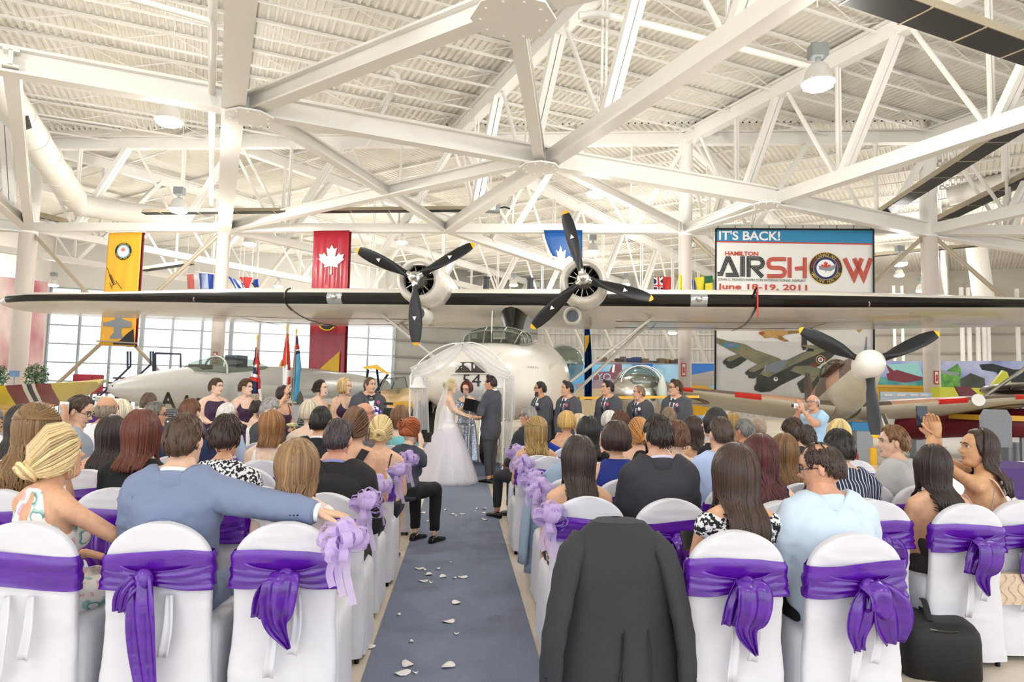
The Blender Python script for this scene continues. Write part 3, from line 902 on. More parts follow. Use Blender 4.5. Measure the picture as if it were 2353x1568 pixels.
for ps, m, lf in (([(1502, 655), (1523, 656), (1523, 659), (1502, 658)], M_FR, .03), ([(1510, 636), (1514, 636), (1516, 666), (1512, 666)], M_FR, .03), ([(1503, 636), (1523, 653), (1521, 655), (1502, 639)], M_FW, .02), ([(1521, 636), (1524, 639), (1507, 657), (1504, 655)], M_FW, .02), ([(1508, 636), (1516, 636), (1518, 666), (1510, 666)], M_FW, .015), ([(1502, 653), (1523, 654), (1523, 661), (1502, 660)], M_FW, .015)):
    e.poly('cross', ps, m, t, lf)
flag('narrow yellow flag in front of the airshow column', [(1560, 628), (1567, 634), (1567, 668), (1561, 668)], [M_FY], 22.9, [1])
flag('blue and white wavy flag right of the airshow column', [(1584, 645), (1597, 644), (1598, 667), (1586, 667)], [M_FB, M_FW, M_FB, M_FW, M_FB], 33, [.2, .4, .6, .8, 1])
t = flag('yellow and green flag beside the airshow banner edge', [(1597, 638), (1638, 633), (1637, 668), (1599, 668)], [M_FY, M_FG], 33, [.5, 1])
Pl(P(1597, 638, 32.9), P(1638, 633, 32.9), P(1599, 668, 32.9)).poly('badge', [(1620, 652), (1637, 650), (1636, 668), (1620, 668)], M_FY, t, .03)

# ---- standing flags on poles behind the bridesmaids
def standing_flag(label, top, foot, y, bands, tip=None):
    """bands: list of (polygon pixels, material) drawn as folded cloth at depth y"""
    f = P(*foot, y); f.z = 0
    t = thing('flag_on_pole', label, 'flag', f, group='flags on poles behind the bridesmaids')
    b = MB(); tp = P(*top, y); f2 = V((tp.x+(P(*foot, y).x-tp.x)*1.3, y, 0.0)); b.tube([f2, tp], .018, 8); b.obj('pole', mat('varnished wood', '#c9a06a', .4), t, 40)
    b = MB(); b.lathe([(.02, 0), (.035, .03), (.02, .09), (.002, .14)], tp, 10); b.obj('finial', M_GOLD, t, 50)
    b = MB(); b.lathe([(.22, 0), (.22, .03), (.05, .07), (.03, .3)], f2, 16); b.obj('stand', M_GREY, t, 40)
    pln = Pl(V((0, y+.03, 0)), V((1, y+.03, 0)), V((0, y+.03, 1)))
    for i, (poly, m) in enumerate(bands):
        b = MB(); n = 7; (x0, y0), (x1, y1), (x2, y2), (x3, y3) = poly; g = []
        for j in range(7):
            v = j/6; row = []
            for q in range(n+1):
                u = q/n; x = lerp(lerp(x0, x1, u), lerp(x3, x2, u), v); yy = lerp(lerp(y0, y1, u), lerp(y3, y2, u), v)
                row.append(pln.at(x, yy)+V((0, .06*math.sin(u*7+v*.8)-.004*i, 0)))
            g.append(row)
        b.sheet(g); b.obj('cloth', m, t, 180, .004)


standing_flag('union flag on a pole between the second and third bridesmaids', (592, 779), (586, 912), 16.5, [
    ([(587, 800), (590, 798), (598, 905), (575, 905)], M_FN), ([(584, 822), (594, 822), (596, 838), (579, 838)], M_FR), ([(580, 838), (596, 838), (596, 846), (578, 843)], M_FW), ([(592, 800), (594, 820), (598, 915), (594, 900)], M_FR),
    ([(577, 858), (597, 862), (597, 870), (575, 865)], M_FW), ([(574, 866), (597, 870), (598, 880), (574, 874)], M_FR), ([(590, 900), (600, 893), (602, 925), (594, 915)], M_FW), ([(594, 905), (599, 900), (600, 925), (596, 916)], M_FR)])
standing_flag('red and white flag on a pole beside the third bridesmaid', (659, 756), (660, 915), 16.8, [
    ([(658, 765), (662, 768), (664, 838), (645, 842)], mat('flag orange red', '#dc4b3c', .6)), ([(650, 842), (665, 838), (664, 915), (648, 905)], M_FW), ([(661, 775), (664, 790), (666, 850), (661, 850)], M_FR), ([(659, 868), (667, 866), (666, 890), (661, 882)], M_FR)])
standing_flag('light blue ensign on a pole right of the third bridesmaid', (681, 765), (672, 925), 17, [
    ([(680, 775), (683, 772), (688, 815), (674, 820)], M_FN), ([(677, 795), (685, 790), (687, 800), (675, 806)], M_FR), ([(676, 806), (687, 802), (687, 806), (675, 810)], M_FW), ([(675, 820), (688, 812), (692, 850), (671, 880)], M_FLB), ([(671, 870), (690, 850), (684, 925), (668, 920)], mat('flag sky', '#3f9fd0', .6))])
# ================================================================== FLYING BOAT
from mathutils.bvhtree import BVHTree
M_HULL = mat('flying boat white paint', '#e9e5dc', .3, col2='#e2dcd0', scale=1.2, coat=.3)
M_WINGU = mat('wing white paint', '#f0ede4', .32, col2='#e8e2d6', scale=.7, coat=.25)
M_BOOT = mat('black de-icing boot', '#0d0e10', .28, coat=.3)
M_BLADE = mat('black propeller paint', '#16171c', .35)
M_TIP = mat('yellow blade tip', '#f0b914', .4)
M_ALU = mat('polished aluminium', '#c9c7c2', .25, metal=.9)
M_ENG = mat('dark engine metal', '#25231f', .4, metal=.6)
M_CGLASS = glass_mat('canopy glass', '#c9d2cc', .16)
M_SEAM = mat('panel seam', '#8e8a80', .6)


class Fr:
    """local frame: x along w, y along a (aft), z up"""
    def __init__(s, o, a, w=None):
        s.o = V(o); s.a = V(a).normalized(); s.w = V(w).normalized() if w else V((s.a.y, -s.a.x, 0)).normalized(); s.u = s.w.cross(s.a).normalized()

    def p(s, x, y, z): return s.o+s.w*x+s.a*y+s.u*z


def blade(fr, hub, ang, length, wmax, parent, pitch=30, root=.12, tip=True, sticker=True, flip=1):
    """one propeller blade with twist; plane spanned by fr.w / fr.u at hub"""
    d = fr.w*math.cos(ang)+fr.u*math.sin(ang); c = (-fr.w*math.sin(ang)+fr.u*math.cos(ang))
    prof = [(0, .10, .10), (.08, .10, .09), (.16, .16, .07), (.3, .24, .05), (.5, .27, .036), (.7, .26, .026), (.85, .22, .018), (.94, .16, .012), (.985, .09, .008), (1, .02, .004)]
    def ring(t, w, th):
        tw = R(lerp(pitch+18, pitch-12, t)); cw = c*math.cos(tw)*flip+fr.a*math.sin(tw); cn = d.cross(cw).normalized()
        o = hub+d*(root+(length-root)*t); W = w/.27*wmax
        return [o+cw*(W/2*math.cos(q))+cn*(th*1.2*math.sin(q)) for q in [2*PI*i/14 for i in range(14)]]
    def at(t):
        for i in range(len(prof)-1):
            if prof[i][0] <= t <= prof[i+1][0]:
                k = (t-prof[i][0])/(prof[i+1][0]-prof[i][0]); return tuple(lerp(prof[i][j], prof[i+1][j], k) for j in range(3))
    ts = [0, .08, .16, .23, .3, .4, .5, .6, .7, .8, .88, .945]
    b = MB(); b.rings([ring(*at(t)) for t in ts]); o = b.obj('blade', M_BLADE, parent, 60)
    if tip:
        b = MB(); b.rings([ring(*at(t)) for t in (.945, .96, .975, .985, .995, 1)]); b.obj('blade_tip', M_TIP, o, 60)
    if sticker:
        q = hub+d*(root+(length-root)*.55)-fr.a*.09; b = MB()
        b.prism([(0, .07), (.055, -.04), (-.055, -.04)], q, c, d, -fr.a*.004); b.obj('triangle_sticker', M_PW, o)
    return o


BY = R(7.5)
BF = Fr(P(1090, 880, 13.0), (math.sin(BY), math.cos(BY), 0)); BF.o.z = 0
boat = thing('flying_boat', 'white twin engine flying boat with black wing leading edge and number 54', 'aircraft', BF.o)
# hull
secs = [(-.02, .16, 1.5, 1.86), (.06, .4, 1.34, 2.05), (.25, .68, 1.16, 2.22), (.6, .98, 1.0, 2.36), (1.1, 1.24, .9, 2.46), (1.8, 1.45, .84, 2.54), (2.6, 1.55, .8, 2.62), (3.6, 1.58, .8, 2.78), (5, 1.57, .8, 2.95), (7, 1.5, .8, 3.02), (9.5, 1.3, .95, 3.0), (12, .95, 1.4, 2.95), (15, .5, 1.95, 2.85), (17.5, .14, 2.4, 2.75)]
hull_r = []
for y, hw, zb, zt in secs:
    r = []; zm = lerp(zb, zt, .45)
    for i in range(40):
        q = 2*PI*i/40; cs, sn = math.cos(q), math.sin(q)
        x = hw*abs(cs)**.8*(1 if cs > 0 else -1)
        z = zm+(zt-zm)*abs(sn)**.9 if sn > 0 else zm-(zm-zb)*abs(sn)**.75*(1-.25*abs(cs))
        r.append(BF.p(x, y, z))
    hull_r.append(r)
b = MB(); b.rings(hull_r); hull = b.obj('hull', M_HULL, boat, 45)
_bm = bmesh.new(); _bm.from_mesh(hull.data); HB = BVHTree.FromBMesh(_bm); _bm.free()


def refine(o, n=2):
    bm_ = bmesh.new(); bm_.from_mesh(o.data); bmesh.ops.triangulate(bm_, faces=bm_.faces)
    for _ in range(n): bmesh.ops.subdivide_edges(bm_, edges=bm_.edges, cuts=1, use_grid_fill=True); bmesh.ops.triangulate(bm_, faces=bm_.faces)
    bm_.to_mesh(o.data); bm_.free()


def on_hull(p, lift=.012, d=None):
    d = d or BF.a; h = HB.ray_cast(p-d*6, d); return (h[0]-d*lift) if h[0] else p


def hull_patch(name, pts, m, lift=.015, parent=None, n=5, d=None):
    """patch given by four local (x,z) corners, laid on the bow from the front"""
    b = MB(); a, b_, c, e = [V((x, 0, z)) for x, z in pts]; g = []
    for j in range(n+1):
        g.append([])
        for i in range(n*2+1):
            u, v = i/(2*n), j/n; q = (a*(1-u)+b_*u)*(1-v)+(e*(1-u)+c*u)*v; g[-1].append(on_hull(BF.p(q.x, 1, q.z), lift, d))
    b.sheet(g); return b.obj(name, m, parent or boat, 180, .008)


def hz(px, py, y=13.3): q = P(px, py, y)-BF.o; return (q.dot(BF.w), q.z)


hull_patch('bow_window', [hz(1062, 834), hz(1112, 834), hz(1126, 858), hz(1050, 857)], mat('bow window glass', '#2c2521', .1, coat=.6))
hull_patch('nose_gear_door', [hz(1050, 890, 13.6), hz(1122, 890, 13.6), hz(1118, 940, 13.6), hz(1052, 940, 13.6)], mat('pale grey door', '#c9cbcd', .4), .01)
hull_patch('seam', [hz(1040, 862), hz(1135, 861), hz(1135, 862.2), hz(1040, 863.2)], M_SEAM, .016)
o = text('hull_number', '54', .34, (0, 0, 0), (1, 0, 0), (0, 1, 0), mat('hull number black', '#141414', .4), boat, 0, 'CENTER', 1.15); refine(o)
x0, z0 = hz(1090, 889)
for v in o.data.vertices:
    v.co = on_hull(BF.p(x0+v.co.x, 1, z0+v.co.y), .012)
o = text('hull_lettering', 'NARYL', .06, (0, 0, 0), (1, 0, 0), (0, 1, 0), M_SEAM, boat, 0, 'LEFT')
x0, z0 = hz(1228, 852, 15)
for v in o.data.vertices: v.co = on_hull(BF.p(x0+v.co.x, 1, z0+v.co.y), .012)
hull_patch('mast_base', [hz(1149, 812, 13.5), hz(1155, 812, 13.5), hz(1155, 835, 13.5), hz(1149, 835, 13.5)], M_HULL, .03)
# round wheel well panels and main wheels
for sx in (-1, 1):
    b = MB(); c = BF.p(sx*1.42, 1.9, 1.62); ax = (BF.w*sx-BF.a*.45).normalized()
    b.lathe([(.5, 0), (.5, .06), (.42, .1), (.02, .11)], c, 28, ax); b.obj('wheel_well_cover', mat('beige cover', '#cfc7b7', .4), boat, 40)
    t2 = MB(); c = BF.p(sx*1.52, 2.2, .62)
    prof = [(.3, -.2), (.52, -.21), (.6, -.15), (.62, 0), (.6, .15), (.52, .21), (.3, .2)]
    t2.lathe(prof, c, 32, BF.w); w = t2.obj('main_wheel', M_BLACK, boat, 50)
    for k in range(-2, 3):
        t2 = MB(); t2.lathe([(.615, k*.06-.006), (.628, k*.06), (.615, k*.06+.006)], c, 32, BF.w, cap=False); t2.obj('tread_rib', M_BLACK, w)
    t2 = MB(); t2.lathe([(.02, -.17), (.28, -.19), (.3, -.16), (.3, .16), (.28, .19), (.02, .17)], c, 24, BF.w); t2.obj('hub', M_ALU, w, 40)
    t2 = MB(); t2.tube([c, BF.p(sx*1.2, 2.0, 1.5)], .07, 8); t2.tube([c, BF.p(sx*1.2, 2.8, 1.4)], .05, 8); t2.obj('gear_leg', M_ALU, boat, 40)
c = BF.p(.13, 1.1, .4); b = MB(); b.lathe([(.2, -.11), (.36, -.13), (.4, -.07), (.4, .07), (.36, .13), (.2, .11)], c, 28, BF.w); w = b.obj('nose_wheel', M_BLACK, boat, 50)
b = MB(); b.lathe([(.02, -.1), (.2, -.12), (.2, .12), (.02, .1)], c, 20, BF.w); b.obj('hub', M_ALU, w, 40)
b = MB(); b.tube([c+BF.w*.17, BF.p(.3, 1.2, 1.1)], .05, 8); b.tube([c-BF.w*.17, BF.p(-.04, 1.2, 1.1)], .05, 8); b.obj('gear_leg', M_ALU, boat, 40)
# cockpit canopy: bars and panes
cs = [(1.95, .62, 2.52, 2.56), (2.25, .70, 2.56, 2.86), (2.6, .74, 2.6, 2.98), (3.3, .76, 2.68, 3.02), (3.9, .72, 2.78, 2.98)]
def cring(y, hw, zb, zt, n=10):
    return [BF.p(hw*math.cos(PI*i/n)*(1 if True else 1), y, zb+(zt-zb)*math.sin(PI*i/n)**.6) for i in range(n+1)]
rs = [cring(*c) for c in cs]
for i in range(len(rs)-1):
    for j in range(0, 10, 2):
        b = MB(); b.sheet([rs[i][j:j+3], rs[i+1][j:j+3]]); b.obj('canopy_pane', M_CGLASS, boat)
for r in rs[1:]:
    b = MB(); b.tube(r, .022, 6); b.obj('canopy_frame', mat('canopy frame', '#8d8f86', .4, metal=.4), boat, 60)
for j in range(0, 11, 2):
    b = MB(); b.tube([r[j] for r in rs], .016, 6); b.obj('canopy_frame', MATS['canopy frame'], boat, 60)
for sx in (-.33, .33):
    b = MB(); b.box(BF.p(sx, 3.0, 2.72), (.36, .1, .4)); b.obj('pilot_seat', mat('seat green grey', '#4d5149', .7), boat)
b = MB(); b.box(BF.p(0, 2.45, 2.62), (1.1, .12, .12)); b.obj('instrument_panel', M_ENG, boat)
b = MB(); b.tube([BF.p(-.05, 2.2, 2.6), BF.p(-.05, 2.2, 3.3)], .012, 5); b.obj('antenna_mast', M_WHITE, boat)
# side blisters
for sx in (-1, 1):
    b = MB(); b.ell(BF.p(sx*1.2, 9.2, 2.45), (.62, 1.0, .58), 18, 12); o = b.obj('blister', M_CGLASS, boat, 180)
    for k in range(3):
        b = MB(); q = [BF.p(sx*1.2+.64*math.cos(a), 8.7+k*.5, 2.45+.6*math.sin(a)) for a in [PI*i/12 for i in range(13)]]; b.tube(q, .018, 5); b.obj('blister_frame', M_WHITE, o)

# wing
WC = P(1172, 684, 19.2); WZ = WC.z
WF = Fr(WC, BF.a)
AF = [(1, .0), (.8, .035), (.6, .075), (.4, .1), (.25, .105), (.15, .092), (.08, .07), (.045, .055), (.015, .03), (0, 0), (.012, -.026), (.035, -.042), (.06, -.052), (.12, -.064), (.25, -.074), (.4, -.072), (.6, -.055), (.8, -.028), (1, -.003)]


def wsec(s, c, le=0., dz=0., th=1.):
    inc = .095
    return [WF.p(s, le+x*c, dz+z*c*th-x*c*inc) for x, z in AF]


def wing_secs(sgn):
    L = [(0, 4.5, 0, 0, 1), (3, 4.5, 0, 0, 1), (6, 4.5, 0, 0, 1), (8.5, 4.4, .03, 0, .98), (11, 3.9, .15, .0, .9), (13.8, 3.35, .3, 0, .8), (15.7, 3.0, .38, -.02, .95), (16.5, 2.6, .5, -.06, 1.0), (16.95, 1.9, .75, -.1, 1.0), (17.12, .9, 1.2, -.16, .9)]
    return [wsec(s*sgn, c, le, dz, th) for s, c, le, dz, th in L]


for sgn in (-1, 1):
    rs = wing_secs(sgn); n = len(AF)
    b = MB(); b.rings(rs, True, 0, closed=True)
    for i, f in enumerate(b.f):
        idx = [q % n for q in f]
        if len(f) == 4 and min(idx) >= 8 and max(idx) <= 11 and i < (len(rs)-1)*n and (i//n) < 7: b.m[i] = 1
    b.obj('wing_panel', [M_WINGU, M_BOOT], boat, 50)
    # boot clamps, landing lights, underside seams
    for s, lbl in ((6.75, 'boot_clamp'),):
        b = MB(); q = [WF.p(sgn*s, x*4.45, z*4.45*1.04-x*4.45*.095) for x, z in AF[6:14]]; b.tube(q, .028, 6); b.obj(lbl, M_PAINTB, boat, 60)
    b = MB(); q = [[WF.p(sgn*s, x*4.5, z*4.5*1.03-x*4.5*.095) for x, z in AF[8:12]] for s in (5.0, 5.45)]; b.sheet(q); b.obj('landing_light_window', mat('light window', '#b9bcc0', .1, metal=.5), boat, 60)
    b = MB(); b.ell(WF.p(sgn*5.22, -.03, 0), (.09, .05, .09)); b.obj('landing_light', M_ALU, boat, 60)
    b = MB(); b.tube([WF.p(sgn*9.6, -.02, -.06), WF.p(sgn*9.6, -.07, -.12), WF.p(sgn*9.6, -.02, -.18)], .018, 6); b.obj('mooring_ring', M_ALU, boat)
    for s0, x0_, s1, x1_ in ((3, .35, 15, .35), (3, .72, 14.6, .72), (6.75, .07, 6.9, .98), (9, .36, 9, .98), (11.5, .36, 11.5, .98), (4.2, .4, 4.2, .9), (13, .36, 13, .98)):
        b = MB(); pts = []
        for i in range(9):
            u = i/8; s = lerp(s0, s1, u); x = lerp(x0_, x1_, u); c = 4.5 if s < 8.5 else lerp(4.4, 2.9, (s-8.5)/6.1); le = 0 if s < 8.5 else lerp(.03, .42, (s-8.5)/6.1)
            th = 1 if s < 8.5 else lerp(.98, .7, (s-8.5)/6.1)
            z = -.076*math.sin(PI*min(1, max(0, x))**.55)*th
            zz = next(lerp(AF[k][1], AF[k+1][1], (x-AF[k][0])/(AF[k+1][0]-AF[k][0])) for k in range(9, len(AF)-1) if AF[k][0] <= x <= AF[k+1][0])
            pts.append(WF.p(sgn*s, le+x*c, zz*c*th-x*c*.095-.008))
        b.tube(pts, .008 if (s0 != 6.75) else .022, 5); b.obj('panel_seam', M_SEAM if s0 != 6.75 else M_PAINTB, boat)
# right wing pitot and red streamer
b = MB(); b.tube([WF.p(6.6, -.05, .02), WF.p(6.62, -.5, .22)], .03, 8); b.obj('pitot_tube', M_PAINTB, boat, 40)
b = MB(); b.sheet([[WF.p(6.63+.04*i, -.5, .22-.75*j/6-.02*i) for i in range(2)] for j in range(7)]); b.obj('red_streamer', M_FR, boat, None, .004)
# pylon
rs = []
for z, hw, y0, y1 in ((-.02, .62, .2, 3.4), (-.12, .56, .24, 3.4), (-.35, .42, .34, 3.3), (-.7, .31, .42, 3.2), (-1.1, .27, .4, 3.3), (-1.45, .3, .3, 3.5)):
    n = 20; rs.append([WF.p(hw*math.cos(2*PI*i/n), lerp(y0, y1, .5)+(y1-y0)/2*math.sin(2*PI*i/n)*(1), z-.2) for i in range(n)])
b = MB(); b.rings(rs); n = 20
for i, f in enumerate(b.f):
    if len(f) == 4 and all(11 <= (q % n) <= 19 for q in f): b.m[i] = 1 if all(12 <= (q % n) <= 18 for q in f) else 0
b.obj('pylon', [M_HULL, M_BOOT], boat, 60)
# engines
for (hx, hy, hd, angs, flip) in ((953, 638, 17.75, (29.5, 155, -87), 1), (1340, 640, 17.25, (106, -16.5, -135), 1)):
    hub = P(hx, hy, hd); nf = Fr(hub, BF.a)
    # cowling
    pr = [(.40, .62), (.42, .4), (.44, .36), (.50, .30), (.555, .32), (.60, .40), (.63, .55), (.645, .8), (.65, 1.2), (.63, 1.7)]
    b = MB(); b.lathe(pr, hub, 36, BF.a, cap=False); b.obj('cowling', M_HULL, boat, 60, .01)
    b = MB(); b.lathe([(.632, 1.05), (.66, 1.06), (.66, 1.1), (.632, 1.11)], hub, 36, BF.a, cap=False); b.obj('cowl_band', M_HULL, boat, 40)
    b = MB(); b.lathe([(.62, 1.65), (.6, 2.2), (.52, 3.2), (.4, 4.4), (.22, 5.6), (.03, 6.2)], hub+V((0, 0, .02)), 28, BF.a); b.obj('nacelle', M_HULL, boat, 60)
    b = MB(); b.lathe([(.02, .86), (.6, .86), (.6, .9), (.02, .9)], hub, 30, BF.a); b.obj('engine_plate', M_PAINTB, boat)
    b = MB(); b.lathe([(.06, .1), (.1, .2), (.12, .3), (.2, .36), (.23, .5), (.25, .85)], hub, 24, BF.a); b.obj('crankcase', mat('engine grey', '#6d6a64', .4, metal=.5), boat, 50)
    for k in range(14):
        a = 2*PI*k/14+.1; d = nf.w*math.cos(a)+nf.u*math.sin(a); yy = .55+.16*(k % 2)
        b = MB(); path = []; rr = []
        for q in range(13):
            path.append(hub+BF.a*yy+d*(.22+.028*q)); rr.append(.075 if q % 2 else .055)
        b.tube(path, rr, 8); o = b.obj('cylinder', M_ENG, boat)
        b = MB(); b.tube([hub+BF.a*(yy-.14)+d*.2, hub+BF.a*(yy-.1)+d*.5], .013, 5); b.obj('pushrod', M_ALU, o)
    b = MB(); b.box(hub+nf.u*.45+BF.a*.42, (.3, .14, .1), M=Matrix((nf.w, nf.a, nf.u)).transposed()); b.obj('intake_scoop', M_HULL, boat)
    # oil cooler scoop
    c = hub+nf.u*-.86+nf.w*(-.1 if hx < 1100 else -.3)+BF.a*.75
    b = MB(); b.lathe([(.13, .5), (.17, .12), (.2, .0), (.23, .04), (.25, .3), (.24, .9), (.1, 1.5)], c, 24, BF.a, cap=False); b.obj('oil_cooler_scoop', M_HULL, boat, 50, .008)
    b = MB(); b.lathe([(.18, .3), (.01, .31)], c, 20, BF.a); b.obj('scoop_core', M_PAINTB, boat)
    # propeller
    b = MB(); b.lathe([(.02, -.28), (.07, -.26), (.085, -.2), (.09, -.1), (.15, -.08), (.17, .0), (.15, .1), (.1, .14)], hub, 28, BF.a); pr_ = b.obj('propeller_hub', M_ALU, boat, 50)
    for a in angs:
        d = nf.w*math.cos(R(a))+nf.u*math.sin(R(a))
        b = MB(); b.tube([hub+d*.08, hub+d*.24], [.1, .085], 12); b.obj('blade_cuff', M_ALU, pr_, 40)
        blade(nf, hub, R(a), 1.84 if hx > 1100 else 1.8, .36, boat, 26, .2)
# exhaust stacks above the wing
for px in (1117, 1218):
    q = P(px, 668, 20.6); q.z = WZ+.25
    b = MB(); b.lathe([(.11, 0), (.1, .1), (.1, .5), (.125, .52), (.125, .56), (.09, .56), (.09, .3)], q, 16); b.obj('deck_stack', mat('stack charcoal', '#2a2d33', .4), boat, 40)
# struts
for sx in (-1, 1):
    for y0, y1, s1 in ((1.0, 2.0, 4.1), (2.6, 3.2, 4.0)):
        top = WF.p(sx*s1, y0, -.3-y0*.06); z0 = BF.p(sx*1.45, 5.2+y1*.6, 1.75 if y0 < 2 else 1.35)
        b = MB(); b.tube([z0, top], .085, 10, sy=.5); o = b.obj('wing_strut', M_HULL, boat, 50)
        b = MB(); b.box(top, (.16, .2, .06)); b.obj('strut_bracket', M_ALU, o)
# drain fittings under the wing
for px, py in ((1150, 733), (1080, 731), (1590, 744), (980, 742)):
    pass

# ================================================================== FIGHTER AT THE RIGHT
SY, SPT = R(13), R(11)
SF = Fr(P(1997, 838, 15.3), (math.sin(SY)*math.cos(SPT), math.cos(SY)*math.cos(SPT), -math.sin(SPT)), (math.cos(SY), -math.sin(SY), 0))
M_CB = mat('camouflage brown', '#77655a', .5); M_CT = mat('camouflage tan', '#c79d82', .5); M_UND = mat('fighter pale underside', '#d6d0bf', .4, col2='#cbc3ae', scale=1.5)
M_CAMO = mat('brown and tan camouflage', '#77655a', .5, col2='#c79d82', scale=.55, ramp=(.5, .51), detail=0)
spit = thing('fighter_plane', 'brown and tan fighter with white spinner and yellow tipped propeller', 'aircraft', (SF.o.x, SF.o.y, 0))
b = MB(); b.lathe([(.01, -.42), (.1, -.41), (.2, -.36), (.28, -.25), (.32, -.1), (.335, .08), (.33, .2)], SF.o, 32, SF.a); b.obj('spinner', mat('white spinner', '#eeece6', .3, coat=.4), spit, 60)
for a in (150, 27, -89):
    blade(SF, SF.o, R(a), 1.66, .34, spit, 22, .26, True, False)
fs = [(.2, .33, -.34, .33), (.5, .37, -.48, .36), (1.0, .41, -.62, .42), (1.6, .44, -.72, .5), (2.2, .46, -.78, .56), (3.0, .46, -.78, .6), (3.6, .45, -.72, .55), (4.4, .42, -.62, .5), (5.4, .33, -.42, .42), (6.4, .2, -.2, .36), (7.2, .06, .0, .3)]
rs = []
for y, hw, zb, zt in fs:
    rs.append([SF.p(hw*(abs(math.cos(q))**.85)*(1 if math.cos(q) > 0 else -1), y, (zt if math.sin(q) > 0 else -zb)*math.sin(q)*(1 if math.sin(q) > 0 else 1)) for q in [2*PI*i/32 for i in range(32)]])
b = MB(); b.rings(rs)
for i, f in enumerate(b.f):
    if len(f) == 4 and all((q % 32) <= 17 for q in f): b.m[i] = 1 if (i//32) in (2, 3, 6, 7) else 2
b.obj('fuselage', [M_UND, M_CT, M_CB], spit, 60)
for sx in (-1, 1):
    o = None
    for k in range(6):
        b = MB(); y = .75+k*.24; b.tube([SF.p(sx*.38, y, .22), SF.p(sx*.5, y+.06, .22), SF.p(sx*.55, y+.2, .2)], [.045, .05, .04], 8); b.obj('exhaust_stub', mat('exhaust brown', '#54402f', .5, metal=.4), spit, 50)
    b = MB(); b.tube([SF.p(sx*.4, .7, .22), SF.p(sx*.44, 2.1, .24)], [.05, .08], 8); b.obj('exhaust_fairing', M_CB, spit, 50)
# windscreen
wr = [[SF.p(hw*math.cos(PI*i/8), y, .5+h*math.sin(PI*i/8)**.7) for i in range(9)] for y, hw, h in ((2.7, .26, .04), (3.0, .29, .36), (3.7, .28, .42), (4.4, .2, .1))]
for i in range(3):
    b = MB(); b.sheet([wr[i], wr[i+1]]); b.obj('canopy_pane', M_CGLASS, spit, 60)
for r in wr[1:3]:
    b = MB(); b.tube(r, .025, 6); b.obj('canopy_frame', M_CB, spit, 60)
AF2 = [(1, 0), (.7, .045), (.4, .08), (.2, .078), (.08, .05), (.02, .026), (0, 0), (.02, -.024), (.08, -.04), (.2, -.05), (.4, -.05), (.7, -.03), (1, -.004)]
def ssec(s, sgn):
    u = abs(s)/5.6; c = 2.5*math.sqrt(max(.004, 1-max(0, (u-.1)/.9)**2.4)); le = 2.0+(.35*u**3)
    return [SF.p(s, le+x*c, -.62+.1*abs(s)+z*c*(1.15-.3*u)) for x, z in AF2]
for sgn in (-1, 1):
    ss = [.3, 1, 1.8, 2.6, 3.4, 4.2, 4.8, 5.2, 5.45, 5.58]
    b = MB(); b.rings([ssec(sgn*s, sgn) for s in ss])
    for i, f in enumerate(b.f):
        idx = [q % 13 for q in f]
        if len(f) == 4 and max(idx) <= 6: b.m[i] = 1 if (i//13) % 4 in (0, 3) else 2
    b.obj('wing', [M_UND, M_CB, M_CT], spit, 60)
    for s0, s1 in ((2.05, 2.7), (3.75, 4.15)):
        b = MB(); g = []
        for s in (s0, s1):
            r = ssec(sgn*s, sgn); g.append([p+(p-SF.p(sgn*s, 2.6, -.62+.1*s))*.012-SF.a*.008 for p in r[4:8]])
        b.sheet(g); b.obj('gun_patch', mat('red doped patch', '#c6251f', .35), spit)
    # underside roundel rings
    for rr, m, lf in ((.62, M_CB, .012), (.42, M_UND, .016), (.16, M_CB, .02)):
        b = MB(); ring = []
        for i in range(36):
            a = 2*PI*i/36; s = sgn*(3.9+rr*math.cos(a)); y = 3.1+rr*math.sin(a)*.9; u = abs(s)/5.6; c = 2.5*math.sqrt(max(.004, 1-max(0, (u-.1)/.9)**2.4)); x = min(.98, max(.02, (y-2.0-.35*u**3)/c))
            zz = next(lerp(AF2[k][1], AF2[k+1][1], (x-AF2[k][0])/(AF2[k+1][0]-AF2[k][0])) for k in range(6, 12) if AF2[k][0] <= x <= AF2[k+1][0])
            ring.append(SF.p(s, y, -.62+.1*abs(s)+zz*c*(1.15-.3*u)-lf))
        b.add(ring, [tuple(range(36))]); b.obj('roundel_ring', m, spit)
    # landing gear
    top = SF.p(sgn*.85, 2.5, -.72); f = V((top.x+sgn*.1, top.y-.35, .3))
    b = MB(); b.tube([top, f], .05, 8); b.obj('gear_leg', M_ALU, spit, 40)
    b = MB(); b.lathe([(.14, -.09), (.27, -.1), (.3, -.04), (.3, .04), (.27, .1), (.14, .09)], f, 24, SF.w); b.obj('wheel', M_BLACK, spit, 50)
    b = MB(); b.prism([(-.14, 0), (.2, 0), (.24, .6), (.1, 1.1), (-.1, 1.1)], f+SF.w*sgn*.13-V((0, 0, .12)), SF.a, (top-f).normalized(), SF.w*.02); b.obj('gear_door', M_UND, spit)
b = MB(); b.box(SF.p(.95, 3.3, -.88), (.6, .9, .3), M=Matrix((SF.w, SF.a, SF.u)).transposed()); b.obj('radiator', M_UND, spit)
b = MB(); b.rings([[SF.p(-.75+.17*math.cos(q), 2.55, -.83+.15*math.sin(q)) for q in [2*PI*i/20 for i in range(20)]], [SF.p(-.75+.15*math.cos(q), 3.3, -.8+.12*math.sin(q)) for q in [2*PI*i/20 for i in range(20)]]]); b.obj('oil_cooler', mat('oil cooler dark', '#3b3630', .5), spit, 50)
b = MB(); b.lathe([(.15, 0), (.15, .03), (.02, .04)], SF.p(2.9, 2.0, -.35), 20, SF.a); b.obj('wing_lamp', M_ALU, spit, 40)
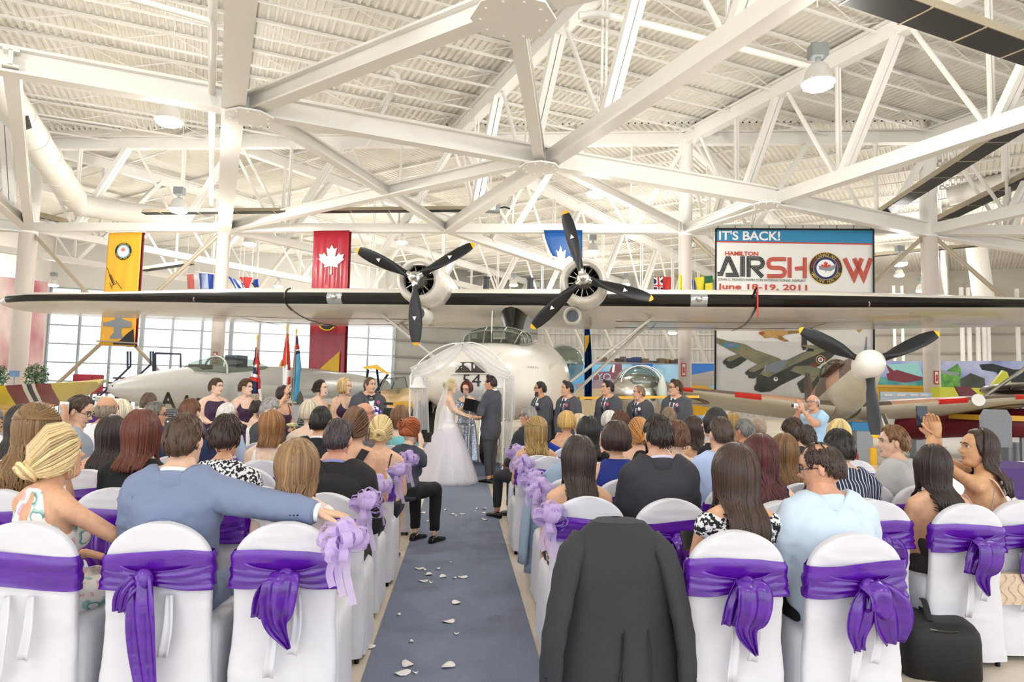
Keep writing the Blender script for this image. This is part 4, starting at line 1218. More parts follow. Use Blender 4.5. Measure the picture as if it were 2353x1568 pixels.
# tail surfaces
b = MB(); b.prism([(6.2, .2), (7.3, .3), (7.2, 1.2), (6.9, 1.4), (6.5, 1.0)], SF.o-SF.w*.05, SF.a, SF.u, SF.w*.1); b.obj('fin', M_CB, spit)
b = MB(); b.prism([(-1.5, 7.0), (1.5, 7.0), (1.2, 6.4), (.3, 6.1), (-.3, 6.1), (-1.2, 6.4)], SF.o+SF.u*.35, SF.w, SF.a, SF.u*.06); b.obj('tailplane', M_CT, spit)

# ================================================================== SILVER JET AT THE LEFT
M_SILV = mat('silver grey jet paint', '#c4c4c1', .32, metal=.15, coat=.2)
J0, J1 = P(249, 893, 15.0), P(720, 905, 21.5)
JF = Fr(J0, V((J1.x-J0.x, J1.y-J0.y, 0)))
jet = thing('silver_jet', 'silver grey jet with black letters on the nose beside the stairs', 'aircraft', (J0.x, J0.y, 0))
L = (J1-J0).length; rs = []
jz = lambda y: J0.z+(y/L)*.05
for y, r, dz in ((0, .03, 0), (.05, .1, 0), (.2, .18, .0), (.5, .27, .0), (1.0, .38, .02), (1.7, .5, .02), (2.6, .6, .0), (3.6, .68, -.02), (5, .74, -.02), (7, .74, 0), (9, .6, .05), (11, .4, .1)):
    c = JF.p(0, y, dz); rs.append([c+JF.w*r*.92*math.cos(q)+JF.u*r*math.sin(q) for q in [2*PI*i/32 for i in range(32)]])
b = MB(); b.rings(rs); jb = b.obj('fuselage', M_SILV, jet, 60)
_bm = bmesh.new(); _bm.from_mesh(jb.data); JB = BVHTree.FromBMesh(_bm); _bm.free()
cp = [(2.0, .3, .5), (2.4, .36, .74), (3.0, .4, .88), (3.6, .4, .92), (4.3, .36, .86), (5.0, .25, .66)]
cr = [[JF.p(hw*math.cos(PI*i/10), y, .42+(zt-.42)*math.sin(PI*i/10)**.7) for i in range(11)] for y, hw, zt in cp]
for i in range(len(cr)-1):
    b = MB(); b.sheet([cr[i], cr[i+1]]); b.obj('canopy_pane', M_CGLASS, jet, 60)
for i in (0, 2, 5):
    b = MB(); b.tube(cr[i], .028, 6); b.obj('canopy_frame', M_SILV, jet, 60)
for side in (0, 10):
    b = MB(); b.tube([r[side] for r in cr], .03, 6); b.obj('canopy_sill', M_SILV, jet, 60)
b = MB(); b.box(JF.p(0, 3.7, .7), (.4, .4, .5), M=Matrix((JF.w, JF.a, JF.u)).transposed()); b.obj('ejection_seat', mat('seat blue grey', '#5c6773', .7), jet)
b = MB(); b.box(JF.p(0, 2.5, .52), (.5, .3, .25), M=Matrix((JF.w, JF.a, JF.u)).transposed()); b.obj('cockpit_coaming', M_PAINTB, jet)
for k in (-.05, .06):
    b = MB(); b.ell(JF.p(k, .07, .05)-JF.a*.02, (.018, .02, .025)); b.obj('camera_port', M_PAINTB, jet)
for ch, px, py, sz in (('A', 371, 936, .5), ('A', 414, 943, .5), ('P', 449, 950, .5)):
    o = text('jet_letter', ch, sz, (0, 0, 0), (1, 0, 0), (0, 1, 0), M_PAINTB, jet, 0, bold=.012); refine(o, 3)
    for v in o.data.vertices:
        q = P(px+(v.co.x*95), py-(v.co.y*100)-v.co.x*-8, 16.0); d = (q-CO).normalized(); h = JB.ray_cast(CO+d*5, d); v.co = (h[0]-d*.012) if h[0] else q
# wings, tip tank, intakes, gear
for sgn in (-1, 1):
    b = MB(); b.prism([(4.2, .6*sgn), (4.6, 5.2*sgn), (6.0, 5.2*sgn), (7.2, .6*sgn)], JF.p(0, 0, -.3), JF.a, JF.w, JF.u*.14); b.obj('wing', M_SILV, jet)
    b = MB(); b.rings([[JF.p(sgn*.72+.22*math.cos(q), y, -.12+.3*math.sin(q)*s) for q in [2*PI*i/16 for i in range(16)]] for y, s in ((3.2, .8), (3.4, 1), (6.5, .9))]); b.obj('intake', M_SILV, jet, 60)
    b = MB(); b.tube([JF.p(sgn*.9, 5.0, -.5), V((JF.p(sgn*1.0, 5.0, 0).x, JF.p(sgn*1.0, 5.0, 0).y, .3))], .05, 8); b.obj('gear_leg', M_ALU, jet)
    b = MB(); q = JF.p(sgn*1.0, 5.0, 0); b.lathe([(.1, -.08), (.26, -.09), (.28, 0), (.26, .09), (.1, .08)], (q.x, q.y, .28), 20, JF.w); b.obj('wheel', M_BLACK, jet, 50)
b = MB(); q = JF.p(0, 1.4, 0); b.tube([JF.p(0, 1.4, -.4), V((q.x, q.y, .2))], .05, 8); b.obj('gear_leg', M_ALU, jet)
b = MB(); b.lathe([(.08, -.06), (.2, -.07), (.22, 0), (.2, .07), (.08, .06)], (q.x, q.y, .22), 20, JF.w); b.obj('wheel', M_BLACK, jet, 50)

# ================================================================== STRIPED WING AT THE LEFT EDGE
sw = thing('display_wing', 'yellow aircraft wing with maroon navy and white stripes', 'aircraft wing', P(60, 960, 14))
# sections: (top px at LE, y), (underside TE px, y) along the span, with depth falling away to the right
def swsec(xl, yl, xt, yt, d):
    a = P(xl, yl, d); c = P(xt, yt, d+1.1); m = (a+c)/2; up_ = V((0, 0, .07)); n = 6
    return [a, a*.8+c*.2+V((0, .15, .1)), m+V((0, .3, .12)), a*.2+c*.8+V((0, .2, .06)), c, m-V((0, .0, .02)), a*.85+c*.15-V((0, 0, .03))]
SW = [(-70, 889, -60, 962, 12.4), (12, 886, 48, 948, 13), (50, 884, 78, 943, 13.4), (60, 883.5, 88, 942, 13.5), (72, 883, 98, 940, 13.6), (80, 882.5, 104, 939, 13.7), (116, 881, 142, 931, 14.1), (185, 878, 200, 912, 14.9), (222, 877.5, 222, 895, 15.3), (228, 882, 229, 886, 15.45)]
cols = [('#e8cf1c', 'wing yellow'), ('#7a1f2c', 'wing maroon'), ('#e6e4dc', 'wing white'), ('#1d2a44', 'wing navy'), ('#e6e4dc', 'wing white'), ('#7a1f2c', 'wing maroon'), ('#d9c65a', 'wing pale yellow'), ('#d9c65a', 'wing pale yellow'), ('#d9c65a', 'wing pale yellow')]
for i in range(len(SW)-1):
    b = MB(); b.rings([swsec(*SW[i]), swsec(*SW[i+1])], True); b.obj('wing_stripe', mat(cols[i][1], cols[i][0], .35, coat=.2), sw, 50)
for px in (20, 110, 190):
    p = P(px, 930, 14.3); b = MB(); b.tube([V((p.x, p.y+.4, p.z)), V((p.x, p.y+.4, 0))], .04, 6); b.obj('support_leg', M_GREY, sw)
# ================================================================== BACKGROUND EXHIBITS
def box_at(b, x0, y0, x1, y1, d, depth):
    """box whose front face fills the picture rectangle at distance d"""
    p, q = P(x0, y1, d), P(x1, y0, d); c = (p+q)/2; b.box((c.x, c.y+depth/2, c.z), (abs(q.x-p.x), depth, abs(q.z-p.z))); return b


# murals ------------------------------------------------------------
def mural(name, label, x0, y0, x1, y1, d0, d1, prints, m):
    a, b_ = P(x0, y0, d0), P(x1, y0, d1); z0, z1 = P(x0, y1, d0).z, a.z
    pl_ = Pl(up(a, 0), up(b_, 0), up(a, 1)); t = thing(name, label, 'mural', up(a, 0))
    b = MB(); n = pl_.n*-.06; q = [up(a, 0.), up(b_, 0.), up(b_, b_.z), up(a, z1)]; b.add(q+[v+n for v in q], [(0, 1, 2, 3), (7, 6, 5, 4), (0, 4, 5, 1), (1, 5, 6, 2), (2, 6, 7, 3), (3, 7, 4, 0)]); b.obj('panel', m, t)
    for nm, pts, mm, lf in prints: pl_.poly(nm, pts, mm, t, lf, .004)
    return t, pl_


M_SKYM = mat('mural sky', '#4f9fd6', .5, col2='#a9d3ea', scale=.5, ramp=(.4, .7)); M_MPLN = mat('mural plane maroon', '#7a4a5a', .5); M_MGRD = mat('mural ground', '#b9a98a', .5); M_MBL = mat('mural deep blue', '#2a6cc0', .5)
t, pl_ = mural('wall_mural', 'blue sky mural with a maroon training plane behind the groomsmen', 1308, 838, 1640, 836, 34, 34, [
    ('print', [(1312, 905), (1360, 878), (1440, 890), (1470, 920), (1470, 960), (1312, 960)], M_MGRD, .012), ('print', [(1362, 856), (1400, 854), (1408, 836), (1428, 836), (1430, 862), (1420, 872), (1365, 880)], M_MPLN, .016), ('print', [(1318, 884), (1400, 868), (1440, 886), (1400, 892), (1330, 894)], mat('mural wing', '#8f7f8c', .5), .02),
    ('print', [(1450, 838), (1500, 836), (1500, 850), (1462, 846)], M_MBL, .014), ('print', [(1500, 860), (1512, 845), (1524, 852), (1520, 868), (1506, 870)], M_PSKY, .018), ('print', [(1560, 836), (1640, 836), (1640, 870), (1600, 880), (1570, 860)], M_MBL, .012), ('print', [(1408, 838), (1413, 838), (1411, 856), (1406, 856)], M_PW, .02)], M_SKYM)
text('lettering', 'YO  A', .5, pl_.at(1371, 874, .03), *pl_.axes(), M_PSKY, t, .001)
M_SEAM2 = mat('mural stormy sky', '#6f7fc0', .5, col2='#c7cbe6', scale=.6, ramp=(.35, .7)); M_MGRN = mat('mural green hill', '#6fae3c', .5, col2='#3c7a3a', scale=3); M_MTEAL = mat('mural teal sea', '#2f7d80', .5, col2='#5fa9a0', scale=1.5)
mural('wall_mural', 'mural of warplanes over green hills and sea at the right', 2016, 830, 2430, 826, 33, 33, [
    ('print', [(2018, 866), (2128, 870), (2128, 930), (2018, 930)], M_MTEAL, .012), ('print', [(2040, 838), (2110, 834), (2120, 864), (2040, 868)], mat('mural cloud teal', '#8cc6c4', .5), .014), ('print', [(2036, 860), (2060, 850), (2120, 868), (2118, 874), (2080, 880), (2040, 874)], M_MAROON, .018), ('print', [(2036, 838), (2058, 856), (2046, 864)], M_MAROON, .02),
    ('print', [(2160, 862), (2200, 836), (2208, 850), (2204, 900), (2160, 920)], M_MGRN, .014), ('print', [(2158, 850), (2205, 858), (2200, 864), (2158, 858)], M_PGREY, .018), ('print', [(2250, 838), (2280, 836), (2330, 850), (2360, 848), (2400, 860), (2400, 890), (2300, 876), (2290, 856), (2256, 850)], M_PBLK, .016), ('print', [(2206, 872), (2230, 858), (2262, 870), (2264, 892), (2240, 896), (2208, 890)], M_DOL, .018)], M_SEAM2)
M_DUSK = mat('mural dusk sky', '#a9505a', .6, col2='#e6d8d0', scale=.35, ramp=(.3, .75))
a, c = P(-40, 676, 31.5), P(104, 690, 37.5)
t = thing('wall_mural', 'dusk sky mural with a dark aircraft on the left wall', 'mural', up(a, 0)); pl_ = Pl(up(a, 0), up(c, 0), up(a, 1))
b = MB(); b.add([up(a, 2.0), up(c, 2.0), up(c, 7.0), up(a, 6.4), up(a, 2.0)-pl_.n*.08, up(c, 2.0)-pl_.n*.08, up(c, 7.0)-pl_.n*.08, up(a, 6.4)-pl_.n*.08], [(0, 1, 2, 3), (7, 6, 5, 4), (0, 4, 5, 1), (1, 5, 6, 2), (2, 6, 7, 3), (3, 7, 4, 0)]); b.obj('panel', M_DUSK, t)
pl_.poly('print', [(-2, 722), (10, 736), (34, 736), (44, 760), (28, 756), (14, 748), (0, 738)], M_PBLK, t, .02)
# storage on the ledge of the arched wall
rng = random.Random(5)
for i in range(14):
    px = 1375+i*14+rng.uniform(-3, 3); hgt = rng.uniform(6, 20); c_ = rng.choice(['#4a3a2e', '#2b3f6b', '#8a6f45', '#5c5c58', '#d19a25', '#6d5a48'])
    b = box_at(MB(), px, 838-hgt, px+rng.uniform(8, 20), 838.6, 36+rng.uniform(0, 3), .8); b2_ = b.obj('storage_box', mat('stored '+c_, c_, .7)); tag(b2_, 'stored box number %s from the left on the ledge over the blue mural' % ('one two three four five six seven eight nine ten eleven twelve thirteen fourteen'.split()[i]), 'box', 'boxes on the ledge')
b = box_at(MB(), 1315, 838, 1640, 977, 35.5, 4.2); tag(b.obj('storage_block', M_GREY), 'grey storage block behind the blue mural with boxes on top', 'shelf')
# window decals: rows of little aircraft shapes on the glazing
b = MB(); rng = random.Random(2)
for j in range(5):
    for i in range(60):
        px = 215+i*11.6; py = 846+j*11+i*.06
        if 290 < px < 470 and py > 880: continue
        d = 46+(px-105)/800*6-.25; q = P(px, py, d); s = .1
        b.add([q+V((-s, 0, .03)), q+V((0, 0, 0)), q+V((s, 0, -.02)), q+V((0, 0, .045))], [(0, 1, 3), (1, 2, 3)])
tag(b.obj('window_decals', mat('grey decal', '#6f7780', .6)), 'rows of tiny aircraft shaped decals on the glazed doors', 'decals', kind='stuff')
# potted trees
def potted_tree(px, py, d, r, label, seed):
    c = P(px, py, d); t = thing('potted_tree', label, 'tree', up(c, 0)); rng = random.Random(seed)
    b = MB(); b.lathe([(.22, 0), (.3, .45), (.32, .47), (.28, .47), (.27, .4)], up(c, 0), 18); b.obj('pot', mat('purple pot', '#4a3050', .5), t, 40)
    b = MB(); b.tube([up(c, .4), up(c, c.z)], .035, 8); b.obj('trunk', mat('bark', '#6a5140', .8), t, 40)
    b = MB()
    for i in range(900):
        v_ = V((rng.gauss(0, 1), rng.gauss(0, 1), rng.gauss(0, 1))).normalized()*r*rng.random()**.4; v_.z *= 1.15; q = c+v_; a = V((rng.uniform(-1, 1), rng.uniform(-1, 1), rng.uniform(-1, .3))).normalized(); s = a.cross(V((0, 0, 1))).normalized()*.025
        b.add([q, q+a*.05+s, q+a*.1, q+a*.05-s], [(0, 1, 2, 3)])
    o = b.obj('foliage', mat('fig leaves', '#5d7f5a', .5, col2='#8fae8a', scale=6), t); o['kind'] = 'stuff'


potted_tree(84, 862, 21, .34, 'potted tree with grey green leaves right of the left column', 1); potted_tree(-8, 862, 20, .3, 'potted tree cut by the left picture edge', 2)
t = thing('lectern_sign', 'small blue sign on a pole beside the left column', 'sign', up(P(32, 880, 19), 0)); q = P(33, 859, 19)
b = MB(); b.box(q, (.26, .03, .17)); b.obj('sign_board', mat('slate blue', '#5f84a8', .5), t); b = MB(); b.tube([up(q, 0), q], .018, 8); b.obj('pole', M_GREY, t); b = MB(); b.lathe([(.2, 0), (.2, .02), (.03, .03)], up(q, 0), 16); b.obj('base', M_GREY, t)
# wooden slat bench
t = thing('slat_bench', 'long wooden slat bench under the striped wing', 'bench', up(P(60, 980, 13.6), 0))
for k_ in range(6):
    y = 934+k_*10.5; a, c = P(-60, y+1, 12.9), P(124, y-1, 13.4)
    b = MB(); b.beam(a, c, .1, .06); b.obj('slat', mat('honey wood', '#b99655', .5, col2='#a27f42', scale=4, stretch=(1, 8, 8)), t)
for px in (-20, 50, 115):
    a = P(px, 930, 13.4); b = MB(); b.box((a.x, a.y+.05, a.z/2), (.08, .08, a.z)); b.obj('leg', mat('honey wood', '#b99655', .5), t)
# red trolley, donation sign and table
t = thing('tool_chest', 'red metal tool chest behind the striped wing', 'chest', up(P(190, 880, 22), 0)); b = box_at(MB(), 165, 861, 214, 905, 22, .6); b.obj('chest_body', mat('red enamel', '#b02a3c', .4), t)
for k_ in range(3): b = box_at(MB(), 168, 865+k_*12, 211, 874+k_*12, 21.97, .03); b.obj('drawer', mat('red enamel', '#b02a3c', .4), t)
for px in (168, 210):
    q = P(px, 905, 22.2); b = MB(); b.tube([up(q, q.z), up(q, 0)], .04, 8); b.obj('leg', M_GREY, t)
t = thing('donation_stand', 'white donation sign standing on a box', 'sign', up(P(240, 960, 12.5), 0))
b = box_at(MB(), 217, 911, 262, 933, 12.5, .03); b.obj('sign_board', mat('cream card', '#e9e7dc', .6), t)
pl_ = Pl(P(217, 911, 12.49), P(262, 911, 12.49), P(217, 933, 12.49)); ux, uy = pl_.axes()
for k_, s_ in enumerate(('Your Donations', 'Keep Us Flying!', 'Thank You')): text('lettering', s_, .062, pl_.at(239.5, 918+k_*6, .01), ux, uy, M_PBLK, t, .001, 'CENTER', .8)
b = box_at(MB(), 204, 933, 246, 952, 12.4, .3); b.obj('donation_box', mat('white box', '#dcdad2', .5), t); b = box_at(MB(), 218, 936, 224, 938, 12.39, .02); b.obj('slot', M_PBLK, t)
b = MB(); a = P(240, 958, 12.6); b.box((a.x, a.y, (a.z)/2), (1.2, .5, a.z)); b.obj('table', mat('purple table cloth', '#3d1c6e', .7), t)
# boarding stairs
t = thing('boarding_stairs', 'black tubular boarding stairs in front of the glazed doors', 'stairs', up(P(270, 950, 16.5), 0)); M_NAVY = mat('dark navy tube', '#20283c', .4)
D = 19.5
for s_ in (0, .8):
    f = lambda x, y: P(x, y, D+s_)
    for pts in ([(190, 948), (300, 842), (300, 808), (293, 808), (293, 850)], [(222, 952), (346, 838), (346, 808), (352, 808), (352, 905)], [(300, 870), (300, 908)], [(357, 812), (415, 814), (415, 850)], [(357, 812), (357, 890)]):
        b = MB(); b.tube([f(*q) for q in pts], .03, 8); b.obj('handrail', M_NAVY, t, 60)
for k_ in range(7):
    y = 936-k_*11; x = 225+k_*11; a, c = P(x, y, D), P(x, y, D+.8); b = MB(); b.box((a+c)/2, (.34, .8, .05)); b.obj('step', mat('maroon tread', '#4a2a30', .6), t)
for px in (300, 352, 225):
    q = P(px, 900, D+.4); b = MB(); b.tube([up(q, q.z), up(q, 0)], .03, 6); b.obj('leg', M_NAVY, t)
# info panels on slanted stands
for i, (x0, y0, x1, y1, d, l) in enumerate(((372, 940, 425, 965, 13.2, 'slanted dark information panel below the jet letters'), (678, 958, 716, 985, 11.6, 'slanted dark information panel beside the third bridesmaid'))):
    t = thing('info_panel', l, 'sign', up(P((x0+x1)/2, y1, d), 0)); a, b_, c, e = P(x0, y1, d), P(x1, y1, d), P(x1+8, y0, d+.25), P(x0+8, y0, d+.25)
    b = MB(); n = V((0, 0, -.02)); b.add([a, b_, c, e, a+n, b_+n, c+n, e+n], [(0, 1, 2, 3), (7, 6, 5, 4), (0, 4, 5, 1), (1, 5, 6, 2), (2, 6, 7, 3), (3, 7, 4, 0)]); b.obj('panel', mat('charcoal panel', '#3c4046', .4), t)
    for k_ in range(4):
        u = .15+.2*k_; s_ = a.lerp(e, u)+V((0, -.004, .006)); e_ = b_.lerp(c, u)+V((0, -.004, .006)); b = MB(); b.beam(s_.lerp(e_, .1), s_.lerp(e_, .75 if k_ % 2 else .9), .02, .002); b.obj('text_line', M_PW, t)
    m_ = (a+b_+c+e)/4; b = MB(); b.tube([up(m_, 0), m_], .03, 8); b.obj('post', M_GREY, t)
# yellow trainer left of the arch
M_YT = mat('trainer yellow', '#eab422', .4, coat=.2)
yt = thing('yellow_trainer', 'yellow open cockpit trainer behind the left arch post', 'aircraft', up(P(900, 990, 15.5), 0)); D = 16.5
b = MB(); pts = [P(700, 940, D+3.5), P(780, 938, D+2), P(860, 935, D+.8), P(930, 938, D), P(985, 945, D-.3)]; b.tube(spl(pts, 4), [.2+.34*smoothstep(0, 1, i/16) for i in range(17)], 18); b.obj('fuselage', mat('trainer beige', '#d9b98a', .4), yt, 60)
b = MB(); b.rings([[P(x, y, D-.6+k_*1.6) for x, y in ((834, 843), (866, 838), (894, 858), (893, 862), (862, 848), (836, 848))] for k_ in (0, 1)]); b.obj('canopy_cover', M_YT, yt)
for a, c in (((846, 850), (838, 905)), ((892, 860), (860, 905)), ((866, 848), (872, 905))):
    b = MB(); b.tube([P(*a, D-.2), P(*c, D)], .03, 6); b.obj('cover_strut', M_NAVY, yt)
ws = [[P(x+s_*26, y+s_*-2, D-.5+s_*.7) for x, y in ((872, 900), (884, 872), (905, 868), (912, 905))] for s_ in (0, 1)]
b = MB(); b.sheet(ws); b.obj('windscreen', M_CGLASS, yt, 60)
for r in ws: b = MB(); b.tube(r, .018, 6); b.obj('windscreen_frame', M_GREY, yt)
b = MB(); b.prism([(-.1, 0), (2.2, .1), (2.3, .5), (.1, .7)], P(905, 935, D-1.2), V((1, 0, 0)), V((0, 1, .05)), V((0, 0, .09))); b.obj('lower_wing', M_YT, yt)
b = MB(); q = P(935, 962, D-.5); b.tube([q, V((q.x, q.y, .3))], .04, 8); b.obj('gear_leg', M_GREY, yt); b = MB(); b.lathe([(.1, -.07), (.28, -.08), (.3, 0), (.28, .08), (.1, .07)], (q.x, q.y, .3), 20, V((1, .1, 0))); b.obj('wheel', M_BLACK, yt, 50)
q = P(760, 960, D+2.2); b = MB(); b.tube([q, V((q.x, q.y, 0))], .05, 8); b.obj('tail_support', M_GREY, yt)
b = MB(); b.prism([(0, 0), (.62, 0), (.4, .95), (.3, 1.05)], P(623, 895, 24), V((1, 0, 0)), V((0, 0, 1)), V((0, .1, 0))); o = b.obj('aircraft_fin', M_YT); tag(o, 'yellow aircraft fin with red and blue flash before the glazed doors', 'aircraft fin')
for k_, c_ in enumerate(('#b02a30', '#e9e6de', '#22386e')):
    b = MB(); b.box(P(630+k_*3.2, 888, 23.97), (.045, .02, .3)); b.obj('fin_flash', mat('flash '+c_, c_, .4), o)
b = MB(); q = P(630, 905, 24.1); b.tube([up(q, q.z+.2), up(q, 0)], .05, 8); b.obj('stand', M_GREY, o)
b = MB(); b.rings([[P(x, y, 15+s_*.3) for x, y in ((681, 930), (683, 910), (690, 897), (696, 910), (699, 930))] for s_ in (0, 1)]); o = b.obj('drop_tank', mat('dark olive drab', '#3f4236', .5), None, 50); tag(o, 'dark pointed tank nose beside the red banner foot', 'fuel tank')
b = MB(); q = P(690, 930, 15.2); b.box((q.x, q.y, q.z/2), (.25, .25, q.z)); b.obj('stand', M_GREY, o)
# silver nose and spinner cone behind the groomsmen
t = thing('silver_aircraft', 'silver aircraft with bubble canopy behind the groomsmen', 'aircraft', up(P(1460, 960, 17.5), 0)); D = 17.5
b = MB(); b.tube(spl([P(1395, 912, D+.5), P(1440, 905, D), P(1490, 912, D+.3), P(1545, 930, D+1.5)], 4), [.12, .22, .34, .42, .48, .52, .55, .56, .56, .55, .52, .48, .4], 16); b.obj('fuselage', M_ALU, t, 60)
b = MB(); b.ell(P(1468, 880, D+.1), (.52, .6, .42), 18, 12); o = b.obj('bubble_canopy', M_CGLASS, t, 180)
for k_ in range(4):
    b = MB(); c = P(1468, 880, D+.1); b.tube([c+V((.53*math.cos(a), -.45+.3*k_, .43*math.sin(a))) for a in [PI*i/12 for i in range(13)]], .016, 5); b.obj('canopy_frame', M_ALU, o)
b = MB(); q = P(1521, 920, D-.5); b.lathe([(.1, 0), (.13, .15), (.12, .4), (.07, .62), (.01, .74)], q-V((0, 0, .1)), 18); b.obj('propeller_cone', mat('pale green grey', '#c6d0cc', .3), t, 60)
for px in (1440, 1520):
    q = P(px, 930, D+.3); b = MB(); b.tube([q, V((q.x, q.y, 0))], .05, 8); b.obj('gear_leg', M_GREY, t)
b = MB(); b.beam(P(1330, 915, 16.5), P(1600, 912, 16.5), .5, .06); b.obj('yellow_wing', M_YT, t)
# grey and yellow aircraft between the column and the airshow banner
t = thing('grey_yellow_plane', 'grey and yellow aircraft tail left of the airshow banner', 'aircraft', up(P(1605, 910, 27), 0)); D = 27
b = MB(); b.rings([[P(x, y, D+s_*.8) for x, y in ((1578, 864), (1640, 852), (1640, 886), (1625, 890), (1578, 884))] for s_ in (0, 1)]); b.obj('grey_wing', mat('light grey paint', '#b9b6b2', .4), t)
b = MB(); b.rings([[P(x, y, D-.2+s_*.8) for x, y in ((1578, 884), (1625, 889), (1642, 895), (1642, 955), (1578, 955))] for s_ in (0, 1)]); b.obj('yellow_body', M_YT, t)
# column signs
for px, py, d, s_ in ((1571, 850, C3.y-.27, 1.), (2152, 868, C4.y-.3, 1.), (494, 822, C2.y-.27, .9)):
    t = thing('column_sign', 'red framed arrow sign on the column at %s' % ('the airshow banner' if px < 1600 and px > 1000 else 'the fighter propeller' if px > 2000 else 'the jet canopy'), 'sign', P(px, py, d)); q = P(px, py, d)
    b = MB(); b.box(q, (.16*s_, .02, .46*s_)); b.obj('plate', M_RED, t); b = MB(); b.box(q-V((0, .012, 0)), (.1*s_, .01, .38*s_)); b.obj('field', M_PW, t)
    b = MB(); b.prism([(-.03, .1), (.03, .1), (.03, -.06), (.05, -.06), (0, -.15), (-.05, -.06), (-.03, -.06)], q-V((0, .018, 0)), V((s_, 0, 0)), V((0, 0, s_)), V((0, -.004, 0))); b.obj('arrow', M_RED, t)
# right background: yellow crate plane, yellow fin, maroon fin, dark cowling, display board
t = thing('yellow_fuselage', 'yellow aircraft fuselage low behind the fighter wing', 'aircraft', up(P(2075, 905, 24), 0)); b = box_at(MB(), 2018, 889, 2128, 960, 24, 1.0); b.obj('body', M_YT, t); b = box_at(MB(), 2018, 887, 2128, 890, 23.9, 1.2); b.obj('top_rail', M_YT, t)
t = thing('yellow_green_tail', 'bright yellow green tail plane right of the rightmost column', 'aircraft', up(P(2280, 912, 22), 0)); M_LIME = mat('yellow green paint', '#d9d92e', .4)
b = MB(); b.prism([(0, 0), (1.0, 0), (.75, .72), (.62, .78)], P(2263, 906, 22), V((1, 0, 0)), V((0, 0, 1)), V((0, .1, 0))); b.obj('fin', M_LIME, t); b = box_at(MB(), 2160, 894, 2330, 960, 22.1, .5); b.obj('body', M_LIME, t)
b = MB(); b.prism([(0, 0), (.62, 0), (.25, .34), (-.18, .34)], P(2210, 915, 20.5), V((1, 0, 0)), V((0, 0, 1)), V((0, .08, 0))); o = b.obj('maroon_fin', M_MAROON); tag(o, 'maroon tail fin behind the right fighter wing', 'aircraft fin'); q = P(2216, 914, 20.6); b = MB(); b.tube([up(q, q.z), up(q, 0)], .04, 6); b.obj('stand', M_GREY, o)
t = thing('dark_cowling', 'glossy dark brown aircraft nose at the right edge', 'aircraft', up(P(2350, 930, 18), 0)); q = P(2345, 898, 18); b = MB(); b.ell(q, (.72, 1.2, .22), 24, 12); b.obj('cowling', mat('gloss dark brown', '#1c1512', .15, coat=.6), t, 180); b = MB(); b.tube([P(2262, 912, 17.6), P(2400, 815, 17.6)], .05, 8); b.obj('strut', M_ALU, t); b = MB(); b.tube([q, up(q, 0)], .06, 8); b.obj('support', M_GREY, t)
t = thing('display_board', 'low blue and white display board behind the fighter wing', 'sign', up(P(2080, 915, 19.5), 0)); b = box_at(MB(), 2024, 903, 2142, 960, 19.5, .06); b.obj('board', mat('pale blue board', '#c3d3de', .5), t)
for x0 in (2032, 2062, 2092, 2116): b = box_at(MB(), x0, 906, x0+18, 911, 19.48, .02); b.obj('picture', M_PW, t)
# clutter below the fighter wing
t = thing('maroon_aircraft', 'maroon aircraft body low behind the fighter at right', 'aircraft', up(P(2230, 990, 17.5), 0)); b = MB(); b.tube(spl([P(2070, 985, 20), P(2180, 975, 19), P(2300, 972, 18), P(2420, 975, 17.5)], 4), .38, 14); b.obj('body', M_MAROON, t, 60); b = box_at(MB(), 2250, 958, 2420, 966, 17.2, 1.2); b.obj('yellow_wing', M_YT, t)
for px in (2110, 2320): q = P(px, 990, 18.3); b = MB(); b.box((q.x, q.y, .25), (.3, .3, .5)); b.obj('stand', M_GREY, t)
b = box_at(MB(), 1958, 972, 2004, 990, 16.8, .5); o = b.obj('blue_bench', mat('bright blue vinyl', '#1f7fb8', .4)); tag(o, 'bright blue bench under the fighter', 'bench'); q = P(1980, 990, 17); b = MB(); b.box((q.x, q.y, q.z/2), (.4, .3, q.z)); b.obj('base', M_GREY, o)
q = P(2006, 996, 16.2); b = MB(); b.lathe([(.07, 0), (.08, .02), (.08, .38), (.06, .4)], up(q, 0), 16); tag(b.obj('wheel_chock', M_YT, None, 40), 'yellow marker drum under the fighter propeller', 'drum')
# striped reception table at the right
t = thing('reception_table', 'table with white cloth and purple runner at the right edge', 'table', up(P(2290, 1090, 7.6), 0)); a = P(2180, 995, 7.4); c = P(2560, 1012, 8.2); zt = .76
b = MB(); d = (up(c, 0)-up(a, 0)); n = V((-d.y, d.x, 0)).normalized()*.75; f = [up(a, 0), up(c, 0), up(c, 0)+n, up(a, 0)+n]
b.add([p+V((0, 0, .01)) for p in f]+[p+V((0, 0, zt)) for p in f], [(3, 2, 1, 0), (4, 5, 6, 7), (0, 1, 5, 4), (1, 2, 6, 5), (2, 3, 7, 6), (3, 0, 4, 7)]); b.obj('white_cloth', M_COVER if 'M_COVER' in globals() else mat('white linen', '#f3f3f7', .6), t)
nn = -n.normalized()*.012; b = MB(); d1 = d.normalized(); p0 = up(a, 0)+d1*.4
b.add([p0+V((0, 0, zt+.006))+nn, p0+d1*1.5+V((0, 0, zt+.006))+nn, p0+d1*1.5+V((0, 0, .2))+nn, p0+d1*.9+V((0, 0, .25))+nn, p0+V((0, 0, zt+.006))+n, p0+d1*1.5+V((0, 0, zt+.006))+n], [(0, 3, 2, 1), (0, 1, 5, 4)]); b.obj('purple_runner', mat('purple satin runner', '#3d1c6e', .5), t, None, .006)
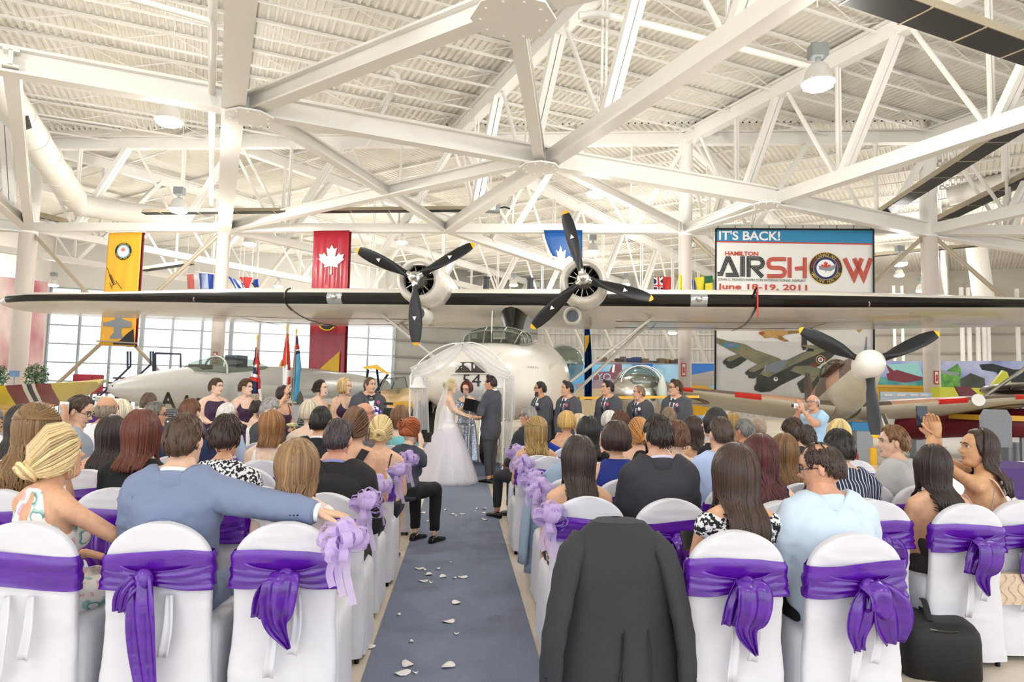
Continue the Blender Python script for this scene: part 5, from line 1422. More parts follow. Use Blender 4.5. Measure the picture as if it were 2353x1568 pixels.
t = thing('office_chair', 'grey patterned chair back behind the reception table', 'chair', up(P(2293, 990, 9.5), 0)); q = P(2293, 985, 9.5); b = MB(); b.rings([[q+V((x*.2*s_, .05*k_, z*.26)) for x, z in ((-1, -1), (1, -1), (1.05, .6), (.7, 1), (-.7, 1), (-1.05, .6))] for k_, s_ in ((0, .95), (1, 1), (2, .9))]); b.obj('backrest', mat('grey weave', '#8d9096', .8, col2='#6d7076', scale=80), t, 50)
b = MB(); b.box((q.x, q.y-.22, .48), (.42, .42, .07)); b.obj('seat', mat('grey weave', '#8d9096', .8), t); b = MB(); b.tube([(q.x, q.y-.2, .45), (q.x, q.y-.2, .04)], .03, 8); b.obj('pole', M_GREY, t)
for k_ in range(5): b = MB(); a_ = k_*2*PI/5; b.tube([(q.x, q.y-.2, .06), (q.x+.27*math.cos(a_), q.y-.2+.27*math.sin(a_), .03)], .02, 6); b.obj('foot', M_BLACK, t)
# ================================================================== AISLE RUNNER, PETALS, ARCH
AIS = V((-.57, 7.9, 0)).normalized(); ROW = V((AIS.y, -AIS.x, 0)); A0 = V((-.25, 3.57, 0)); AROT = math.atan2(-AIS.x, AIS.y)
M_RUN = mat('blue grey carpet', '#72798f', .95, col2='#878fa4', scale=220, bump=.3, bscale=300)
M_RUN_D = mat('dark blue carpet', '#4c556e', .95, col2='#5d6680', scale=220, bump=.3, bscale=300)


def slab(name, c, ux, uy, sx, sy, h, m, label, cat, z=0, **kw):
    b = MB(); n, k = 12, 40
    vs = [c-ux*sx/2-uy*sy/2, c+ux*sx/2-uy*sy/2, c+ux*sx/2+uy*sy/2, c-ux*sx/2+uy*sy/2]
    b.add([up(p, z) for p in vs]+[up(p, z+h) for p in vs], [(3, 2, 1, 0), (4, 5, 6, 7), (0, 1, 5, 4), (1, 2, 6, 5), (2, 3, 7, 6), (3, 0, 4, 7)])
    return tag(b.obj(name, m), label, cat, **kw)


slab('aisle_runner', A0+AIS*2.9, ROW, AIS, .93, 11.2, .008, M_RUN, 'long blue grey carpet runner down the aisle', 'carpet')
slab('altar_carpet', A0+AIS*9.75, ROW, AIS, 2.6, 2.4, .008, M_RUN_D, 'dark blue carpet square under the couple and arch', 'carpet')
# petals
b = MB(); b.rings([[(.03*math.cos(q)*(1+.25*math.cos(q)), .022*math.sin(q), .004+.008*math.cos(q)**2+.004*math.sin(2*q)) for q in [2*PI*i/10 for i in range(10)]], [(.012*math.cos(q), .009*math.sin(q), .003) for q in [2*PI*i/10 for i in range(10)]], [(.001*math.cos(q), .001*math.sin(q), .002) for q in [2*PI*i/10 for i in range(10)]]], False)
pet = b.obj('rose_petal', mat('white petal', '#f6f3f2', .6), None, 180, .001)
tag(pet, 'white rose petal lying on the blue aisle runner', 'petal', 'white petals scattered on the runner')
PT = [(990, 1140), (1010, 1137), (1024, 1173), (1038, 1183), (1046, 1186), (1062, 1182), (1097, 1170), (1114, 1170), (1110, 1180), (995, 1225), (984, 1199), (1000, 1237), (946, 1231), (962, 1308), (978, 1311), (986, 1321), (1005, 1309), (975, 1337), (990, 1340), (1018, 1327), (1045, 1330), (1060, 1328), (1037, 1293), (1048, 1386), (915, 1415), (1033, 1430), (1048, 1458), (937, 1530), (945, 1476), (921, 1550), (956, 1548), (990, 1102), (1003, 1100), (1016, 1101), (1003, 1108), (1115, 1195), (1080, 1198), (969, 1180), (1092, 1176), (846, 1484), (862, 1400), (1032, 1531)]
for i, (x, y) in enumerate(PT):
    o = pet if i == 0 else pet.copy()
    if i: COL.objects.link(o)
    p = Z(x, y, .009); o.location = (p.x, p.y, .0085 if x > 880 or y < 1350 else .002); o.rotation_euler = (0, 0, i*2.4); s = 1+.5*math.sin(i*3.1); o.scale = (s, s, 1)

# wedding arch
M_IRON = mat('white enamelled iron', '#f3f3f1', .35); M_TULLE = sheer_mat('white tulle', '#ffffff', .62)
AD0 = 12.3
arch = thing('wedding_arch', 'white metal wedding arch draped with white tulle', 'arch', up(P(1060, 1090, AD0), 0))
def apt(px, py, dy=0): return P(px, py, AD0+dy)
for xl, xr in ((944, 961), (1159, 1178)):
    for x, dy in ((xl, 0), (xr, .55)):
        t_ = apt(x, 862, dy); f_ = up(t_, 0); f_.x += -.0*t_.x
        b = MB(); b.tube([f_, t_], .016, 8); b.obj('post', M_IRON, arch, 40)
    a, c = apt(xl, 862), apt(xr, 862, .55)
    for z in (.06, .5, 1.0, 1.5, t_.z):
        b = MB(); b.tube([up(a, z), up(c, z)], .01, 6); b.obj('rung', M_IRON, arch)
    for z0_ in (.1, .55, 1.05):
        b = MB(); m_ = (a+c)/2; d = (c-a)
        b.tube([up(a.lerp(c, .5+.42*math.sin(q)*math.cos(q*.5)), z0_+.4*q/6.28) for q in [6.28*i/16 for i in range(17)]], .006, 5); b.obj('scroll', M_IRON, arch)
for dy in (0, .55):
    for side, pts in (('l', [(944, 862), (965, 832), (1000, 805), (1035, 791), (1062, 789)]), ('r', [(1062, 789), (1092, 789), (1125, 805), (1156, 835), (1176, 862)])):
        b = MB(); b.tube(spl([apt(x, y, dy) for x, y in pts], 5), .012, 8); b.obj('arch_bar', M_IRON, arch, 60)
for cx, s in ((1052, -1), (1072, 1)):
    b = MB(); b.tube([apt(cx+s*8*math.cos(q)*(1-q/9), 797-8*math.sin(q)*(1-q/9)) for q in [5.5*i/18 for i in range(19)]], .009, 6); b.obj('scroll', M_IRON, arch, 60)


def drape(name, path, wid, m, parent, folds=5, n=24, depth=.06, sag=0):
    """gathered strip of cloth along path"""
    pts = spl(path, max(2, n//(len(path)-1))); b = MB(); g = []; K = len(pts)
    for i, p in enumerate(pts):
        d = (pts[min(i+1, K-1)]-pts[max(i-1, 0)]).normalized(); s, u = basis(d, V((0, 1, 0)))
        w = wid(i/(K-1)) if callable(wid) else wid; row = []
        for j in range(25):
            t_ = j/24; row.append(p+s*w*(t_-.5)+u*depth*math.sin(t_*folds*2*PI+i*.08)*(.6+.4*math.sin(j*1.7)))
        g.append(row)
    b.sheet(g); return b.obj(name, m, parent, 180)


drape('tulle_swag', [apt(946, 858, -.03), apt(985, 846, -.05), apt(1030, 818, -.05), apt(1062, 793, -.03)], lambda t: .12+.13*math.sin(PI*t)+.1*(1-t), M_TULLE, arch, 4)
drape('tulle_swag', [apt(1062, 793, -.03), apt(1092, 813, -.05), apt(1130, 842, -.05), apt(1172, 862, -.03)], lambda t: .12+.16*math.sin(PI*t)+.06*t, M_TULLE, arch, 4)
drape('tulle_curtain', [apt(961, 862, .1), apt(966, 930, .12), apt(968, 1000, .1), up(apt(966, 1000, .1), .15)], lambda t: .34-.06*math.sin(PI*t), M_TULLE, arch, 6)
drape('tulle_curtain', [apt(1168, 864, .1), apt(1172, 930, .12), apt(1166, 1000, .1), up(apt(1163, 1000, .1), .2)], lambda t: .22-.04*math.sin(PI*t), M_TULLE, arch, 6)
for i, (px, py, dy) in enumerate(((961, 876, .0), (1147, 876, .3))):
    t = thing('paper_bell', 'white paper bell hanging at the %s side of the arch' % ('bride' if i == 0 else 'groom'), 'bell', apt(px, py, dy))
    b = MB(); n = 28
    rs = []
    for r, h in ((.015, .1), (.05, .09), (.075, .04), (.085, -.02), (.1, -.07), (.14, -.11), (.15, -.12)):
        rs.append([apt(px, py, dy)+V((r*(1+.07*math.cos(14*q))*math.cos(q), r*(1+.07*math.cos(14*q))*math.sin(q), h)) for q in [2*PI*k/n for k in range(n)]])
    b.rings(rs, False); b.obj('bell_paper', mat('white crepe paper', '#f4f3f0', .8), t, 40)
    b = MB(); b.tube([apt(px, py, dy)+V((.05*math.sin(q), 0, .1+.018*q)) for q in [5*k/12 for k in range(13)]], .007, 6); b.obj('scroll_hook', M_IRON, t)
b = MB(); c = apt(1064, 838, .2)
for sx in (-1, 1):
    b.rings([[c+V((sx*(.02+.13*h), .05*math.sin(q)*(.3+h), .05*math.cos(q)*(.35+h)*(1+.12*math.cos(7*q))-.05*h*h)) for q in [2*PI*i/28 for i in range(28)]] for h in (0, .25, .5, .75, 1)], False)
tag(b.obj('paper_bow', mat('white crepe paper', '#f4f3f0', .8), None, 180), 'white paper bow hanging from the top of the arch', 'bow')
# ================================================================== CHAIRS WITH COVERS AND SASHES
M_COVER = mat('white polyester chair cover', '#dddde6', .6)
M_SASH = mat('purple satin sash', '#4e0a92', .24, col2='#6018aa', scale=5, stretch=(1, 1, 4), bump=.12, bscale=9, spec=.8)
M_LAV = sheer_mat('lavender organza ribbon', '#e8d6ff', .72)
M_LEG = mat('black chair leg', '#141414', .4, metal=.4)
CW, CTOP = .212, .905


def cback(z):
    if z <= .73: return CW*(1+.02*math.sin(z*9))
    return CW*math.sqrt(max(.0, 1-((z-.73)/(CTOP-.73))**2.1))


def cy(z): return -.05*max(0, z-.45)/.45        # recline


def back_ring(z, grow=0., n=30, wr=0.):
    w = cback(z)+grow; h = .032+grow; y0 = cy(z)
    out = []
    for i in range(n):
        q = 2*PI*i/n; c, s = math.cos(q), math.sin(q)
        x = w*abs(c)**.35*(1 if c > 0 else -1); y = y0+h*abs(s)**.6*(1 if s > 0 else -1)
        y -= wr*max(0, -s)*(mnoise.noise(V((x*4, 3.1, z*22)))+.6*mnoise.noise(V((x*9+5, 1.1, z*40))))
        out.append(V((x, y, z)))
    return out


def make_cover(seed):
    b = MB()
    zs = [.036+.018*i for i in range(38)]+[.72+.012*i for i in range(13)]+[.874, .884, .893, .9, .9035]
    rs = []
    for z in zs:
        f = max(0, 1-z/.5); r = back_ring(z, .012*f, 52, 0); q = []
        for p in r:
            y = p.y
            if y < cy(z):
                cr = abs(mnoise.noise(V((p.x*3.5+seed, 2.2, z*26+p.x*4))))-.25; fo = mnoise.noise(V((p.x*16+seed*2, 5.5, z*2.2)))
                y -= (.011*cr*(1 if z < .66 else .35)+.012*fo*f+.004*mnoise.noise(V((p.x*12, seed, z*30))))
            q.append(V((p.x*(1+.03*f*math.sin(z*20+seed)), y, z)))
        rs.append(q)
    b.rings(rs)
    # skirt with soft folds
    rs = []
    for j, z in enumerate([.035, .1, .17, .24, .31, .38, .43, .46, .475]):
        f = 1-z/.475; r = []; n = 72
        for i in range(n):
            q = 2*PI*i/n; c, s = math.cos(q), math.sin(q)
            hw, hd = CW+.008+.012*f, .24+.012*f
            if z > .45: hw -= .02*(z-.45)/.025; hd -= .02*(z-.45)/.025
            x = hw*abs(c)**.3*(1 if c > 0 else -1); y = .225+(hd-.01)*abs(s)**.3*(1 if s > 0 else -1)
            k = 1+f*.05*mnoise.noise(V((math.cos(q)*4+seed, math.sin(q)*4, z*1.5)))+.012*math.sin(q*24+seed)*f
            dy = -.022*mnoise.noise(V((x*4+seed, 3, z*20))) if s < -.5 else 0
            r.append(V((x*k, .225+(y-.225)*k, z+(.012*math.sin(q*3+seed) if j == 0 else 0))))
        rs.append(r)
    b.rings(rs); return b


def ribbon(pts, wid, normal, folds=2, amp=.012, ncross=9, twist=0.):
    """cloth tail: centre line pts, width function, draped with folds"""
    b = MB(); g = []; path = spl(pts, 5); K = len(path)
    for i, p in enumerate(path):
        t = i/(K-1); d = (path[min(i+1, K-1)]-path[max(i-1, 0)]).normalized(); s = d.cross(normal).normalized()
        w = wid(t); row = []
        for j in range(ncross):
            u = j/(ncross-1); row.append(p+s*w*(u-.5)+normal*(amp*math.sin(u*folds*2*PI+t*2)*(1-.3*t)+.004))
        g.append(row)
    b.sheet(g); return b


def make_chair(var):
    """var 0: hanging bow with two tails, 1: one long tail, 2: big folded loop, 3: plain wide band"""
    t = thing('banquet_chair', 'x', 'chair', world=False)
    make_cover(var*3.7).obj('seat_cover', M_COVER, t, 70)
    for sx in (-1, 1):
        for y in (.0, .41):
            b = MB(); b.tube([(sx*.19, y, .0), (sx*.185, y, .3)], .013, 8); b.obj('leg', M_LEG, t, 40)
    z0, z1 = .648, .785
    b = MB(); rs = []
    for k in range(8):
        z = lerp(z0, z1, k/7); rs.append(back_ring(z+.0, .011+.004*math.sin(k*2.1+var), 30, .012))
    rs = [[V((p.x, p.y, p.z+(.015*math.sin(p.x*8+var) if p.y < 0 else 0))) for p in r] for r in rs]
    b.rings(rs, False); sash = b.obj('sash', M_SASH, t, 180)
    N = V((0, -1, 0)); yb = -.085
    c = V((0.02 if var != 1 else -.03, yb, .69))
    if var < 3:
        # converging pleats to the knot
        for sx in (-1, 1):
            b = ribbon([V((sx*.215, yb+.035, .70)), V((sx*.12, yb+.015, .685)), c+V((sx*.02, 0, 0))], lambda u: lerp(.13, .05, u), N, 3, .009); b.obj('sash_pleat', M_SASH, sash, 180, .003)
        b = MB(); b.ell(c+V((0, -.02, .0)), (.04, .03, .042), 12, 9); b.obj('sash_knot', M_SASH, t, 180)
    if var == 0:
        b = ribbon([c+V((-.02, -.03, -.01)), c+V((-.05, -.045, -.08)), c+V((-.065, -.03, -.17)), c+V((-.05, -.02, -.25))], lambda u: .05+.08*math.sin(PI*min(1, u*1.1))*(1-.5*u), N, 2, .016); b.obj('sash_tail', M_SASH, t, 180, .003)
        b = ribbon([c+V((.02, -.035, .02)), c+V((.06, -.06, -.05)), c+V((.085, -.04, -.14)), c+V((.1, -.02, -.22))], lambda u: .06+.11*math.sin(PI*min(1, u*.95)), N, 2, .02); b.obj('sash_tail', M_SASH, t, 180, .003)
        b = ribbon([c+V((-.01, -.03, .03)), c+V((0, -.085, .0)), c+V((.01, -.08, -.07)), c+V((0, -.035, -.1))], lambda u: .09, N, 1, .012); b.obj('sash_loop', M_SASH, t, 180, .003)
    elif var == 1:
        b = ribbon([c+V((0, -.03, .02)), c+V((.01, -.045, -.1)), c+V((.02, -.035, -.25)), c+V((.05, -.03, -.44))], lambda u: .075+.035*math.sin(PI*u), N, 2, .014); b.obj('sash_tail', M_SASH, t, 180, .003)
        b = ribbon([c+V((-.02, -.03, 0)), c+V((-.06, -.045, -.05)), c+V((-.075, -.035, -.12))], lambda u: .07*(1-.3*u), N, 2, .014); b.obj('sash_tail', M_SASH, t, 180, .003)
    elif var == 2:
        b = ribbon([c+V((0, -.03, .03)), c+V((.0, -.09, .0)), c+V((-.01, -.09, -.09)), c+V((-.02, -.05, -.17)), c+V((.03, -.03, -.27))], lambda u: .11+.05*math.sin(PI*u)-.1*u*u, N, 2, .02); b.obj('sash_tail', M_SASH, t, 180, .003)
        b = ribbon([c+V((-.02, -.03, 0)), c+V((-.07, -.05, -.06)), c+V((-.09, -.04, -.15))], lambda u: .09*(1-.25*u), N, 2, .016); b.obj('sash_tail', M_SASH, t, 180, .003)
    # the cover's own white ties
    for dx, L in ((-.03, .33), (.06, .24)):
        b = ribbon([V((dx, yb+.02, .62)), V((dx+.01, yb+.0, .5)), V((dx-.01, yb+.01, .62-L))], lambda u: .03+.012*u, N, 1, .008, 6); b.obj('cover_tie', M_COVER, t, 180, .003)
    return t


CH = [make_chair(v) for v in range(4)]
_used = [False]*4


def chair(x, y, who, var=0, rz=None, s=1.):
    t = copy_tree(CH[var]); q_ = V((x, y, 0))-A0; s_ = q_.dot(ROW)
    if abs(s_) < .71: q_ += ROW*(math.copysign(.71, s_)-s_); x, y = (A0+q_).xy
    t.location = (x, y, 0); t.rotation_euler = (0, 0, AROT if rz is None else rz); t['label'] = who; t['group'] = 'white covered banquet chairs'
    t.scale = (s, s, s)
    return t


def chair_px(px, py_top, d, who, var=0, rz=None):
    """chair whose back top centre stands at distance d under picture column px"""
    p = P(px, py_top, d); return chair(p.x, p.y+.04, who, var, rz)


# lavender pull bows ------------------------------------------------
def make_bow(seed):
    t = thing('ribbon_bow', 'x', 'bow', world=False); rng = random.Random(seed)
    b = MB(); g = []
    for j in range(9):
        a = 2*PI*j/8*.93; g.append([V((.058+.058*math.cos(PI-a), i*.02-.02, .036*math.sin(a))) for i in range(3)])
    b.sheet(g); lp = b.obj('ribbon_loop', M_LAV, t, 180); first = True
    for k in range(30):
        o = lp if first else lp.copy()
        if not first: COL.objects.link(o)
        first = False; az = rng.uniform(0, 6.28); el = rng.uniform(-.6, 1.3); s = rng.uniform(.8, 1.15)
        o.rotation_euler = (rng.uniform(-.8, .8), -el, az); o.scale = (s, s, s)
    for k in range(3):
        b = ribbon([V((0, 0, 0)), V((.03*k-.03, -.03, -.06)), V((.04*k-.05, -.02, -.13)), V((.05*k-.03, -.03, -.19-.04*k))], lambda u: .035, V((0, -1, 0)), 1, .006, 4); b.obj('ribbon_tail', M_LAV, t, 180)
    b = MB(); b.ell((0, 0, 0), (.018, .018, .018), 8, 6); b.obj('knot', M_LAV, t, 180)
    return t


BW = [make_bow(i) for i in range(2)]


def bow(px, py, d, label, v=0, s=1.):
    t = copy_tree(BW[v]); t.location = P(px, py, d); s *= .8; t.scale = (s, s, s); t['label'] = label; t['group'] = 'lavender aisle bows'; return t
# ================================================================== PEOPLE: builder
def tohex(c): return '#%02x%02x%02x' % tuple(int(max(0, min(1, x))*255) for x in c)
def shade(c, f):
    c = c.lstrip('#'); return tohex([min(1, int(c[i:i+2], 16)/255*f) for i in (0, 2, 4)])


def skin_mat(c): return mat('skin '+c, c, .48, col2=shade(c, .93), scale=30, spec=.35)
def hair_mats(c, gloss=.38):
    return [mat('hair %s %d' % (c, i), shade(c, f), gloss, bump=.25, scale=160, stretch=(1, 1, .12)) for i, f in enumerate((1., .84, 1.14))]


HEAD_CACHE = {}


def head_data():
    """head surface: z up, face +y, centre at skull middle; returns verts (numpy), faces, mats"""
    if 'h' in HEAD_CACHE: return HEAD_CACHE['h']
    zs = [-.122, -.118, -.108, -.095, -.085, -.075, -.068, -.062, -.056, -.05, -.042, -.034, -.026, -.018, -.01, 0, .01, .018, .026, .036, .048, .06, .075, .09, .103, .112, .119, .122]
    fr = [(-.122, .045), (-.115, .072), (-.1, .086), (-.085, .087), (-.07, .083), (-.05, .088), (-.035, .086), (-.01, .087), (.012, .085), (.03, .091), (.05, .092), (.075, .083), (.1, .058), (.115, .03), (.122, .0)]
    bk = [(-.122, .01), (-.1, -.02), (-.08, -.05), (-.06, -.068), (-.03, -.084), (0, -.095), (.03, -.102), (.06, -.098), (.09, -.078), (.11, -.048), (.122, -.0)]
    wd = [(-.122, .022), (-.112, .04), (-.095, .05), (-.075, .056), (-.05, .063), (-.02, .07), (.01, .074), (.04, .076), (.065, .072), (.09, .056), (.11, .034), (.122, .002)]
    ip = lambda t, z: float(np.interp(z, [a for a, _ in t], [c for _, c in t]))
    n = 44; vs = []; fs = []; ms = []
    for z in zs:
        f, bb, w = ip(fr, z), ip(bk, z), ip(wd, z)
        for i in range(n):
            a = 2*PI*i/n; c, s = math.cos(a), math.sin(a)
            # finer sampling towards the face
            x = w*(abs(s)**.92)*(1 if s > 0 else -1)
            cy = bb+.5*(f-bb); y = cy+(f-cy)*c if c > 0 else cy+(cy-bb)*c
            if c > 0:
                g = lambda sx, sz, x0, z0: math.exp(-((x-x0)/sx)**2-((z-z0)/sz)**2)
                y += .024*g(.011, .013, 0, -.022)+.014*g(.009, .03, 0, -.002)+.006*(g(.009, .008, .012, -.026)+g(.009, .008, -.012, -.026))
                y -= .012*(g(.015, .011, .032, .012)+g(.015, .011, -.032, .012))
                y += .006*(g(.02, .006, .03, .032)+g(.02, .006, -.03, .032))
                y += .006*g(.02, .006, 0, -.052)+.005*g(.018, .006, 0, -.064)-.004*g(.02, .003, 0, -.058)+.006*g(.016, .012, 0, -.098)
                y += .004*(g(.018, .016, .042, -.02)+g(.018, .016, -.042, -.02))
            vs.append((x, y, z))
    k = len(zs)
    for j in range(k-1):
        for i in range(n):
            i2 = (i+1) % n; fs.append((j*n+i, j*n+i2, (j+1)*n+i2, (j+1)*n+i))
            x = (vs[j*n+i][0]+vs[j*n+i2][0])/2; y = vs[j*n+i][1]; z = (zs[j]+zs[j+1])/2
            ms.append(0)
    fs.append(tuple(reversed(range(n)))); ms.append(0); fs.append(tuple((k-1)*n+i for i in range(n))); ms.append(0)
    b = MB(); b.add(vs, fs); b.m = ms
    for sx in (-1, 1):
        # ear: curved shell
        b.ell((sx*.077, -.008, -.002), (.011, .019, .031), 10, 8, Matrix.Rotation(R(-22*sx), 3, 'Z'), 0)
        b.ell((sx*.083, -.004, .002), (.006, .011, .018), 8, 6, Matrix.Rotation(R(-22*sx), 3, 'Z'), 0)
        # eye, iris, lid line, brow
        b.ell((sx*.031, .0715, .011), (.013, .0085, .0072), 10, 7, None, 2)
        b.ell((sx*.031, .0782, .011), (.0055, .0035, .0055), 8, 6, None, 3)
        b.tube([(sx*.015, .083, .015), (sx*.03, .0845, .0205), (sx*.047, .076, .014)], [.0016, .0022, .0012], 5, mi=4)
        b.tube([(sx*.013, .0945, .03), (sx*.03, .092, .036), (sx*.05, .077, .031)], [.003, .0042, .0015], 6, mi=4)
    b.tube([(-.022, .083, -.057), (-.01, .0915, -.053), (0, .093, -.0535), (.01, .0915, -.053), (.022, .083, -.057)], [.001, .0035, .0035, .0035, .001], 6, mi=1)
    b.tube([(-.02, .083, -.059), (-.008, .091, -.0635), (.008, .091, -.0635), (.02, .083, -.059)], [.001, .0042, .0042, .001], 6, mi=1)
    HEAD_CACHE['h'] = b; return b


def hs(az, el, e=0.):
    """point on the skull: az from the back of the head (0) round to the face (pi), el latitude"""
    ce = math.cos(el); se = math.sin(el)
    back = math.cos(az)
    ry = (.109 if back > 0 else .096)+e
    return V((math.sin(az)*ce*(.081+e), -back*ce*ry, se*(.129+e) if se > 0 else se*(.118+e)))


class Hair:
    def __init__(s, M, hang, rng): s.b = MB(); s.M = M; s.hang = hang; s.rng = rng

    def lock(s, pts, r0, r1=None, sides=5, mi=None, flat=.7):
        n = len(pts); r1 = r0*.35 if r1 is None else r1
        rr = [lerp(r0, r1, (i/(n-1))**2) for i in range(n)]; rr[0] *= .6
        s.b.tube(pts, rr, sides, True, s.rng.choice((0, 0, 0, 1, 1, 2)) if mi is None else mi, flat)


def hair_cap(H, line, e=.011, nu=28, nv=12, noise=.003, top=True):
    """close-fitting shell; line(az)->lowest latitude"""
    rs = []; rng = H.rng; sd = rng.random()*50
    for j in range(nv+1):
        r = []
        for i in range(nu):
            az = 2*PI*i/nu; lo = line(az if az <= PI else 2*PI-az)
            el = lerp(R(89), lo, (j/nv)**.9); ee = e*(1 if j < nv else -.35)*(.6 if j == nv-1 else 1)
            p = hs(az, el, ee); k = mnoise.noise(p*38+V((sd, 0, 0)))*noise
            r.append(H.M @ (p+p.normalized()*k))
        rs.append(r)
    H.b.rings(rs, True, 0)


def make_hair(st, M, hang, rng, col, gloss=.38):
    """M: head matrix (local body space). hang(p)->p pushes a hanging point outside the body. returns MB"""
    H = Hair(M, hang, rng); kind = st.get('k', 'short'); L = st.get('len', .1); wave = st.get('wave', 0); vol = st.get('vol', 0)
    N = int(st.get('n', 62)*1.35); e0 = .012+vol
    PIb = PI
    if kind in ('short', 'balding', 'buzz'):
        def line(az):
            a = az/PI
            v = R(float(np.interp(a, [0, .3, .38, .46, .58, .61, .66, .7, .84, 1], [-33, -28, -20, 10, 14, 2, 4, 26, st.get('front', 46), st.get('front', 46)])))
            return v
        th = st.get('th', .009)
        if kind == 'balding':
            # horseshoe of hair with thin strands on top
            for i in range(170):
                az = rng.uniform(-.72, .72)*PI; lo = line(abs(az)); hi = R(st.get('hi', 42))+R(rng.uniform(-6, 6))
                if lo > hi-R(8): continue
                pts = [H.M @ hs(az+rng.uniform(-.03, .03)*k, lerp(hi, lo, k/5), th*(.3 if k in (0, 5) else .8)) for k in range(6)]
                H.lock(pts, .005, .002, 4)
            for i in range(st.get('strands', 14)):
                az = rng.uniform(-.9, .9)*PI; pts = [H.M @ hs(az, lerp(R(85), R(35), k/4), .002) for k in range(5)]; H.lock(pts, .0028, .002, 4)
            return H.b
        hair_cap(H, line, th*.8, noise=.004)
        if kind == 'buzz': return H.b
        for i in range(int(st.get('n', 230)*1.15)):
            az = rng.uniform(-1, 1)*PI; lo = line(abs(az)); e1 = R(rng.uniform(60, 88)) if rng.random() < .45 else lerp(lo+R(10), R(70), rng.random())
            span = R(rng.uniform(16, 30)); sw = rng.uniform(-.22, .22)
            pts = []
            for k in range(6):
                t = k/5; a_ = abs(az+sw*t); el = max(e1-span*t, line(min(a_, 2*PI-a_))+R(1)); pts.append(H.M @ hs(az+sw*t, el, th*(.62+.3*math.sin(PI*t))+rng.uniform(-.001, .001)))
            H.lock(pts, rng.uniform(.003, .005), .0012, 4, None, .55)
        if st.get('quiff'):
            for i in range(16):
                az = PI+rng.uniform(-.5, .5); pts = [H.M @ (hs(az, R(lerp(48, 80, k/4)), .01+.022*math.sin(PI*(k+1)/6))) for k in range(5)]; H.lock(pts, .011, .006)
        return H.b
    if kind in ('long', 'bob', 'half', 'curly'):
        face = st.get('face', .66)     # how far round to the face hair covers (fraction of pi)
        def line(az):
            a = az/PI
            return R(-25) if a < .55 else R(lerp(-25, 52, min(1, (a-.55)/.2)))
        hair_cap(H, line, e0*.8)
        wig = rng.random()*10
        for i in range(N):
            for layer in range(2):
                az = (i+rng.random())/N*2*PI*face-PI*face+0.0
                side = abs(az)/PI; e = e0*(1.1 if layer else .55)+rng.uniform(0, .004)
                if kind == 'bob' and st.get('curlin'): pass
                start = R(rng.uniform(66, 88)); azs = az*rng.uniform(.55, .8)
                pts = []; K = 7
                for k in range(K):
                    t = k/(K-1); el = lerp(start, R(-12), t); a = lerp(azs, az, min(1, t*1.6)); pts.append(hs(a, el, e+.004*math.sin(PI*t)))
                pts = [H.M @ p for p in pts]
                # hanging part
                ln = L*rng.uniform(.82, 1.05)*(1-.15*side if st.get('taper') else 1)
                q = pts[-1].copy(); outw = (pts[-1]-H.M.translation); outw.z = 0; outw = outw.normalized() if outw.length > 1e-4 else V((0, -1, 0))
                m = max(3, int(ln/.035)); ph = rng.uniform(0, 6.28) if kind == 'curly' else wig+az*3
                for k in range(1, m+1):
                    t = k/m; z = -ln*t; wv = wave*min(1, t*3)
                    inw = -.03*t*t if kind == 'bob' else -.012*t
                    p = q+V((0, 0, z))+outw*(inw+wv*math.cos(ph+t*ln*55))+V((-outw.y, outw.x, 0))*(wv*math.sin(ph+t*ln*55)+rng.uniform(-.002, .002))
                    pts.append(hang(p, e))
                H.lock(pts, rng.uniform(.008, .0125)*(1.1 if kind == 'curly' else 1), .003, 5)
        if kind == 'half' or st.get('clip'):
            for sx in (-1, 1):
                for j in range(7):
                    pts = [H.M @ hs(sx*lerp(2.0-.1*j, .05, k/6), R(lerp(20+6*j, 24, k/6)), e0+.014) for k in range(7)]; H.lock(pts, .011, .008)
        return H.b
    if kind in ('bun', 'updo', 'lowbun'):
        bz = st.get('bun', (0, -.105, .02)); br = st.get('r', .045)
        def line(az):
            a = az/PI
            return R(lerp(-30, -14, a/.55)) if a < .55 else R(lerp(-14, 50, min(1, (a-.55)/.2)))
        hair_cap(H, line, e0*.75)
        bc = V(bz)
        N = int(N*1.8)
        for i in range(N):
            az = (i+rng.random()*.6)/N*2*PI-PI; lo = line(abs(az)); p0 = hs(az, lo, .004); d0 = hs(az, lo+R(12), e0)
            pts = []
            mid = (p0+bc)/2; 
            for k in range(8):
                t = k/7; p = p0.lerp(bc, t); n = p.normalized() if p.length > 1e-3 else V((0, 0, 1))
                # keep on the skull
                el = math.asin(max(-1, min(1, n.z))); a2 = math.atan2(n.x, -n.y); pts.append(hs(a2, el, e0*(.5+.9*math.sin(PI*min(1, t*.9)))+rng.uniform(0, .002)))
            pts[-1] = pts[-1].lerp(bc, .7)
            H.lock([H.M @ p for p in pts], rng.uniform(.006, .009), .004, 5)
        out = bc.normalized(); s, u = basis(out)
        for i in range(int(st.get('swirls', 16)*1.7)):
            a0 = rng.uniform(0, 6.28); rr = br*rng.uniform(.35, .95); h = rng.uniform(-.2, .9); pts = []
            tl = rng.uniform(-.6, .6)
            for k in range(9):
                a = a0+k*.5; pts.append(H.M @ (bc+out*(br*h*.8+.012*math.sin(a*1+tl))+(s*math.cos(a)+u*math.sin(a))*rr))
            H.lock(pts, br*.2, br*.1, 6)
        for i in range(st.get('wisps', 4)):
            az = rng.choice((-1, 1))*rng.uniform(1.5, 2.0); p = H.M @ hs(az, R(-5), .008); pts = [p+V((rng.uniform(-.01, .01), rng.uniform(-.01, .01), -.03*k)) for k in range(4)]; H.lock(pts, .005, .002)
        return H.b
    return H.b


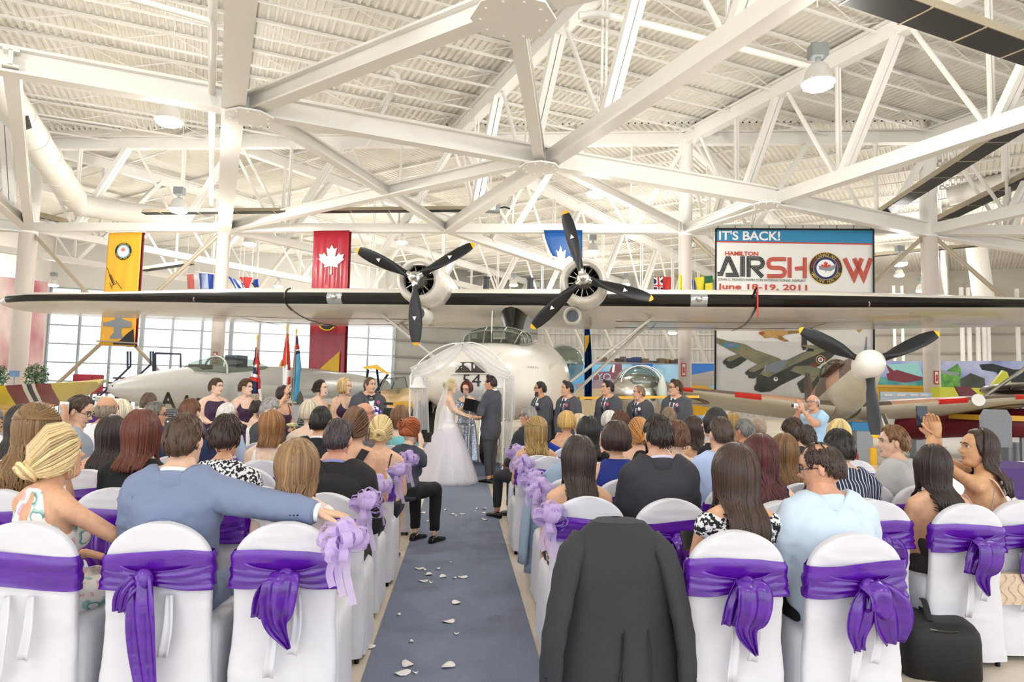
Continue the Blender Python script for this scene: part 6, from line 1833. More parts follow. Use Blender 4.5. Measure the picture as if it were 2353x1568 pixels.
def hand_mesh(b, wrist, d, pn, side, curl=.5, sc_=1., mi=0, spread=.12):
    """palm + five fingers. d: hand direction, pn: palm normal (curl side), side +1 thumb towards d x pn"""
    d = d.normalized(); pn = (pn-d*pn.dot(d)).normalized(); x = d.cross(pn)*side
    S = sc_
    rs = []
    for t, w, h in ((-.02, .026, .02), (.01, .03, .019), (.045, .04, .016), (.085, .041, .013), (.1, .036, .009)):
        c = wrist+d*t*S; rs.append([c+x*w*S*math.cos(q)+pn*h*S*math.sin(q) for q in [2*PI*i/12 for i in range(12)]])
    b.rings(rs, True, mi)
    for k, (off, ln) in enumerate(((.029, .074), (.010, .084), (-.010, .078), (-.029, .06))):
        p = wrist+d*.088*S+x*off*S; dd = (d+x*(off*spread*18)).normalized(); pts = [p-dd*.02*S]; a = 0; pts.append(p)
        for seg, c in ((.45, .35), (.3, .5), (.25, .4)):
            a += curl*(c+.1*k*.3); v = dd*math.cos(a)+pn*math.sin(a); pts.append(pts[-1]+v*ln*seg*S)
        b.tube(pts, [.0095*S, .0092*S, .0088*S, .0082*S, .0066*S], 7, True, mi, round_end=True)
    p = wrist+d*.02*S+x*.024*S; v1 = (d*.6+x*.8+pn*.25*curl).normalized(); v2 = (d*.9+x*.35+pn*.5*curl).normalized()
    b.tube([p, p+v1*.04*S, p+v1*.04*S+v2*.03*S, p+v1*.04*S+v2*.055*S], [.014*S, .0118*S, .0105*S, .008*S], 7, True, mi, round_end=True)


def remesh_to(b, vox, smooth=5):
    me = bpy.data.meshes.new('tmp'); me.from_pydata(b.v, [], b.f); o = bpy.data.objects.new('tmp', me); COL.objects.link(o)
    md = o.modifiers.new('r', 'REMESH'); md.mode = 'VOXEL'; md.voxel_size = vox; md.use_smooth_shade = True
    sm = o.modifiers.new('s', 'SMOOTH'); sm.factor = .5; sm.iterations = smooth
    dg = bpy.context.evaluated_depsgraph_get(); ev = o.evaluated_get(dg).to_mesh()
    n = len(ev.vertices); v = np.empty(n*3, 'f'); ev.vertices.foreach_get('co', v); no = np.empty(n*3, 'f'); ev.vertices.foreach_get('normal', no)
    fs = [tuple(p.vertices) for p in ev.polygons]
    o.evaluated_get(dg).to_mesh_clear(); bpy.data.objects.remove(o); bpy.data.meshes.remove(me)
    return v.reshape(-1, 3), no.reshape(-1, 3), fs


def cap_d(pts, a, b, ra, rb):
    a = np.array(a); b = np.array(b); ab = b-a; t = np.clip(((pts-a)@ab)/max(1e-9, ab@ab), 0, 1)
    return np.linalg.norm(pts-(a+t[:, None]*ab), axis=1)-(ra+(rb-ra)*t), t


GENDER = {'m': dict(sw=.152, hip=.152, waist=.142, chest=.16, arm=(.056, .046, .031), neck=.06, depth=.118),
          'f': dict(sw=.158, hip=.172, waist=.132, chest=.148, arm=(.043, .036, .024), neck=.046, depth=.104)}


class Person:
    pass


def person(label, hx, hy, d, face=0, pose='sit', sex='m', k=1., bulk=0., hyaw=0, hpitch=0, hroll=0, hair=None, skin='#e0b193', arms=('lap', 'lap'),
           top=None, bottom=None, vox=.019, group='seated guests', lean=0., cat='person', hand_curl=.5, waist=None, wide=1., z_seat=.47, hips_y=0., brow=None, glasses=None, beard=None, lips=None, legs='sit', warms=False):
    """hx,hy: picture position of the head centre, d: distance; face: degrees turned left from facing the altar"""
    Hc = P(hx, hy, d); Hc.z -= .03*k if pose == 'sit' else .012*k; rng = random.Random(hash((hx, hy)) & 0xffff)
    g = GENDER[sex]; hc = Hc.z; fr = Matrix.Rotation(R(face), 3, 'Z')
    hof = V((0, .035*k+lean, 0)); base = V((Hc.x, Hc.y, 0))-fr @ hof
    root = thing('person', label, cat, base, R(face), group, world=False)
    p = Person(); p.root = root; p.k = k; p.hc = hc; p.sex = sex; p.face = face
    zs = hc-(.18 if sex == 'm' else .186)*k; p.zs = zs
    sw = g['sw']*k*wide+bulk*.6
    if pose == 'sit': z0 = z_seat+.02
    else: z0 = hc*.5
    hd = g['depth']*k+bulk
    wv = (waist or g['waist'])*k*wide
    T = [(0, g['hip']*k*wide, hd*1.05), (.14, g['hip']*k*wide*1.02, hd*1.06), (.42, wv, hd*.92), (.7, g['chest']*k*wide, hd*1.0), (.86, g['chest']*k*wide*1.04, hd*.95), (.96, g['chest']*k*wide*.86, hd*.8), (1.03, .075*k, .06*k)]
    def tsec(z):
        f = (z-z0)/(zs-z0); xs = [t[0] for t in T]; return float(np.interp(f, xs, [t[1] for t in T]))+bulk, float(np.interp(f, xs, [t[2] for t in T])), lean*max(0, f)**1.5
    p.tsec = tsec
    if vox == .019: vox = .0245 if d > 5.4 else .021
    b = MB(); rs = []; n = 22
    nz = 14
    for i in range(nz+1):
        z = lerp(z0-.06, zs+.012, i/nz); w, dd, yo = tsec(z)
        if i == 0: w *= .8; dd *= .8
        rs.append([(w*abs(math.cos(q))**.85*(1 if math.cos(q) > 0 else -1), yo+dd*math.sin(q)*(1.0 if math.sin(q) < 0 else 1.05), z) for q in [2*PI*j/n for j in range(n)]])
    b.rings(rs)
    if sex == 'f' and k > .8:
        for sx in (-1, 1): b.ell((sx*.068, lean*.6+hd*.8, zs-.17), (.06, .06, .065), 12, 8)
    neck0, neck1 = V((0, lean-.012, zs-.04)), V((0, hof.y-.012*k, hc-.085*k))
    b.tube([neck0, neck1], [g['neck']*k*1.15, g['neck']*k], 14, round_end=True)
    sh = []
    bones = [('neck', neck0, neck1, g['neck']*k*1.1, g['neck']*k)]
    for sx in (-1, 1):
        S = V((sx*sw, lean-.01, zs-.035*k))
        b.tube([V((0, lean-.015, zs+.035*k)), V((sx*sw*.55, lean-.015, zs+.005+bulk)), S], [.05*k+bulk*.6, .05*k+bulk*.9, .056*k*(1.0 if sex == 'm' else .85)+bulk*.2], 12, round_end=True)
        sh.append(S); bones.append(('trap', V((0, lean-.015, zs+.035*k)), S, .05*k, .056*k+bulk*.5))
    ra, re, rw = [q*k+bulk*.55 for q in g['arm']]; rw = g['arm'][2]*k+bulk*.3
    p.wr = []
    for i, sx in enumerate((-1, 1)):
        S = sh[i]; A = arms[i]
        if isinstance(A, str):
            if pose == 'sit':
                E, W, hdir = {'lap': (V((sx*(sw+.04), lean*.5+.06, zs-.3*k)), V((sx*.1, .27, z0+.16)), V((-sx*.6, .7, -.3))),
                              'cross': (V((sx*(sw+.03), lean*.5+.1, zs-.28*k)), V((-sx*.02, .24, z0+.24)), V((-sx, .2, 0))),
                              'fwd': (V((sx*(sw+.03), lean*.5+.12, zs-.27*k)), V((sx*.08, .38, zs-.28*k)), V((0, 1, .1)))}[A]
            else:
                E, W, hdir = {'down': (V((sx*(sw+.05), lean*.5-.02, zs-.3*k)), V((sx*(sw+.045), .04, zs-.54*k)), V((0, .1, -1))),
                              'front': (V((sx*(sw+.06), .02, zs-.29*k)), V((sx*.07, .2, zs-.44*k)), V((-sx, .3, -.5))),
                              'clasp': (V((sx*(sw+.05), .0, zs-.29*k)), V((sx*.05, .17, zs-.52*k)), V((-sx*.6, .2, -.8))),
                              'bouquet': (V((sx*(sw+.05), .03, zs-.28*k)), V((sx*.06, .24, zs-.34*k)), V((-sx, .5, .1)))}[A]
        else:
            E, W, hdir = [V(q) for q in A]
            if warms: fi = fr.inverted(); E, W, hdir = fi @ E, fi @ W, fi @ hdir
        b.tube([S, S.lerp(E, .5), E], [ra, ra*.95, re], 12, round_end=True); b.tube([E, E.lerp(W, .35), W], [re, re*.98, rw], 12, round_end=True)
        bones += [('ua%d' % i, S, E, ra, re), ('fa%d' % i, E, W, re, rw)]; p.wr.append((W, hdir, sx))
    # legs
    hipw = g['hip']*.52*k*wide; lr = (.085*k*wide+bulk*.3, .06*k, .042*k)
    p.feet = []
    for sx in (-1, 1):
        hp = V((sx*hipw, hips_y, z0+.02))
        if pose == 'sit': kn = V((sx*(hipw+.03), .42*k, z0+.01)); an = V((sx*(hipw+.02), .44*k, .09))
        elif pose == 'crouch': kn = V((sx*(hipw+.05), .4*k, .5)); an = V((sx*(hipw+.02), .12, .09))
        else: kn = V((sx*(hipw*.95), .01, z0*.53)); an = V((sx*hipw*.92, -.02, .08))
        b.tube([hp, hp.lerp(kn, .5), kn], [lr[0], lr[0]*.9, lr[1]], 12, round_end=True); b.tube([kn, kn.lerp(an, .4), an], [lr[1], lr[1]*.95, lr[2]], 12, round_end=True)
        bones += [('th', hp, kn, lr[0], lr[1]), ('sn', kn, an, lr[1], lr[2])]; p.feet.append(an)
    v, no, fs = remesh_to(b, vox)
    fa = np.array([f if len(f) == 4 else (f[0], f[1], f[2], f[2]) for f in fs]); fc = v[fa].mean(1)
    # classify vertices
    z = v[:, 2]; ff = np.clip((z-z0)/(zs-z0), 0, 1.03)
    xs = [t[0] for t in T]; w = np.interp(ff, xs, [t[1] for t in T])+bulk; dd = np.interp(ff, xs, [t[2] for t in T])
    yy = v[:, 1]-lean*ff**1.5
    dt = (np.sqrt((v[:, 0]/w)**2+(yy/dd)**2)-1)*np.minimum(w, dd); dt = np.where(z < z0-.05, .2, dt); dt = np.where(z > zs+.03*k, .05, dt)
    best = dt.copy(); part = np.zeros(len(v), int); tt = np.zeros(len(v)); names = ['torso']
    for i, (nm, a, c, r0, r1) in enumerate(bones):
        names.append(nm); q, t = cap_d(v, a, c, r0, r1)
        m = q < best-(.004 if nm == 'neck' else .012 if nm == 'trap' else 0); best = np.where(m, q, best); part = np.where(m, i+1, part); tt = np.where(m, t, tt)
    p.v, p.no, p.fs, p.fa, p.part, p.tt, p.names, p.z0 = v, no, fs, fa, part, tt, names, z0
    p.sw = sw; p.lean = lean
    nameof = np.array(names)[part]
    isarm = np.char.startswith(nameof, 'ua'); isfa = np.char.startswith(nameof, 'fa'); istor = nameof == 'torso'; isth = nameof == 'th'; issn = nameof == 'sn'; isneck = nameof == 'neck'; istrap = nameof == 'trap'; istor = istor | istrap
    X, Y, Zr = v[:, 0], v[:, 1]-lean, v[:, 2]-zs     # relative to shoulder line
    p.regions = dict(arm=isarm, fore=isfa, torso=istor, th=isth, sn=issn, neck=isneck, X=X, Y=Y, Z=Zr, t=tt)
    covered = np.zeros(len(v), bool)
    p.parts = {}
    for gi, gm in enumerate(([top] if isinstance(top, dict) else (top or []))+([bottom] if isinstance(bottom, dict) else (bottom or []))):
        kd = gm.get('k', 'jacket'); nb, nfront = gm.get('back', -.02), gm.get('front', -.06); sl = gm.get('sleeve', 2.)
        if kd in ('jacket', 'shirt', 'top'):
            lim = np.where(Y < 0, nb, nfront)
            m = istor & (Zr < lim+.55*np.maximum(0, np.abs(X)-gm.get('nw', .05))*gm.get('slope', 1))
            if sl > 0: m |= (isarm & (tt < sl)) | (isfa & (tt < sl-1))
            else: m &= np.abs(X) < sw-.012-.25*np.maximum(0, Zr+.1)
            if gm.get('straps') == 'wide': m |= (istor | isarm | isneck) & (np.abs(np.abs(X)-gm.get('sx', .085)) < gm.get('swd', .024)) & (Zr > lim-.06) & (Zr < .09)
            if gm.get('straps') == 'thin': m |= (istor | isarm | isneck) & (np.abs(np.abs(X)-gm.get('sx', .095)) < .009+vox*.3) & (Zr > lim-.06) & (Zr < .09)
            if gm.get('halter'):
                zz = np.clip((Zr+.16)/.2, 0, 1); hw_ = lerp(.13, .055, 1)*0+(.15-.09*zz); m |= (istor | isneck) & (np.abs(X) < hw_) & (Zr > -.2) & (Zr < .055) & ~((Y < 0) & (np.abs(X) < gm.get('keyhole', 0)*(1-np.abs((Zr+.05)/.1))) & (np.abs(Zr+.05) < .1))
                m &= ~(isarm)
            if gm.get('diag'):
                m &= ~((Y < 0.02) & (Zr > -.03-(X-.0)*1.1*gm['diag']) & (Zr > -.16))
                m |= (istor | isarm) & (np.abs(Zr+.06-(X*-1.0)*gm['diag']*0) < 0)
            if gm.get('hem') is not None: m |= isth & (tt < gm['hem'])
            if gm.get('collar_neck'): m |= isneck & (Zr < gm['collar_neck'])
        elif kd == 'pants':
            gm.setdefault('off', .005)
            m = (istor & (v[:, 2] < z0+gm.get('rise', .13))) | isth | (issn & (tt < gm.get('len', .98)))
        elif kd == 'skirt':
            m = (istor & (v[:, 2] < z0+.1)) | (isth & (tt < gm.get('len', .85)))
        p.parts[gm['name']] = cloth_from(p, m, gm, rng)
        covered |= m
    bb = MB(); bb.v = [tuple(q) for q in v]; bb.f = list(fs); bb.m = [0]*len(fs)
    HM = Matrix.Translation(V((0, hof.y, hc))) @ (Matrix.Rotation(R(hyaw), 4, 'Z') @ Matrix.Rotation(R(hpitch), 4, 'X') @ Matrix.Rotation(R(hroll), 4, 'Y')) @ Matrix.Scale(k*.95, 4)
    p.HM = HM
    hb = head_data(); o = len(bb.v)
    bb.v += [tuple(HM @ V(q)) for q in hb.v]; bb.f += [tuple(i+o for i in f) for f in hb.f]; bb.m += hb.m
    for W, hdir, sx in p.wr:
        hand_mesh(bb, W, hdir.normalized(), V((0, 0, -1)) if abs(hdir.normalized().z) < .8 else V((-sx, 0, 0)), -sx, hand_curl, k*(1.05 if sex == 'm' else .92))
    sk = skin_mat(skin); hcol = (hair or {}).get('c', '#3a2a20')
    p.body = bb.obj('body', [sk, mat('lips '+skin, lips or shade(skin, .8), .4), mat('eye white', '#efece8', .2), mat('eye iris', '#2e241c', .2), mat('brow '+(brow or hcol), brow or shade(hcol, .8), .7)], root, 180)
    # hair
    if hair and hair.get('k') != 'none':
        def hang(q, e):
            if q.z > zs+.08*k: return q
            f_ = smoothstep(zs+.08*k, zs-.02*k, q.z); w2 = lerp(.06*k, sw+.02, f_)+e; d2 = lerp(.06*k, hd*1.0+.02, f_)+e; yo = lean*max(0, (min(q.z, zs)-z0)/(zs-z0))**1.5
            x_, y_ = q.x/w2, (q.y-yo)/d2
            if x_*x_+y_*y_ < 1:
                y_ = math.sqrt(max(0, 1-min(.97, x_*x_)))*(-1 if y_ <= .2 else 1); return V((q.x, yo+y_*d2, q.z))
            return q
        hm = make_hair(hair, HM, hang, rng, hcol)
        p.hair = hm.obj('hair', hair_mats(hcol, hair.get('gloss', .38)), root, 180)
    if beard:
        bm_ = MB()
        for i in range(240):
            az = PI+rng.uniform(-1.15, 1.15); zz = rng.uniform(-.106, -.045)
            x = math.sin(az); q = V((-.066*math.sin(az-PI)*1.02, float(np.interp(zz, [-.122, -.115, -.1, -.05], [.045, .07, .084, .086]))*math.cos(az-PI)**.8 if math.cos(az-PI) > 0 else 0, zz))
            if abs(q.x) < .028 and -.072 < zz < -.04: continue
            pts = [HM @ q, HM @ (q*1.035+V((0, 0, -.008))), HM @ (q*1.02+V((0, 0, -.016)))]; bm_.tube(pts, [.004, .004, .0015], 5)
        bm_.obj('beard', hair_mats(beard)[0], root, 180)
    if glasses:
        gm_ = MB()
        for sx in (-1, 1):
            ring = [HM @ V((sx*.033+.021*math.cos(q), .098-.12*max(0, abs(sx*.033+.021*math.cos(q))-.03), .009+.016*math.sin(q))) for q in [2*PI*i/14 for i in range(15)]]
            gm_.tube(ring, .0018*1.2, 5, False); gm_.tube([HM @ V((sx*.054, .093, .012)), HM @ V((sx*.078, .04, .012)), HM @ V((sx*.082, -.012, .006))], .0022, 5)
        gm_.tube([HM @ V((-.012, .099, .011)), HM @ V((.012, .099, .011))], .002, 5)
        gm_.obj('glasses', mat('glasses '+glasses, glasses, .3), root, 60)
    # shoes
    if bottom and not (isinstance(bottom, dict) and bottom.get('noshoes')):
        for an in p.feet:
            sb = MB(); rs = []
            for t, wv_, hh in ((-.07, .025, .05), (-.05, .034, .075), (.02, .038, .08), (.09, .044, .06), (.15, .04, .045), (.185, .02, .03)):
                c = V((an.x, an.y+t*k, 0)); rs.append([c+V((wv_*k*math.cos(q), 0, max(.0, hh*k*.5+hh*k*.5*math.sin(q)))) for q in [2*PI*i/12 for i in range(12)]])
            sb.rings(rs); sb.obj('shoe', mat('black leather shoe', '#101010', .25), root, 60)
    return p


def cloth_from(p, m, gm, rng):
    """garment surface lifted off the body where mask m holds; smoothed border, turned-in rim, folds"""
    fm = m[p.fa].all(1)
    if not fm.any(): return None
    fsel = [p.fs[i] for i in np.nonzero(fm)[0]]; used = np.zeros(len(p.v), bool)
    for f in fsel:
        for q in f: used[q] = True
    idx = np.cumsum(used)-1; v = p.v[used].astype(float).copy(); n = p.no[used].astype(float)
    fs = [tuple(int(idx[q]) for q in f) for f in fsel]
    from collections import Counter
    ec = Counter()
    for f in fs:
        for i in range(len(f)): ec[tuple(sorted((f[i], f[(i+1) % len(f)])))] += 1
    bd = [e for e, c in ec.items() if c == 1]
    nb = {}
    for a, c in bd: nb.setdefault(a, []).append(c); nb.setdefault(c, []).append(a)
    for _ in range(10):
        new = {a: (v[a]*.5+sum(v[c] for c in ns)/len(ns)*.5) for a, ns in nb.items()}
        for a, q in new.items(): v[a] = q
    off = gm.get('off', .009); wr = gm.get('fold', .006); sc_ = gm.get('fscale', 9); sd = rng.random()*40
    st = gm.get('stretch', (1, 1, .45))
    for i in range(len(v)):
        q = V((v[i][0]*sc_*st[0]+sd, v[i][1]*sc_*st[1], v[i][2]*sc_*st[2]*2))
        k = mnoise.noise(q)*wr+(.5-abs(mnoise.noise(q*1.7+V((9, 2, 1)))))*wr*1.1-wr*.3
        v[i] += n[i]*max(off*.75, off+k+wr*.3)
    b = MB(); b.v = [tuple(q) for q in v]; b.f = fs; b.m = [0]*len(fs)
    # rim
    rim = {}
    for a in nb: rim[a] = len(b.v); b.v.append(tuple(v[a]-n[a]*(off+.006)))
    for a, c in bd: b.f.append((a, c, rim[c], rim[a])); b.m.append(0)
    o = b.obj(gm['name'], gm['m'], p.root, 180)
    if gm.get('label'): o['label'] = gm['label']
    return o


def neck_ring(p, name, m, z0=.02, z1=.065, r=None, tilt=.05, thick=.008, flare=1.1, part_front=.0, sub=None):
    """collar band standing round the neck"""
    k = p.k; g = GENDER[p.sex]; r = r or g['neck']*k+.012; b = MB(); rs = []
    for zz, rr in ((z0-.012, r*flare*1.05), (z0, r*flare), (z1, r), (z1+.004, r*1.03), (z1-.01, r*1.12), (z0+.004, r*1.2), (z0-.012, r*1.14)):
        ring = []
        for i in range(28):
            a = 2*PI*i/28; ring.append((rr*math.sin(a), p.lean-.012-rr*math.cos(a)*.95, p.zs+zz+tilt*(math.cos(a))*.5-.02))
        rs.append(ring)
    b.rings(rs, False); return b.obj(name, m, p.root, 60)


def suit_front(p, m_suit, m_shirt, m_tie, flower='#f0d7e0', bow=False, vest=True, hank=True):
    """shirt wedge, tie, lapels and boutonniere laid on the chest of a man facing us"""
    bmx = bmesh.new()
    vs = [bmx.verts.new(tuple(q)) for q in p.v]
    for f in p.fs:
        try: bmx.faces.new([vs[i] for i in f])
        except ValueError: pass
    bmx.normal_update(); tr = BVHTree.FromBMesh(bmx); bmx.free()
    def on(x, z, lift):
        h = tr.ray_cast(V((x, 1, z)), V((0, -1, 0))); return V((x, (h[0].y if h[0] else .1)+lift, z))
    def strip(name, rows, lift, m, mid=0):
        b = MB(); g = []
        for x0, x1, z in rows:
            g.append([on(lerp(x0, x1, i/4), z, lift+(.006*math.sin(PI*i/4) if mid else 0)) for i in range(5)])
        b.sheet(g); o = b.obj(name, m, p.root, 60, .005); return o
    zs = p.zs
    strip('shirt_front', [(-.055, .055, zs+.035), (-.055, .055, zs), (-.05, .05, zs-.06), (-.038, .038, zs-.13), (-.02, .02, zs-.2), (-.004, .004, zs-.25)], .022, m_shirt)
    if vest: strip('waistcoat', [(-.012, .012, zs-.14), (-.028, .028, zs-.18), (-.02, .02, zs-.23), (-.004, .004, zs-.27)], .028, m_suit)
    if bow:
        b = MB(); c = on(0, zs+.015, .045)
        for sx in (-1, 1): b.prism([(0, -.01), (sx*.055, -.028), (sx*.055, .028), (0, .01)], c, V((1, 0, 0)), V((0, 0, 1)), V((0, .014, 0)))
        b.obj('bow_tie', m_tie, p.root)
    else:
        strip('tie', [(-.016, .016, zs+.03), (-.013, .013, zs+.005), (-.017, .017, zs-.04), (-.022, .022, zs-.12), (-.022, .022, zs-.2)], .034, m_tie, 1)
    for sx in (-1, 1):
        strip('lapel', [(sx*.05, sx*.07, zs+.03), (sx*.05, sx*.1, zs-.02), (sx*.045, sx*.112, zs-.075), (sx*.042, sx*.085, zs-.085), (sx*.025, sx*.055, zs-.18), (0, sx*.012, zs-.27)], .034, m_suit)
    if flower:
        b = MB(); c = on(-.095, zs-.07, .05)
        for i in range(7):
            a = i*.9; b.ell(c+V((.014*math.cos(a), .006, .014*math.sin(a))), (.014, .01, .014), 8, 6)
        b.obj('boutonniere', mat('boutonniere '+flower, flower, .6), p.root, 180)
        b = MB(); b.prism([(-.03, -.01), (.03, 0), (.02, .035), (0, .02), (-.02, .04)], on(-.1, zs-.155, .03), V((1, 0, 0)), V((0, 0, 1)), V((0, .01, 0))); b.obj('pocket_square', mat('plum silk', '#3b1136', .4), p.root)
# ================================================================== WHO IS HERE
def fab(c, rough=.78, **kw): return mat('cloth '+c, c, rough, bump=.12, scale=260, **kw)


def pat(name, cols, pos, scale, kind='noise', detail=2, stretch=None, rough=.7):
    """printed fabric: hard-edged colour bands over a noise field"""
    if name in MATS: return MATS[name]
    m = mat(name, cols[0], rough, col2=cols[1], scale=scale, kind=kind, detail=detail, stretch=stretch)
    r = [n for n in m.node_tree.nodes if n.type == 'VALTORGB'][0]; r.color_ramp.interpolation = 'CONSTANT'
    r.color_ramp.elements[0].color = lin(cols[0]); r.color_ramp.elements[0].position = 0
    r.color_ramp.elements[1].color = lin(cols[1]); r.color_ramp.elements[1].position = pos[0]
    for c, q in zip(cols[2:], pos[1:]):
        e = r.color_ramp.elements.new(q); e.color = lin(c)
    return m


WHITE_SH = fab('#eef0f5')
def jk(c, **kw): return dict(dict(name='jacket', k='jacket', m=fab(c), back=.13, front=.13, nw=.3, off=.016, fold=.010, fscale=9, stretch=(1, 1, .8)), **kw)
def shirt(c, sleeve=2., **kw): return dict(dict(name='shirt', k='shirt', m=fab(c), back=.13, front=.12, nw=.3, off=.012, fold=.011, fscale=10, sleeve=sleeve), **kw)
def tp(m, back=-.05, front=-.1, sleeve=0, **kw): return dict(dict(name='dress', k='top', m=m if not isinstance(m, str) else fab(m), back=back, front=front, sleeve=sleeve, off=.006, fold=.004, nw=.06), **kw)
def pants(c): return dict(name='trousers', k='pants', m=fab(c))
def skirt(m): return dict(name='skirt', k='skirt', m=m if not isinstance(m, str) else fab(m), noshoes=False)


_cv = [0]


def G(who, hx, hy, d, sex='m', hair=None, top=None, bot=None, chair_=True, collar=None, cl=None, cvar=None, cdx=0., **kw):
    kw.setdefault('pose', 'sit'); kw.setdefault('face', 4)
    kw.setdefault('bulk', .012 if sex == 'm' else 0)
    if bot is None: bot = pants('#26262b') if sex == 'm' else skirt(top['m'] if isinstance(top, dict) else '#333333')
    if d < 3.6: kw.setdefault('vox', .0135)
    p = person(who, hx, hy, d, sex=sex, hair=hair, top=top, bottom=bot, **kw)
    tl = top if isinstance(top, dict) else top[0]
    if tl['k'] == 'jacket':
        neck_ring(p, 'shirt_collar', fab(collar or '#eef0f5'), .03, .074); neck_ring(p, 'jacket_collar', tl['m'], .0, .06, r=.082*p.k)
    elif tl['k'] == 'shirt': neck_ring(p, 'shirt_collar', tl['m'], .015, .07)
    if chair_:
        _cv[0] += 1; fr = Matrix.Rotation(AROT, 3, 'Z'); q = p.root.location+fr @ V((cdx, -.2, 0))
        p.chair = chair(q.x, q.y, 'white covered chair with purple sash, seat of the '+(cl or who), _cv[0] % 3 if cvar is None else cvar)
    return p


def rel(hx, hy, d, px, py, dd):
    h = P(hx, hy, d); q = P(px, py, dd); return V((q.x-h.x, q.y-h.y, q.z))


SK1, SK2, SK3, SK4 = '#ebc2a6', '#e3b08e', '#f2d2bc', '#d6a082'
H_BR, H_DK, H_BK, H_BL, H_PB, H_GR, H_WH, H_RD, H_AU = '#5a4130', '#36271f', '#1e1916', '#c9a468', '#e3cfa2', '#8d8b8a', '#d8d5d0', '#a8562a', '#5c2c1c'
short = lambda c, **k: dict(dict(k='short', c=c), **k)
long_ = lambda c, L=.3, **k: dict(dict(k='long', c=c, len=L), **k)

# ---------------- back rows, left of the aisle
FLOR = pat('pastel floral print', ['#ecb9c8', '#f5efeb', '#a9cdc6', '#6fa39d', '#f3ece8'], [.37, .535, .585, .64], 13, detail=1.5)
G('blonde woman in a pastel floral halter dress', 138, 1030, 3.08, 'f', dict(k='lowbun', c='#e0c795', bun=(-.03, -.11, -.05), r=.055, swirls=24, wisps=9, vol=.006, n=105), tp(FLOR, -.13, -.1, 0, halter=True, keyhole=.03), face=-24, hyaw=-4, hpitch=6, skin=SK2, cl='blonde in pastel floral', cvar=3, cdx=-.2, chair_=False,
  arms=((-.2, .12, .8), (-.05, .3, .68), (.6, .6, -.2)) and ('lap', ((.27, .12, .80), (.1, .34, .72), (-.5, .8, -.1))))
p = G('man in a blue grey suit with his arm along the next chair', 425, 1000, 3.08, 'm', short('#4b3425'), jk('#7c89a8'), pants('#7c89a8'), collar='#f2f4f8', chair_=False, skin=SK1, hyaw=-8,
      arms=('lap', ((.41, -.06, .955), (.625, -.1, .93), (1, .12, -.12))), hand_curl=.6)
b = MB(); W = V((.625, -.1, .93)); dd = V((1, -.1, -.1)).normalized(); b.tube([W-dd*.05, W+dd*.012], [.042, .041], 16); b.obj('shirt_cuff', fab('#f2f4f8'), p.root, 40)
for k_ in range(4):
    b = MB(); q = V((.52+.016*k_, -.142, .925)); b.ell(q, (.006, .004, .006), 8, 6); b.obj('cuff_button', M_PBLK, p.root)
G('girl with light brown wavy hair in a white dress', 683, 1062, 3.16, 'f', dict(k='long', c='#92714e', len=.115, wave=.008, vol=.012, n=70), tp('#efe7e2', -.03, -.06, .12), k=.9, skin=SK3, chair_=False)
chair_px(60, 1164, 2.78, 'white covered chair with a purple band at the left edge of the back row', 3)
chair_px(372, 1172, 2.84, 'white covered chair with a long purple sash tail, behind the blue grey suit', 1)
chair_px(660, 1190, 2.9, 'white covered chair with a folded purple bow at the aisle, behind the wavy haired girl', 2)
G('woman with long curly golden brown hair and a hair clip', 86, 975, 3.85, 'f', dict(k='curly', c='#7d5f3a', len=.34, wave=.012, vol=.014, clip=1, n=70), tp('#f2f2f2', -.03, -.06, .3), skin=SK2, cl='curly haired woman at left', face=10)
p = G('woman with very long dark hair holding up a white phone', 52, 965, 4.75, 'f', long_('#241a17', .36), tp('#5b6470', -.03), skin=SK2, cl='dark haired woman with the phone',
      arms=('lap', (rel(52, 965, 4.75, 120, 1010, 4.85), rel(52, 965, 4.75, 150, 975, 5.05), (0, .3, 1))), warms=True)
G('man at the left picture edge cut off by the frame', -22, 960, 5.5, 'm', short(H_GR), shirt('#e8e8ee'), skin=SK4, cl='man cut off at the left edge')
G('man with glasses looking down beside the phone', 182, 938, 5.2, 'm', short('#4a3a30', th=.014), shirt('#9aa6b8'), face=-50, hyaw=-34, hpitch=-18, glasses='#151515', skin=SK1, cl='man with glasses by the phone')
G('woman with straight auburn hair in a black top', 326, 985, 4.0, 'f', long_('#64301d', .17, n=80, vol=.006), tp('#121215', .05, -.02, .6, nw=.3), skin=SK2, cl='auburn haired woman in black')
G('woman with long dark hair in a pink lace top', 258, 990, 4.75, 'f', long_('#2a1c1a', .24), tp('#dca9b6', -.1, -.1, 0, straps='wide'), skin=SK2, cl='dark haired woman in pink lace')
G('person in an orange top beside the dark haired woman', 214, 990, 6.4, 'f', short('#4b3425'), tp('#e8603c', -.01, -.06, .6), k=.72, skin=SK2, cl='person in the orange top')
G('bald man in a white shirt', 246, 935, 5.7, 'm', dict(k='balding', c='#9a8b7c', hi=14, strands=0), shirt('#f0f1f6'), skin='#dca98a', cl='bald man in white')
G('person with very pale blonde hair', 277, 945, 6.6, 'f', dict(k='bob', c='#efe3c6', len=.03, vol=.008), tp('#c5c9d2', -.02), skin=SK3, cl='pale blonde person')
G('grey haired man with glasses looking to the right', 357, 948, 6.4, 'm', short('#77746f', th=.014), shirt('#23273a'), face=-30, hyaw=-38, glasses='#1a1a1a', skin=SK4, cl='grey man with glasses')
G('man with brown hair furthest back before the jet letters', 342, 922, 7.7, 'm', short('#5a4330'), shirt('#40506a'), skin=SK1, cl='brown haired man before the jet')
G('man with reddish brown hair in a navy suit', 437, 942, 5.75, 'm', short('#6d4429'), jk('#28345c'), skin=SK1, hyaw=-14, cl='man in the navy suit')
BWP = pat('black and white abstract print', ['#14141a', '#ecebf0'], [.5], 62, detail=1)
